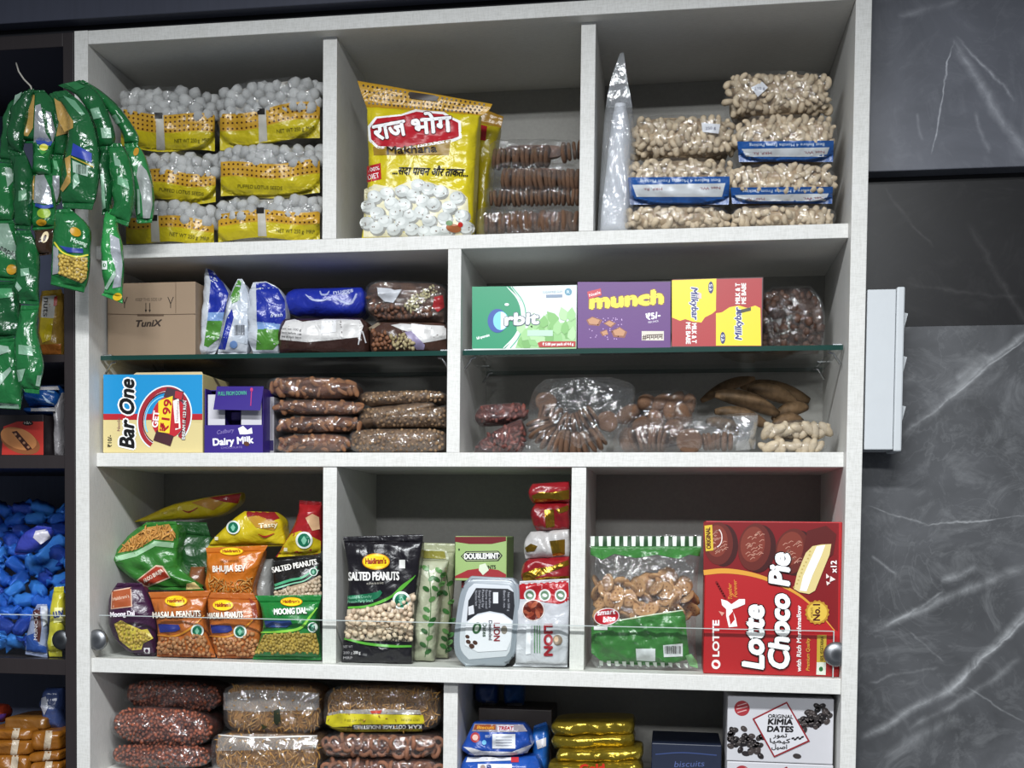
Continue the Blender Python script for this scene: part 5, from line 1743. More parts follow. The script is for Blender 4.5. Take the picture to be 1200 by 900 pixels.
for b, sprigs in ((b1, [((527, 735), (523, 670)), ((522, 766), (526, 740))]), (b2, [((504, 735), (502, 662)), ((498, 770), (503, 722)), ((512, 700), (518, 668))])):
    for (xa, ya), (xb, yb) in sprigs:
        b.line('#3d6a36', [(xa, ya), ((xa + xb) / 2 + 2, (ya + yb) / 2), (xb, yb)], 0.9, 1)
        for i in range(6):
            u = (i + 0.5) / 6
            x, y = xa + (xb - xa) * u, ya + (yb - ya) * u
            s = -1 if i % 2 else 1
            b.poly(['#2f5a2c', '#3f7338', '#5b8a4c'][i % 3], ellipse(x + s * 3.4, y - 2.5, 4.6, 2.7, -35 * s, 10), layer=2 + i % 2, name='printed_leaf')

sup = Box('mint_box', 'lower mint box, hidden behind the date tub and carrying the other mint box', 'box', 540, 681, 590, 745, GY + 0.085, 0.065, '#6d1f24', F3)
b = Box('mint_box', 'green mint box with a black diamond banner, above the date tub', 'box', 533, 628.5, 593.5, 678, GY + 0.075, 0.075, '#9cb873', sup.fr[2] + sup.h)
b.poly('#6e1c22', [(533.3, 629), (593, 629), (593, 634), (576, 637.5), (550, 637.5), (533.3, 635)], layer=1)
b.poly('#9c2a30', [(533.3, 677.5), (533.3, 675), (548, 668), (566, 665.5), (584, 668), (593, 673), (593, 677.5)], layer=1)
b.poly('#1c2024', [(540, 652), (546, 646), (584, 645.5), (589, 651), (584, 657.5), (546, 658)], layer=2)
b.line('#c9d9a4', [(542, 652), (547, 647.4), (583, 647), (587, 651), (583, 656), (547, 656.6), (542, 652)], 0.7, 3, smooth=False)
b.txt('#f3f3ee', 'DOUBLEMINT', (544.5, 655), (584.5, 654.3), 6.2, 4, bold=0.06)
b.txt('#2a3020', 'MINTS', (567, 667), (581, 666.5), 4.2, 3, bold=0.05)
b.poly('#d9e2ca', [(562, 662), (569, 660), (573, 668), (566, 674), (561, 668)], layer=4)
b.ell('#2a3a2a', 538, 644, 1, 1.4, 0, 2)

# date tub leaning back: clear plastic with a rim and a big lid label
rows = [((553, 676.5), (599, 677.5)), ((545, 684), (606, 685)), ((540, 700), (607.5, 701)), ((536, 725), (606, 726)), ((533.5, 750), (604, 751)), ((536, 766), (601, 767)), ((546, 777), (592, 777.5))]
TUBM = NT('clear_grey_plastic')
TUBM.principled(lin('#8f979e'), 0.25, 0, 0.6)
b = Bag('date_tub', 'grey plastic date tub leaning upright with a white and black lid label', 'tub', rows, GY + 0.003, 0.06, mat=TUBM.m, a=5, b=5, wr=0.0, seed=104, floor=F3, df=0.008, part='lid')
rim = [pt(x, y, b.yc - 0.004) for x, y in b.outline(0.985)]
tube('rim', rim + [rim[0], rim[1]], 0.0028, TUBM.m, b.t, 8)
rim = [pt(x, y, b.yc + 0.006) for x, y in b.outline(0.93)]
b.poly('#c9cdd2', [(x, y) for x, y in b.outline(0.86)], layer=1)
b.poly('#23242a', [(558, 689), (595, 690), (602, 694), (603, 710), (601, 727), (590, 719), (574, 716), (560, 719), (547, 728), (549, 704)], layer=2)
b.poly('#e3e4e8', [(546, 731), (556, 722), (572, 718), (588, 720), (600, 728), (599, 750), (594, 762), (560, 764), (545, 756)], layer=3)
for i, (x, y0, y1) in enumerate([(557, 710, 692), (561, 713, 692), (565, 712, 691), (569, 713, 691), (573, 712, 692), (590, 712, 692), (595, 716, 694)]):
    b.txt('#a9aab2', ['Nutrition facts', 'Energy 277 kcal', 'Packed by', 'Store cool', 'Best before', 'Batch no', 'Net wt 500 g'][i], (x, y1), (x, y0), 2.6, 3)
b.rect('#d9dade', 578, 694, 584, 707, layer=3)
b.poly('#cfd0d4', [(549, 711), (555, 709), (556, 719), (549, 721)], layer=3)
b.txt('#8c2c34', 'LION', (579, 730), (579, 751), 7, 4, bold=0.05)
b.txt('#3c3c44', 'Deseeded', (573, 727), (573, 750), 4, 4, bold=0.03)
b.txt('#2f4a34', 'Dates', (566, 730), (566, 746), 4.6, 4, bold=0.04)
b.ell('#2f5a35', 559, 736, 5, 7, 20, 4)
b.ell('#c7d0c0', 559, 736, 2.4, 4, 20, 5)
b.ell('#8d8478', 591, 738, 3.6, 5, 0, 4)
for x, y, r in ((549, 752, 3), (553, 757, 3.4), (557, 753, 3), (548, 746, 2.6)):
    b.ell('#4a3024', x, y, r, r * 0.8, 30, 4)

b = Bag('date_packet', 'white and red date packet standing at the foot of the red and gold stack', 'packet', [((609, 681), (667, 678)), ((607, 700), (668, 698)), ((606, 730), (667, 730)), ((605, 760), (666, 760)), ((604, 776), (665, 777)), ((600, 781), (665, 782))],
        GY + 0.002, 0.07, '#c9cbd0', floor=F3, a=5, b=5, seals=(0.02, 0.04), wr=0.003, seed=105, df=0.012)
b.poly('#b01f28', [(609, 683), (666, 680), (667, 704), (655, 708), (640, 706), (622, 702), (607, 702)], layer=1, mat=foil('#b01f28'))
for x in (621, 638.5, 657):
    b.ell('#d9dad8', x, 697.5, 7, 7.2, 0, 2)
    b.ell('#5d7d5f', x, 697.5, 5, 5.2, 0, 3)
    b.ell('#d9dad8', x, 697.5, 3, 2, 20, 4)
b.ell('#e8dcd4', 625, 715, 13, 12.5, 0, 2)
b.ell('#6e2a20', 625, 715, 12, 11.5, 0, 3)
for i in range(9):
    a = i * 0.7
    b.ell(['#8d3d2a', '#a4543a', '#5a2018'][i % 3], 625 + 7 * math.cos(a), 715 + 6.5 * math.sin(a), 5.4, 2.4, 30 + 40 * i, 4 + i % 2)
b.txt('#9c1f2a', 'LION', (638, 732), (638, 768), 9.5, 3, bold=0.09)
for x in (626.5, 629.5, 632.5):
    b.line('#5d8a62', [(x, 733), (x, 765)], 1.1, 3, smooth=False)
b.ell('#7d6a58', 653.5, 750, 5.6, 6, 0, 3)
b.ell('#c9a98a', 652, 749, 2.6, 3.4, 0, 4)
b.poly('#e9eaee', [(617, 734), (622, 733), (622, 766), (616, 767)], layer=3)

GOLD = foil('#a8842f', 0.25, 0.9, 1.0)
REDF = foil('#7d141c', 0.3)


def gift(label, rows, color, seed, yf, gold, floor=None):
    b = Bag('foil_packet', label, 'packet', rows, yf, 0.07, color, a=3.4, b=2.4, wr=0.004, seed=seed, group='stacked red and gold packets', df=0.016, floor=floor)
    for g in gold:
        b.poly('#a8842f', g, layer=2, mat=GOLD, name='gold_band')
    return b


gift('red packet with gold trim right on the date packet, lowest of the four', [((620, 655), (667, 652)), ((613, 662), (668, 660)), ((611, 675), (668, 674)), ((614, 683), (667, 682))], '#8d1a22', 111, GY + 0.012,
     [[(612, 672), (628, 666), (645, 664), (666, 656), (667, 662), (640, 672), (624, 678), (613, 680)], [(613, 680), (640, 676), (667, 675), (667, 681), (614, 683)]])
gift('white packet with a gold band in the red and gold stack', [((622, 623), (667, 620)), ((616, 632), (668, 630)), ((614, 644), (668, 643)), ((616, 655), (667, 653))], '#b9b6b4', 112, GY + 0.016,
     [[(644, 634), (662, 632), (662, 650), (648, 652)], [(615, 642), (622, 637), (630, 640), (626, 646), (617, 647)]])
gift('dark red packet with an upright gold band, second from the top', [((628, 590), (667, 589)), ((622, 600), (667, 600)), ((624, 612), (668, 612)), ((629, 622), (667, 621))], '#7d141c', 113, GY + 0.018,
     [[(638, 598), (649, 597), (650, 617), (640, 619)], [(651, 597), (666, 592), (667, 598), (655, 602)]])
gift('red packet with a gold ruffle at the very top of the stack', [((624, 567), (667, 564)), ((620, 575), (668, 573)), ((621, 584), (668, 583)), ((625, 590), (667, 589))], '#8d1a22', 114, GY + 0.018,
     [[(623, 581), (632, 577), (645, 577), (667, 574), (667, 585), (640, 588), (626, 589)]])

# ------------------------------------------------------------------ row 3, right: bag of biscuits, big red box
M_HOLE = food('#7a4c2a', '#5a361c', 60, 0.7, 0.2)


def cookie_mesh(hole):
    pv, pf = lathe([(0.0, 0.06), (0.36, 0.085), (0.45, 0.05), (0.5, 0.0), (0.46, -0.06), (0.38, -0.085), (0.0, -0.08)], 20)
    pv = [(x * (1 + 0.04 * math.cos(10 * math.atan2(y, x))), y * (1 + 0.04 * math.cos(10 * math.atan2(y, x))), z) for x, y, z in pv]
    k = len(pf)
    for sgn in (1, -1):
        for i in range(7):
            a, q = i * math.pi / 3, 0.0 if i == 6 else 0.24
            b = len(pv)
            pv += [(q * math.cos(a) + 0.045 * math.cos(w), q * math.sin(a) + 0.045 * math.sin(w), sgn * 0.088) for w in [j * math.pi / 3 for j in range(6)]]
            pf.append(tuple(range(b, b + 6)) if sgn > 0 else tuple(range(b, b + 6))[::-1])
    me = mesh_from('biscuit', pv, pf, True)
    me.materials.append(M_COOKIE)
    me.materials.append(M_HOLE)
    for p in list(me.polygons)[k:]:
        p.material_index = 1
    return me


M_COOKIE = food('#c49a68', '#9a6c40', 60, 0.6, 0.4)
COOKIE = [cookie_mesh(0)]
b = Bag('biscuit_bag', 'clear and green bag of round biscuits with a striped top edge', 'biscuit bag', [((691, 628), (822, 626)), ((690, 642), (822, 641)), ((692, 660), (819, 660)), ((692, 695), (817, 695)), ((691, 725), (816, 725)), ((690, 755), (815, 756)), ((692, 774), (817, 776)), ((700, 785), (817, 786))],
        GY, 0.10, clear=film('#e4e8ea', 0.03, 0.2, 1.3), floor=F3, a=3, b=3.4, seals=(0.10, 0.05), wr=0.006, seed=121, df=0.026)
b.bits('small_biscuits', lathe([(0.0, 0.08), (0.44, 0.08), (0.5, 0.0), (0.44, -0.08), (0.0, -0.08)], 10), M_COOKIE, [(697, 684), (720, 680), (760, 676), (806, 684), (813, 720), (700, 735)], 12, 0.028, 60, 0.04, 3)
rr = random.Random(8)
for x, y in b.spots([(697, 692), (712, 682), (735, 686), (760, 690), (790, 690), (810, 690), (813, 716), (790, 722), (760, 726), (720, 732), (702, 724)], 9.5, 90, 12):
    X, Y, Z = b.hit(np.array([x]), np.array([y]))
    o = link_mesh('biscuit', COOKIE[0], b.t, (X[0], Y[0] + 0.018 + rr.uniform(-.004, .008), Z[0]), M_COOKIE)
    k = 0.0235 * rr.uniform(0.9, 1.1)
    o.scale = (k, k, k)
    o.rotation_euler = (math.pi / 2 + rr.uniform(-.9, .9), 0, rr.uniform(-1.1, 1.1))
GRN = foil('#3d7a3a', 0.3)
b.poly('#3d7a3a', [(692, 640), (822, 640), (820, 652), (808, 650), (795, 655), (770, 650), (745, 654), (720, 649), (706, 656), (692, 650)], layer=2, mat=GRN, name='green_band')
xs = np.arange(692, 820, 9.6)
b.poly('#dfe4dc', *[[(x, 628.5), (x + 5, 628.4), (x + 4.6, 640), (x + 0.4, 640)] for x in xs], layer=3, name='white_stripes')
b.poly('#2a4a2c', *[[(x + 5, 628.5), (x + 9.6, 628.4), (x + 10, 640), (x + 4.6, 640)] for x in xs[:-1]], layer=3, name='dark_stripes')
b.poly('#3d7a3a', [(693, 735), (720, 729), (760, 722), (800, 716), (803, 722), (805, 745), (808, 772), (780, 780), (740, 779), (706, 776), (693, 765)], layer=2, mat=GRN, name='green_panel')
b.line('#cfe0c4', [(700, 733), (720, 728), (760, 721), (800, 715)], 1.2, 3)
b.poly('#cfd6ce', *[[(x, 774 + (x - 700) * 0.03), (x + 4.6, 774 + (x - 700) * 0.03), (x + 5, 780 + (x - 700) * 0.03), (x + 1, 780)] for x in np.arange(702, 806, 9)], layer=4, name='white_stripes')
b.ell('#f0e4e4', 711, 722.5, 15, 10, -8, 5)
b.ell('#b3202c', 711, 722.5, 14, 9, -8, 6)
b.txt('#f6eef0', 'smart', (700, 721), (721, 719), 6, 7, italic=0.25, bold=0.05)
b.txt('#f6eef0', 'bite', (707, 729), (721, 727), 6, 7, italic=0.25, bold=0.05)
b.rect('#d9dcd9', 696, 733, 712, 738, layer=5)
b.poly('#d6d9da', [(745, 760), (768, 760), (768, 775), (746, 774)], layer=4)
b.poly('#d6d9da', [(777, 756), (800, 754), (800, 769), (778, 770)], layer=4)
b.bars('#35302f', 779, 757, 799, 766, 12, 5)
b.poly('#9fc79a', [(803, 768), (810, 766), (817, 775), (818, 783), (808, 780)], layer=5, mat=foil('#7fb27a'))

b = Box('chocolate_pie_box', 'large red chocolate pie box with big white sideways lettering', 'box', 824, 611, 983.5, 789.5, GY + 0.002, 0.075, '#b0141a', F3)
b.poly('#7d151a', [(824.4, 611.5), (983, 613), (982, 740), (976, 736), (958, 716), (936, 697), (907, 682), (867, 671), (824.4, 671)], layer=1)
b.line('#d99a3a', [(824.6, 671), (850, 669), (880, 673), (907, 682), (936, 697), (958, 716), (978, 739)], [6, 6, 5, 4, 3, 2, 1], 2)


def pie(cx, cy, rx, ry, rot, l):
    b.ell('#3f1414', cx + 6, cy + 2, rx, ry, rot, l)
    b.ell('#63241d', cx, cy, rx, ry, rot, l + 1)
    b.ell('#7d3528', cx - 2, cy - 3, rx * 0.75, ry * 0.75, rot, l + 2)
    r = random.Random(int(cx))
    b.poly('#c08a78', *[ribbon([(cx + rx * .7 * u, cy + ry * .7 * v), (cx + rx * .7 * u + 3, cy + ry * .7 * v - 2.5), (cx + rx * .7 * u + 5.5, cy + ry * .7 * v - 2)], 0.8)
                        for u, v in [(r.uniform(-.9, .5), r.uniform(-.8, .8)) for _ in range(26)] if u * u + v * v < .8], layer=l + 3, name='printed_gloss')


pie(842, 637, 17, 25, 0, 3)
pie(884, 641, 19, 28, 8, 7)
pie(928, 646, 20, 27, 14, 3)
b.poly('#5a1a18', [(946, 622), (968, 616), (980, 626), (976, 650), (962, 660), (940, 650)], layer=7)
b.poly('#dcc98a', [(952, 640), (962, 638), (974, 637.5), (972, 650), (963, 672), (955, 692), (948, 696), (937, 694), (930, 690), (934, 672), (944, 648)], layer=9)
b.poly('#f4f2ee', [(957, 640), (967, 638.5), (962, 652), (952, 674), (945, 693), (937, 692), (941, 675), (950, 655)], layer=10)
b.poly('#c2a860', *[ellipse(931 + 1.9 * i + rr.uniform(-1, 1), 688 - 4.2 * i, 1.2, 0.9, 0, 6) for i in range(11)], layer=11, name='printed_crumbs')
b.poly('#d9b93a', [(825.5, 616), (834.5, 615), (836, 645), (827, 646)], layer=8)
b.txt('#5a2a10', 'ORIGINAL', (833, 643), (832, 618), 5, 9, bold=0.06)
b.line('#e9d9d4', ellipse(839, 630, 7, 11, 0, 16, -60, 80), 1.2, 8)
b.txt('#ffffff', 'Choco Pie', (923.5, 784), (924.5, 650), 23, 14, italic=0.16, bold=0.07, outline='#1c0a0a', ow=0.05)
b.txt('#ffffff', 'Lotte', (894, 783), (894, 711), 24, 14, italic=0.16, bold=0.07, outline='#1c0a0a', ow=0.05)
b.txt('#f6ecea', 'LOTTE', (842.5, 769), (842.5, 727), 7.4, 4, bold=0.07)
b.ell('#f6ecea', 839, 778.5, 5.2, 5.6, 0, 4)
b.ell('#bf1a22', 839, 778.5, 3, 2.2, 30, 5)
b.txt('#f6ecea', 'with Rich Marshmallow', (938.5, 787), (938.5, 710), 5, 6, italic=0.12, bold=0.05)
b.txt('#d9a03a', 'Premium Quality', (948.5, 786), (948.5, 748), 4, 6, italic=0.2, bold=0.03)
b.poly('#c9a93a', [(957.5, 744), (968.5, 744), (968, 776), (957, 776)], layer=4)
b.poly('#dfe2d6', [(957, 776), (968, 776), (967.5, 791), (956.5, 790.5)], layer=4)
b.txt('#5a4a14', '100% VEGETARIAN', (964.5, 775), (965, 746), 3.6, 5, bold=0.04)
b.ell('#2f6a3a', 962, 784, 2.4, 2.8, 0, 5)
r7 = [(957.5 + (14.5 if i % 2 else 13) * math.cos(i * math.pi / 16), 717.5 + (14.5 if i % 2 else 13) * math.sin(i * math.pi / 16)) for i in range(32)]
b.poly('#b98a2c', r7, layer=9)
b.ell('#dcb84a', 957.5, 717.5, 11.5, 11.5, 0, 10)
b.txt('#4a1410', 'No.1', (960.5, 727), (960.5, 708), 8, 11, bold=0.05)
b.txt('#6a3a14', "WORLD'S", (952.5, 724), (952.5, 712), 2.6, 11)
b.txt('#f6ecea', 'x12', (980, 671), (980, 657), 6.6, 9, bold=0.05)
for q in ([(968, 672), (972, 676), (968, 678)], [(973, 675), (979, 679), (972, 682)], [(968, 681), (973, 683), (969, 686)]):
    b.poly('#f0dcd6', q, layer=9)
b.poly('#f4efec', [(845, 702), (852, 704), (857, 708), (866, 702), (873, 702), (873, 708), (864, 712), (858, 714), (862, 724), (864, 734), (854, 735), (851, 722), (851, 714), (846, 709)], layer=5)
b.poly('#b3201f', [(854, 722), (859, 716), (861, 726), (856, 732)], layer=6)
b.poly('#d99a8a', [(842, 716), (849, 718), (846, 722)], layer=5)
b.poly('#7d1418', *[ellipse(840 + i * 1.6, 683 + i * 2.8, 2.4, 1.6, 60, 8) for i in range(7)], layer=5, name='printed_beads')
b.txt('#e08a3a', 'Together', (858, 703), (857, 684), 4.4, 5, italic=0.3, bold=0.03)
b.txt('#e08a3a', 'Forever', (864, 700), (863, 680), 4.4, 5, italic=0.3, bold=0.03)

# ------------------------------------------------------------------ row 4, left: bags of fried snacks, cut by the lower edge of the view
M_RED = food('#a35a40', '#5a3124', 120, 0.5, 0.5)


def crumb_bag(label, x0, y0, x1, y1, yf, seed, floor=None, dy=0):
    b = Bag('red_snack_bag', label, 'snack bag', pill(x0, y0, x1, y1, 2.6, dy), yf, 0.13, clear=CLEAR, core=food('#5e2c20', '#341813', 130), a=2.8, b=2.2, floor=floor, wr=0.004, seed=seed, coren=0.0035,
            group='clear bags of red-brown snack crumbs')
    b.bits('snack_crumbs', blob('n', 1, (1, 0.7, 0.6), 0.15, 3), M_RED, b.outline(0.93), 3.6, 0.0075, 300, 0.0028, seed)
    return b


FR4 = FR + 0.012
crumb_bag('red-brown snack bag at the bottom, cut off by the lower edge of the view', 128, 869, 250, 915, FR4, 131, SH4, 4)
crumb_bag('red-brown snack bag in the middle of the three', 129, 827, 252, 876, FR4 + 0.004, 132, None, 8)
crumb_bag('dark red-brown snack bag on top, just under the shelf', 145, 795, 262, 836, FR4 + 0.03, 133, None, 6)

SEVW = arc_mesh('s', 1.3, 0.07, 0.07, 6, 4)
M_SEV2 = food('#b98a44', '#7d5524', 100, 0.55, 0.3)


def sev_bag(label, rows, yf, seed, floor=None):
    b = Bag('fried_noodle_bag', label, 'snack bag', rows, yf, 0.13, clear=film('#e8ecf0', 0.03, 0.17, 1.2), core=food('#94682f', '#5a3d1c', 130), a=3.4, b=2.8, floor=floor, wr=0.004, seed=seed, coren=0.004,
            group='clear bags of fried noodle mix')
    b.bits('fried_noodles', SEVW, M_SEV2, b.outline(0.93), 3.7, 0.0135, 330, 0.003, seed)
    return b


b = sev_bag('fried noodle bag at the bottom, under a hazy upper flap, at the lower edge', pill(248, 856, 378, 915, 5, 2), FR4, 134, SH4)
b.poly('#c9c7c0', [(256, 861), (300, 860), (372, 862), (372, 877), (300, 879), (254, 880)], layer=1, name='film_flap', mat=film('#cfcdc8', 0.28, 0.4, 0.8))
b.line('#e9e7e2', [(256, 861), (300, 864), (340, 863), (372, 862)], 1.2, 2)
b = sev_bag('fried noodle bag above it with one dark leaf inside', pill(262, 799, 379, 861, 5, 2), FR4 + 0.006, 135)
b.poly('#c9c7c0', [(262, 812), (300, 808), (374, 812), (374, 832), (300, 834), (262, 832)], layer=1, name='film_flap', mat=film('#cfcdc8', 0.25, 0.4, 0.8))
b.poly('#2a3020', [(321, 833), (328, 830), (329, 846), (324, 850), (321, 846)], layer=2, name='dark_leaf')
b.poly('#34361f', [(306, 848), (314, 852), (308, 855)], layer=2, name='dark_leaf')

RNG_V = [proto('fried_ring', (lambda V, F: (V, F))(*(lambda n, m: ([(math.cos(a) * (0.34 + 0.15 * math.cos(c)), math.sin(a) * (0.34 + 0.15 * math.cos(c)), 0.15 * math.sin(c)) for a in [2 * math.pi * i / n for i in range(n)] for c in [2 * math.pi * j / m for j in range(m)]],
                                                                     [(i * m + j, ((i + 1) % n) * m + j, ((i + 1) % n) * m + (j + 1) % m, i * m + (j + 1) % m) for i in range(n) for j in range(m)]))(12, 6)))]
M_RING = food('#9a6a50', '#684030', 90, 0.55, 0.4)


def ring_bag(label, x0, y0, x1, y1, yf, seed, floor=None):
    b = Bag('fried_ring_bag', label, 'snack bag', pill(x0, y0, x1, y1, 4, 0), yf, 0.13, clear=CLEAR, core=food('#6a4030', '#3d241b', 90), a=3, b=2.4, floor=floor, wr=0.004, seed=seed, coren=0.007,
            group='clear bags of fried rings')
    b.pieces('fried_ring', RNG_V, M_RING, b.outline(0.94), 8.5, 0.0195, 70, 0.007, seed)
    return b


ring_bag('fried ring bag at the bottom, cut off by the lower edge of the view', 376, 886, 519, 915, FR4 + 0.002, 136, SH4)
ring_bag('fried ring bag under the yellow-labelled noodle bag', 375, 857, 520, 889, FR4 + 0.002, 137)
b = sev_bag('fried noodle bag with a yellow and black label upside down', pill(379, 800, 519, 859, 4, 0), FR4 + 0.006, 138)
b.poly('#c9bd28', [(383, 839), (398, 836), (440, 837), (496, 838), (498, 849), (440, 850), (390, 852), (382, 848)], layer=2, name='yellow_label')
b.poly('#8d8524', [(386, 852), (440, 854), (495, 853), (494, 857), (400, 858)], layer=2, name='yellow_label')
b.poly('#2b2a30', [(413, 849), (497, 848), (497, 853.5), (413, 855)], layer=3, name='black_label')
b.txt('#dcdcd4', 'K.A.M. COTTAGE INDUSTRIES', (494, 849.5), (415, 850), 4.2, 4, bold=0.05)
b.poly('#cfcabe', [(384, 836), (400, 832), (440, 831), (492, 832), (494, 837), (440, 837), (398, 836), (386, 840)], layer=1, name='film_flap', mat=film('#dad8d0', 0.45, 0.5, 0.8))
b.txt('#7d7322', 'SPICY MIXTURE', (492, 842), (470, 842), 2.6, 4)
b.txt('#7d7322', 'NET WT 200 g', (426, 842), (404, 843), 2.6, 4)
b.poly('#b3402f', [(434, 833), (448, 832), (446, 836), (436, 836)], layer=4)

# ------------------------------------------------------------------ row 4, right
BLU = '#1d4a9a'


def wafer(label, rows, yf, seed, color, floor=None, D=0.07, seals=(0.06, 0.06), **kw):
    return Bag('biscuit_packet', label, 'biscuit packet', rows, yf, D, color, floor=floor, a=3.6, b=3, wr=0.004, seed=seed, seals=seals, **kw)


sup = Box('dark_carton', 'dark brown carton behind the blue biscuit packets', 'carton', 560, 831, 646, 905, FR4 + 0.085, 0.08, '#2d2523', SH4)
b = wafer('blue and grey packet standing at the far left back, under the shelf', [((557, 798), (583, 798)), ((557, 815), (584, 815)), ((558, 832), (584, 836)), ((566, 840), (582, 840))], FR4 + 0.10, 141, '#1a3f78', sup.fr[2] + sup.h, 0.04)
b.poly('#8f8a8c', [(562, 832), (570, 821), (580, 822), (583, 834), (576, 838)], layer=2, mat=foil('#8f8a8c'))
b = wafer('blue packet standing at the back, second from the left', [((592, 798), (615, 798)), ((591, 815), (615, 815)), ((592, 832), (614, 833))], FR4 + 0.10, 142, '#1a4a80', sup.fr[2] + sup.h, 0.04)
b.poly('#77737a', [(594, 824), (612, 824), (613, 832), (594, 832)], layer=2)
b = wafer('small blue packet tucked against the right end of the biscuit packets', [((626, 850), (640, 846)), ((624, 862), (644, 858)), ((625, 885), (643, 882)), ((626, 905), (642, 905))], FR4 + 0.04, 143, '#1d5aa6', SH4, 0.05)
b.poly('#b9b6b8', [(628, 868), (640, 864), (640, 874), (630, 878)], layer=2)
b = wafer('blue biscuit packet at the lower edge with a red corner patch', [((546, 886), (628, 886)), ((541, 896), (634, 896)), ((540, 915), (636, 915))], FR4, 144, '#1f50a8', SH4, 0.075, (0, 0))
b.poly('#d3d3d6', [(548, 887), (600, 887), (600, 891), (546, 893)], layer=2)
b.rect('#b8323c', 599, 887, 608, 893, layer=3)
b.rect('#d6d8dc', 560, 895, 600, 908, layer=3)
b.ell('#a08c84', 566, 899, 3, 3, 0, 4)
b.txt('#2c3f7c', 'B', (571, 902), (576, 902), 6, 4, bold=0.1)
b = wafer('blue biscuit packet with a white label and a red-lettered top face', [((555, 847), (614, 848)), ((551, 855), (620, 858)), ((546, 866), (623, 868)), ((542, 876), (624, 874)), ((551, 885), (612, 885))], FR4 + 0.002, 145, '#1d48a0', None, 0.075, (0, 0))
b.poly('#a9a3aa', [(556, 848), (613, 849), (618, 857), (600, 858), (553, 857)], layer=1, mat=foil('#8f8890'))
b.poly('#8a4526', [(557, 849), (581, 849), (581, 855), (555, 855)], layer=2)
b.poly('#c9bfc6', [(583, 850), (602, 850), (602, 856), (583, 856)], layer=2)
b.txt('#a02030', 'TREAT', (584, 855), (601, 855), 4, 3, italic=0.2, bold=0.06)
b.txt('#d99a3a', 'Biscuit', (559, 854), (579, 854), 3.6, 3, italic=0.2, bold=0.05)
b.poly('#d3d6da', [(577, 860), (604, 860), (604, 877), (577, 877)], layer=2)
for i in range(4):
    b.line('#8d90a0', [(581, 863.5 + i * 3.3), (600, 863.5 + i * 3.3)], 0.7, 3, smooth=False)
b.ell('#a83a3c', 557, 864, 5.5, 6, 0, 2)
b.ell('#d9b4a8', 557, 864, 3.4, 3.4, 0, 3)
b.ell('#6fb4d9', 567.5, 870, 2.6, 2.8, 0, 2)
b.txt('#c9d4ea', 'BEST', (569, 864), (576, 864), 3, 3)
b.poly('#c9c8cc', [(543, 875), (552, 876), (565, 880), (600, 881), (618, 874), (624, 872), (618, 882), (600, 885), (556, 885)], layer=2, mat=foil('#c9c8cc'))

GLD = foil('#a08a2c', 0.25, 0.75, 1.0)


def goldp(label, rows, yf, seed, floor=None, D=0.1):
    return Bag('gold_packet', label, 'biscuit packet', rows, yf, D, mat=GLD, a=4, b=2.6, wr=0.005, seed=seed, floor=floor, group='gold foil biscuit packets', wf=0.7)


b = goldp('gold foil packet at the lower edge with red lettering', [((644, 893), (748, 891)), ((642, 900), (753, 898)), ((642, 915), (753, 915))], FR4, 151, SH4)
b.txt('#b0281c', 'Gold', (680, 905), (708, 904), 9, 2, bold=0.09)
b.ell('#6a5a1a', 668, 902, 4, 3, 0, 2)
goldp('gold foil packet second from the bottom, jutting out to the right', [((656, 876), (752, 874)), ((652, 884), (754, 882)), ((654, 893), (750, 892))], FR4 + 0.012, 152)
goldp('gold foil packet second from the top, folded at both ends', [((650, 861), (742, 858)), ((646, 868), (744, 866)), ((650, 877), (742, 876))], FR4 + 0.02, 153)
goldp('uppermost gold foil packet, its top edge in shadow', [((652, 842), (742, 841)), ((646, 851), (744, 850)), ((650, 862), (742, 861))], FR4 + 0.022, 154)
b = Box('blue_carton', 'dark blue carton standing in shadow left of the white date boxes', 'carton', 763, 872, 845, 915, FR4 + 0.04, 0.1, '#1b2338', SH4)
b.line('#3a4a78', [(768, 884), (800, 882), (840, 885)], 1.2, 1)
b.txt('#4f5d8c', 'biscuits', (790, 899), (825, 898), 7, 1, italic=0.2)


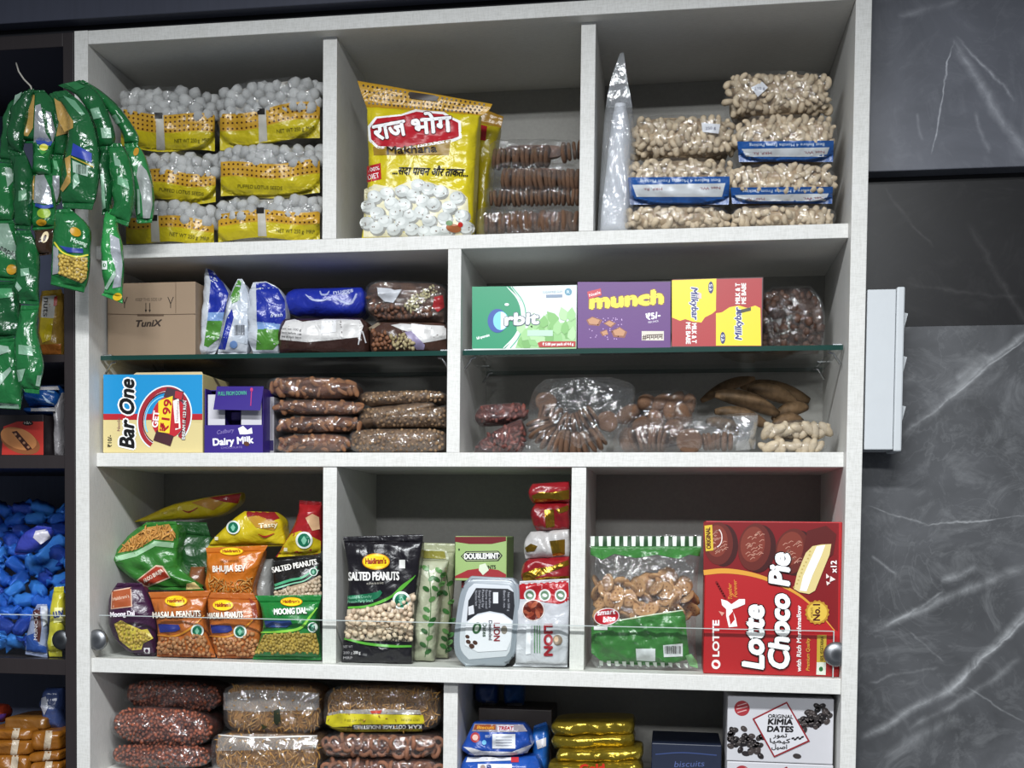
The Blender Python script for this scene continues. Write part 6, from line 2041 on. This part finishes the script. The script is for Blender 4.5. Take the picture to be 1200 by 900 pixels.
def dates_box(label, x0, y0, x1, y1, floor, dyo=0.0):
    b = Box('dates_box', label, 'box', x0, y0, x1, y1, FR4 - 0.002, 0.12, '#c9c8cc', floor, group='white boxes of dates')
    o = dyo
    rd = random.Random(31)
    for xa, ya, xb, yb, n in ((854, 862, 893, 878, 44), (936, 846, 974, 838, 48)):
        for i in range(n):
            u = rd.random()
            x, y = xa + (xb - xa) * u, ya + (yb - ya) * u + rd.gauss(0, 6.5)
            if xa < 900:
                y = min(y, 888) if x < 880 else y
                y = max(y, 848 + (x - 852) * 0.3)
            else:
                y = max(826, min(y, 865))
            y += o
            if y > 898:
                continue
            x = max(856, min(972, x))
            b.ell(['#1a1718', '#262122', '#35302f', '#443c3a'][i % 4], x, y, 4.2, 3.1, rd.uniform(-60, 60), 1 + i % 5)
            b.ell('#6d6664', x - 1, y - 1, 1, 0.7, 0, 7)
    b.ell('#2a2526', 874, 883 + o, 5, 3, 10, 3)
    b.ell('#3a3433', 934, 886 + o, 5, 3, 10, 3)
    D = [(922, 822 + o), (949, 868.5 + o), (907, 887.5 + o), (881.5, 842 + o)]
    b.poly('#8c2228', D, layer=8)
    c = (915, 855 + o)
    b.poly('#d3d2d6', [(c[0] + (x - c[0]) * 0.92, c[1] + (y - c[1]) * 0.93) for x, y in D], layer=9)
    b.txt('#1d1a1c', 'ORIGINAL', (900, 841 + o), (929, 842 + o), 4.4, 10, bold=0.05)
    b.txt('#1d1a1c', 'KIMIA', (900, 848.5 + o), (928.5, 849 + o), 6.4, 10, bold=0.09, italic=0.1)
    b.txt('#1d1a1c', 'DATES', (899, 857 + o), (929, 857.5 + o), 6.4, 10, bold=0.09, italic=0.1)
    b.txt('#1d1a1c', '\uFEAD\uFEEE\uFEE4\uFE97', (906, 863.5 + o), (922, 864 + o), 5, 10, bold=0.05)
    b.txt('#1d1a1c', '\uFE8E\uFEF4\uFEE4\uFEF4\uFEDB', (902, 870 + o), (926, 870.5 + o), 5, 10, bold=0.05)
    b.txt('#1d1a1c', '\uFEDE\uFEF4\uFEBB\uFE8D', (904, 877 + o), (922, 877.5 + o), 5, 10, bold=0.05)
    b.poly('#1d1a1c', *[ellipse(929 + i * 2.8, 865 + o + (i % 2) * 1.6 - i * 0.4, 2, 1.2, -20, 8) for i in range(5)], layer=10, name='printed_fruit')
    b.ell('#a2343a', 869.5, 830 + o, 9, 9, 0, 1)
    for k in (-4, 0, 4):
        b.line('#d9b0b0', [(863 + abs(k) * .3, 831 + o + k), (876 - abs(k) * .3, 828 + o + k)], 1, 2, smooth=False)
    return b


zk = pt(914, 893, FR4 - 0.002).z
b0 = dates_box('white date box at the lower edge, only its top strip in view', 851.5, 894.5, 976, 925, SH4, 76)
dates_box('white date box with a red-edged diamond label, resting on its twin', 851.5, 817, 976, 892.5, b0.fr[2] + b0.h + 0.0003)

# ------------------------------------------------------------------ the black unit's goods
yl = 0.012
LF = [z1 for z1, z0 in LS]
b = Bag('snack_packet', 'tall yellow and white nut packet on the upper shelf of the black unit', 'snack packet', [((49, 341), (72, 339)), ((48, 352), (74, 350)), ((47, 375), (74, 375)), ((46, 398), (75, 400)), ((47, 415), (73, 416))],
        yl + 0.01, 0.05, '#b08a3a', floor=LF[0], seals=(0.06, 0.03), seed=161, wr=0.003, df=0.015)
b.poly('#cfa51e', [(50, 341), (70, 340), (72, 346), (50, 347)], layer=1, mat=foil('#cfa51e'))
b.poly('#c9c6bf', [(50, 347), (66, 346), (63, 373), (48, 372)], layer=1)
b.poly('#dcc21c', [(48, 372), (63, 373), (60, 398), (50, 402), (46.5, 390)], layer=2, mat=foil('#dcc21c'))
b.txt('#3a3634', 'nuts', (52, 349), (51, 371), 7, 3)
b.poly('#b3342a', [(64, 348), (68, 347), (67, 358), (63, 359)], layer=3)
b.poly('#a86a30', [(47, 404), (72, 403), (72, 415), (47, 415)], layer=2, mat=foil('#a8662c'))

b = Box('biscuit_box', 'black and red biscuit box with a printed sandwich biscuit, lower left of the black unit', 'box', -40, 486, 51, 533.5, yl + 0.01, 0.10, '#241d20', LF[1])
b.poly('#b3342c', [(4, 500), (20, 494), (51, 494), (51, 533), (2, 533)], layer=1)
b.ell('#8a5230', 24, 518, 24, 13, 20, 2)
b.ell('#b87a4a', 22, 514, 22, 12, 20, 3)
b.poly('#3a1c16', [(14, 506), (20, 505), (38, 526), (32, 528)], layer=4)
for i in range(4):
    b.ell('#a8785a', 18.5 + i * 5, 509 + i * 5, 1.7, 1.5, 30, 5)
b.ell('#1a1416', 33, 496, 6, 2.6, 0, 5)
b.txt('#d8d2c4', '10/-', (29, 497), (37, 497), 3, 6)
zt = b.fr[2] + b.h
for i, (la, y0, y1, x1) in enumerate((('lower shiny blue packet on the biscuit box in the black unit', 478, 489, 66), ('upper shiny blue packet with white edges in the black unit', 453, 477, 70))):
    q = Bag('blue_packet', la, 'packet', [((34, y0), (x1 + 1, y0 - 1)), ((33, (y0 + y1) / 2), (x1 + 2, (y0 + y1) / 2)), ((35, y1), (x1 - 1, y1))], yl + 0.02, 0.07, '#1d58a4', seed=170 + i, wr=0.005, a=4, b=2.4,
            floor=zt + 0.0005 if i == 0 else None)
    q.poly('#c9c6c6', [(36, y0 + 0.5), (x1 - 2, y0 - 0.5), (x1, y0 + 4), (36, y0 + 4)], layer=2, mat=foil('#c9c6c6'))
    if i:
        q.line('#bcd4ee', [(50, 463), (56, 470), (64, 474)], [1, 3, 1], 3)
        q.line('#9cc0e8', [(56, 458), (64, 460)], 2, 3)
Bag('white_packet', 'crumpled white packet squeezed upright right of the biscuit box', 'packet', [((70, 462), (74, 460)), ((67, 480), (75, 480)), ((66, 505), (75, 505)), ((66, 532), (75, 532))], yl + 0.03, 0.03, '#a9a5a8', floor=LF[1], seed=172, wr=0.004)

# heap of foil sweets
SWEET_V = []
n = 9
for i in range(n + 8):
    pass


def sweet_mesh(L=1.0, r=0.37, tw=0.22, seg=10, seed=0):
    rs = random.Random(seed)
    prof = [(-0.5 - tw, r * 0.75), (-0.5 - tw * 0.5, r * 0.5), (-0.5, r * 0.22), (-0.44, r * 0.7), (-0.36, r * 0.96), (-0.18, r * 0.9), (0, r * 1.04), (0.18, r * 0.93), (0.36, r), (0.44, r * 0.7), (0.5, r * 0.22), (0.5 + tw * 0.5, r * 0.5), (0.5 + tw, r * 0.75)]
    V, F = [], []
    for i, (x, q) in enumerate(prof):
        end = i < 2 or i > len(prof) - 3
        for k in range(seg):
            w = 2 * math.pi * k / seg
            s = q * (1 + (0.16 * rs.uniform(-1, 1) if not end else 0.25 * math.sin(4 * w + i)))
            V.append((x * L, s * math.cos(w), s * math.sin(w) * (0.25 if end else 0.8)))
    for i in range(len(prof) - 1):
        for k in range(seg):
            F.append((i * seg + k, i * seg + (k + 1) % seg, (i + 1) * seg + (k + 1) % seg, (i + 1) * seg + k))
    F += [tuple(range(seg))[::-1], tuple(range((len(prof) - 1) * seg, len(prof) * seg))]
    return V, F


SW = [proto('foil_sweet', sweet_mesh(seed=s)) for s in range(3)]
for m, c in zip(SW, ('#2a6bd2', '#3c8ae6', '#2248ad')):
    m.materials.append(foil(c, 0.16, 0.35, 0.9))
r9 = random.Random(15)
XS_in = XS - 0.012
cnt = 0
spots = []
for layer_y in range(12):                     # rows climb towards the back of the bin
    y = 0.040 + layer_y * 0.0115
    zt_ = LF[2] + 0.021 + layer_y * 0.0168
    for k in range(-2, 6):
        x = pt(-8 + k * 24 + (layer_y % 2) * 10 + r9.uniform(-5, 5), 700, y).x
        z = zt_ + r9.uniform(-0.004, 0.004)
        if x > XS_in - 0.014 or x < -0.24:
            continue
        spots.append((x, y + r9.uniform(-.004, .004), z))
for x, y, z in spots:
    o = link_mesh('foil_sweet', r9.choice(SW), None, (x, y, z))
    k = r9.uniform(0.031, 0.036)
    o.scale = (k, k, k)
    o.rotation_euler = (r9.uniform(-1, 1), r9.uniform(-0.9, 0.9), r9.uniform(-1.0, 1.0))
    tag(o, 'shiny blue foil-wrapped sweet in the heap behind the glass lip of the black unit', 'sweet', 'heap of blue foil sweets')


def bar(label, rows, yf, color, seed, D=0.02, floor=None, cat='chocolate bar', **kw):
    return Bag('wrapped_bar', label, cat, rows, yf, D, color, floor=floor, seals=(0.08, 0.08), seed=seed, wr=0.002, a=2.4, b=3, **kw)


b = bar('purple-blue twist of foil with a white patch on top of the blue sweets', [((44, 616), (60, 618)), ((30, 625), (60, 628)), ((20, 640), (48, 642)), ((17, 650), (30, 650))], 0.03, '#3a45a8', 181, 0.03)
b.poly('#c9c6d2', [(42, 622), (55, 620), (60, 630), (48, 638), (39, 630)], layer=2, mat=foil('#c9c6d2'))
b = bar('brown and silver chocolate bar standing between the sweets and the yellow bar', [((44, 708), (55, 708)), ((38, 720), (56, 720)), ((32, 745), (54, 745)), ((30, 762), (56, 766))], 0.0135, '#8f98b8', 182, 0.02, LF[2])
b.poly('#4a2420', [(39, 716), (47, 712), (49, 735), (47, 752), (43, 752)], layer=2)
b.txt('#d9d4d8', 'MUNCHY', (44, 750), (45, 717), 4, 3)
b.poly('#2a4f9c', [(31, 745), (40, 742), (46, 755), (55, 758), (55, 765), (31, 763)], layer=2, mat=foil('#2a4f9c'))
b.poly('#b9bcc6', [(48, 710), (56, 710), (56, 730), (51, 734)], layer=3)
b = bar('yellow chocolate bar standing upright against the right side of the sweet bin', [((64, 688), (75, 687)), ((62, 700), (75, 700)), ((59, 730), (75, 730)), ((57, 760), (73, 760)), ((58, 772), (73, 772))], 0.0135, '#c9c038', 183, 0.02, LF[2])
b.poly('#e3dc9a', [(64, 712), (75, 712), (75, 728), (63, 730)], layer=2)
b.txt('#3a4a86', 'LUV', (64, 724), (75, 722), 7, 3, bold=0.08)
b.poly('#dcd67a', [(61, 745), (70, 744), (69, 756), (60, 757)], layer=2)

# orange packets at the foot of the black unit
ORF = '#8f591b'
for i, (la, x0, y0, x1, y1, yy) in enumerate((('orange packet at the lower left edge, white stripe across it', -34, 883, 37, 924, 0.014), ('orange packet at the lower right of the orange pile', 38, 891, 74, 924, 0.016),
                                              ('orange packet with a crumpled right end, second layer on the left', -30, 866, 38, 886, 0.018), ('orange packet in the second layer on the right, against the stile', 36, 879, 74, 893, 0.022),
                                              ('orange packet in the third layer on the left', -20, 852, 40, 868, 0.026), ('orange packet in the third layer on the right', 38, 855, 74, 880, 0.03),
                                              ('dull orange packet on top of the orange pile, flattened', 8, 838, 58, 856, 0.05))):
    b = Bag('orange_packet', la, 'packet', pill(x0, y0, x1, y1, 7, r9.uniform(-3, 3) if i > 1 else 0), yy, 0.09, ORF if i < 6 else '#7d5220', seed=190 + i, wr=0.003, a=6, b=3.2, df=0.012, floor=LF[3] if y1 > 915 else None,
            group='pile of orange packets')
    if i < 6:
        xm = (max(x0, -4) + x1) / 2 - 2
        b.poly('#c9b9a4', [(xm, y0 + 1), (xm + 8, y0 + 1), (xm + 5, min(y1, 912) - 1), (xm - 3, min(y1, 912) - 1)], layer=2, mat=foil('#c2b29c'))
b = Bag('blue_packet', 'dusky blue and white packet standing behind the orange pile by the stile', 'packet', [((56, 806), (74, 806)), ((50, 818), (75, 818)), ((52, 835), (75, 836)), ((58, 852), (75, 854))], 0.06, 0.04, '#3a4a78', seed=199, wr=0.004)
b.poly('#b3b6c2', [(49, 818), (54, 816), (57, 828), (52, 838), (48, 828)], layer=2, mat=foil('#b3b6c2'))
b = Bag('red_packet', 'small red and purple packet in shadow behind the orange pile', 'packet', [((-20, 824), (6, 826)), ((-22, 834), (10, 836)), ((-20, 845), (4, 846))], 0.07, 0.04, '#a03a24', seed=200, wr=0.003)
b.poly('#4a2a6a', [(-10, 838), (8, 836), (4, 845), (-10, 845)], layer=2)

# ------------------------------------------------------------------ strips of green sachets hanging in front
KNOT = pt(38, 100, -0.05)
GREENS = ['#1a5a30', '#1f6836', '#154d29']


def sachet(t, rows, yf, color, seed, D=0.022, seal=(0.05, 0.05)):
    return Bag('sachet', '', '', rows, yf, D, color, mat=foil(color, 0.2, 0.0, 1.1), seals=seal, seed=seed, wr=0.0035, a=2.3, b=2.6, parent=t, part='sachet', step=4, grid=(16, 20), df=D * 0.55)


def strip(label, parts, y):
    """a hanging strip: several sachets joined end to end; parts = rows per sachet"""
    top = parts[0][0][0]
    bot = parts[-1][0][-1]
    t = Thing('sachet_strip', pt((bot[0][0] + bot[1][0]) / 2, bot[0][1], y), label, 'sachet strip', 'hanging strips of green sachets')
    return t, [sachet(t, rows, y, col, sd) for rows, col, sd in parts]


G0, G1, G2 = GREENS
SILV = foil('#b9bdc0', 0.25, 0.5)
SEVP = '#b08e4c'


def shine(b, pts, c='#8fb99a', l=2):  # highlights and pale print blocks, both painted onto the sachet foil
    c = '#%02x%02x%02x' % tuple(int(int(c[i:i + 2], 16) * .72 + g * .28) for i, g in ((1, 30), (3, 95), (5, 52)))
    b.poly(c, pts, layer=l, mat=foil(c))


# far left strip
t, S = strip('leftmost green sachet strip, running down the edge of the view', [
    ([((20, 112), (36, 104)), ((8, 130), (24, 128)), ((3, 160), (17, 160)), ((0, 190), (15, 192))], G0, 301),
    ([((-10, 190), (15, 192)), ((-14, 220), (18, 222)), ((-14, 245), (17, 245)), ((-12, 262), (14, 262))], G1, 302),
    ([((-12, 262), (16, 258)), ((-16, 290), (22, 286)), ((-14, 310), (22, 312)), ((-12, 328), (18, 330))], G1, 303),
    ([((-12, 330), (18, 330)), ((-18, 355), (23, 352)), ((-18, 385), (22, 385)), ((-12, 398), (16, 396))], G2, 304),
    ([((-12, 398), (17, 396)), ((-18, 425), (24, 420)), ((-18, 450), (26, 452)), ((-12, 478), (24, 480))], G1, 305)], -0.062)
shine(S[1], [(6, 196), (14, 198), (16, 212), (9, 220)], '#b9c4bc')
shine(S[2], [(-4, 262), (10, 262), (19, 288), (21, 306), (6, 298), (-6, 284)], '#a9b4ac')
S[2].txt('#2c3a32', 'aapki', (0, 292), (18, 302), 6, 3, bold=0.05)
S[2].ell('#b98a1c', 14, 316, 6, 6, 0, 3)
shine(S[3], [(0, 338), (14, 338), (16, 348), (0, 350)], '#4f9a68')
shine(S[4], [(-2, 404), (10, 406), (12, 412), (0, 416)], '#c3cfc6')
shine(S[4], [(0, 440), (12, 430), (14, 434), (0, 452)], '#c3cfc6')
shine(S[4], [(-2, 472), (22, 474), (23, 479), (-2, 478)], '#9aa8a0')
# second strip, in front of it
t, S = strip('dark green sachet strip hanging second from the left, the longest', [
    ([((28, 108), (40, 104)), ((13, 132), (34, 136)), ((10, 160), (26, 170)), ((10, 180), (26, 182))], G2, 311),
    ([((10, 180), (28, 176)), ((16, 200), (38, 205)), ((17, 240), (37, 240)), ((18, 268), (36, 270))], G2, 312),
    ([((18, 270), (36, 270)), ((20, 300), (45, 300)), ((19, 335), (44, 335)), ((24, 356), (46, 358))], G0, 313),
    ([((25, 358), (46, 358)), ((20, 390), (42, 385)), ((18, 425), (50, 425)), ((22, 445), (47, 446)), ((30, 460), (46, 462))], G1, 314)], -0.082)
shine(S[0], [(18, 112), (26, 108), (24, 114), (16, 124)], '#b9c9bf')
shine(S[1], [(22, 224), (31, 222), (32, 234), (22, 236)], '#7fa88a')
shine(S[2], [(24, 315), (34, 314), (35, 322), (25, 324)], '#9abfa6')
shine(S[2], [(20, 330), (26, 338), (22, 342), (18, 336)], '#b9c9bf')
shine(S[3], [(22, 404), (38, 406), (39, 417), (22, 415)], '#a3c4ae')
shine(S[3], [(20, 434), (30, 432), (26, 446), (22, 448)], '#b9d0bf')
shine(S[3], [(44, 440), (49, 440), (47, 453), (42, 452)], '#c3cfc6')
# silver and gold strip in the middle
t, S = strip('sachet strip showing silver and tan back seams in the middle of the bunch', [
    ([((36, 106), (52, 106)), ((28, 125), (64, 122)), ((20, 150), (66, 152)), ((15, 168), (62, 168))], G0, 321),
    ([((38, 163), (64, 166)), ((39, 180), (60, 182)), ((38, 200), (60, 202)), ((37, 206), (61, 208))], G1, 322),
    ([((37, 204), (62, 204)), ((36, 225), (64, 225)), ((38, 245), (65, 245)), ((38, 270), (64, 268))], G1, 323),
    ([((40, 270), (63, 268)), ((42, 280), (62, 280)), ((46, 300), (60, 298))], '#3a2a20', 324)], -0.073)
S[0].poly(SEVP, [(38, 110), (41, 112), (39, 150), (33, 160), (22, 158), (27, 136)], layer=2, mat=foil(SEVP))
S[0].poly('#b9bdc0', [(42, 124), (48, 122), (54, 156), (62, 168), (40, 168), (41, 140)], layer=3, mat=SILV)
S[0].poly('#b9bdc0', [(54, 130), (60, 132), (66, 156), (62, 168), (57, 150)], layer=3, mat=SILV)
S[1].poly('#2f4a9a', [(42, 164), (62, 166), (60, 171), (44, 169)], layer=3)
S[1].ell('#c9c43a', 52, 173, 5, 4, 0, 4)
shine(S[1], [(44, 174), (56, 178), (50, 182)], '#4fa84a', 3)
S[2].poly('#b9bdc0', [(42, 206), (52, 205), (60, 222), (62, 240), (40, 238)], layer=3, mat=SILV)
S[2].poly(SEVP, [(37, 206), (41, 206), (40, 235), (37, 232)], layer=3, mat=foil(SEVP))
S[2].line('#2f4a9a', [(42, 240), (52, 243), (63, 241)], 4, 4)
S[2].ell('#8fae34', 52, 250, 8, 6, 0, 3)
S[2].ell('#b98a1c', 49, 261, 6, 4, 0, 3)
S[3].ell('#d9c9a4', 53, 278, 4, 7, 20, 2)
S[3].ell('#3a2418', 53, 279, 1.6, 4, 20, 3)
# narrow silver strip right of it
t, S = strip('narrow sachet strip with a silver back seam, half hidden by the large front sachet', [
    ([((58, 110), (66, 108)), ((64, 130), (80, 128)), ((66, 160), (82, 158)), ((62, 184), (74, 186))], G0, 331),
    ([((61, 184), (74, 184)), ((61, 205), (76, 205)), ((62, 225), (72, 225)), ((61, 242), (69, 240))], G1, 332)], -0.066)
S[0].poly('#b08e4c', [(64, 115), (70, 120), (84, 145), (80, 156), (66, 160), (70, 140)], layer=2, mat=foil(SEVP))
S[1].poly('#b9bdc0', [(62, 206), (70, 206), (70, 226), (66, 240), (62, 238)], layer=2, mat=SILV)
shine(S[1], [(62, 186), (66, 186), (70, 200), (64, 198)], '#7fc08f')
# large sachet in front, with the lentil sachet below
t, S = strip('sachet strip with the largest front sachet and a lentil sachet below it', [
    ([((62, 108), (78, 106)), ((78, 130), (100, 126)), ((80, 160), (112, 158)), ((76, 190), (116, 192)), ((72, 225), (113, 225)), ((74, 244), (108, 246))], G0, 341),
    ([((66, 246), (82, 244)), ((64, 262), (104, 266)), ((62, 290), (105, 292)), ((61, 320), (103, 325)), ((60, 334), (98, 343))], G1, 342)], -0.094)
S[0].poly(SEVP, [(64, 116), (72, 120), (86, 142), (86, 150), (76, 155), (68, 140)], layer=2, mat=foil(SEVP))
S[0].poly('#2c3f9c', [(86, 168), (108, 180), (108, 191), (84, 182)], layer=3)
S[0].line('#b9a43a', [(84, 184), (110, 196)], 1.4, 3, smooth=False)
S[0].poly('#a3b8aa', [(85, 188), (104, 196), (103, 207), (86, 202)], layer=2)
S[0].bars('#33463c', 90, 193, 102, 204, 7, 3)
S[0].poly(SEVP, [(76, 186), (83, 182), (83, 214), (74, 225), (71, 222), (79, 205)], layer=2, mat=foil(SEVP))
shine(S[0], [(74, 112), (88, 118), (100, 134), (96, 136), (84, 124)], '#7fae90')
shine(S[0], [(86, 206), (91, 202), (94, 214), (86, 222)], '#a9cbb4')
S[1].ell('#b98a1c', 89, 272, 7, 5, 30, 3)
S[1].txt('#b9d4bf', 'Moong', (83, 283), (102, 289), 5, 3, bold=0.05)
S[1].poly('#2c3f8c', [(70, 288), (80, 296), (98, 297), (98, 292), (80, 290)], layer=4)
S[1].line('#c9c43a', [(64, 284), (74, 296), (90, 301), (104, 299)], 2, 3)
S[1].poly('#a08a48', [(69, 297), (80, 300), (103, 302), (102, 326), (96, 332), (70, 322)], layer=2, mat=foil('#a08a48', 0.4))
S[1].bits('lentils', PEA_V, M_DAL, [(70, 299), (82, 302), (102, 304), (101, 324), (95, 329), (71, 320)], 3.2, 0.0062, 140, -0.001, 9)
S[1].poly('#b9bdc0', [(63, 288), (69, 292), (69, 318), (72, 320), (62, 322)], layer=3, mat=SILV)
S[1].poly('#1d6a34', [(61, 323), (76, 328), (98, 336), (97, 342), (60, 333)], layer=3, mat=foil('#1d6a34'))
# fifth strip
t, S = strip('green sachet strip arching right of the large front sachet', [
    ([((68, 100), (94, 94)), ((90, 112), (114, 108)), ((106, 135), (126, 132)), ((114, 160), (134, 160)), ((116, 176), (130, 174))], G0, 351),
    ([((116, 174), (130, 172)), ((117, 195), (128, 195)), ((120, 225), (132, 225)), ((120, 252), (128, 252))], G2, 352),
    ([((128, 168), (142, 168)), ((128, 190), (152, 190)), ((132, 225), (157, 222)), ((134, 240), (156, 240)), ((126, 256), (150, 266))], G1, 353),
    ([((124, 244), (138, 246)), ((122, 266), (137, 268)), ((120, 286), (142, 283)), ((119, 310), (144, 310)), ((123, 338), (143, 338)), ((119, 346), (144, 356))], '#2f8a46', 354)], -0.078)
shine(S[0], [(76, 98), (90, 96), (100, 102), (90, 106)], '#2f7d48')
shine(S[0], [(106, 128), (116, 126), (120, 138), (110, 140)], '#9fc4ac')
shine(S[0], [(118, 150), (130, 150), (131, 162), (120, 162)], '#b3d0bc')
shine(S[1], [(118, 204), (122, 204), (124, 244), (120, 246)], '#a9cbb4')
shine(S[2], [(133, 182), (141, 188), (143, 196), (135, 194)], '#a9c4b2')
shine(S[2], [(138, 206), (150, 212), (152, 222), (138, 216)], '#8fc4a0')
S[3].poly('#a9adb4', [(129, 274), (140, 280), (144, 310), (142, 336), (132, 338), (136, 316), (130, 296)], layer=2, mat=foil('#a3a7ae'))
S[3].poly('#d6ded8', [(120, 306), (126, 306), (126, 316), (120, 316)], layer=3)
S[3].ell('#1d6a34', 123, 311, 1.8, 2.4, 0, 4)
S[3].ell('#c9a51c', 138, 348, 5.5, 4.5, -20, 3)
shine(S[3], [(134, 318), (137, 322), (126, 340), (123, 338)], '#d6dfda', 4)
# rightmost strip
t, S = strip('rightmost green sachet strip, ending beside the lotus seed bags', [
    ([((84, 96), (98, 94)), ((106, 108), (118, 106)), ((126, 130), (140, 126)), ((144, 158), (160, 156)), ((146, 172), (162, 170))], G1, 361),
    ([((146, 170), (160, 168)), ((150, 185), (170, 184)), ((155, 215), (178, 214)), ((158, 240), (180, 240)), ((161, 262), (178, 261))], '#2f7d46', 362)], -0.052)
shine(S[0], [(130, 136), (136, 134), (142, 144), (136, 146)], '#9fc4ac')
S[1].ell('#b98a2c', 160, 178, 3, 5, 20, 3)
S[1].poly('#a3a8a6', [(163, 190), (172, 200), (178, 216), (179, 240), (176, 256), (168, 256), (166, 230), (160, 206)], layer=2, mat=foil('#9da3a0'))
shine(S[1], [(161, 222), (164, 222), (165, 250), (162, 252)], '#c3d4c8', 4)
# the string they hang from, tied to a hook in the fascia
hk = pt(20, 40, -0.03)
st = tube('hanging_string', [pt(38, 108, -0.066), pt(36, 101, -0.064), pt(28, 93, -0.062), pt(22, 84, -0.058), pt(19, 74, -0.05)], 0.0011, ink('#a9a59c', 0.8), None, 6)
tag(st, 'thin pale string tying the bunch of green sachets together at the top', 'string')
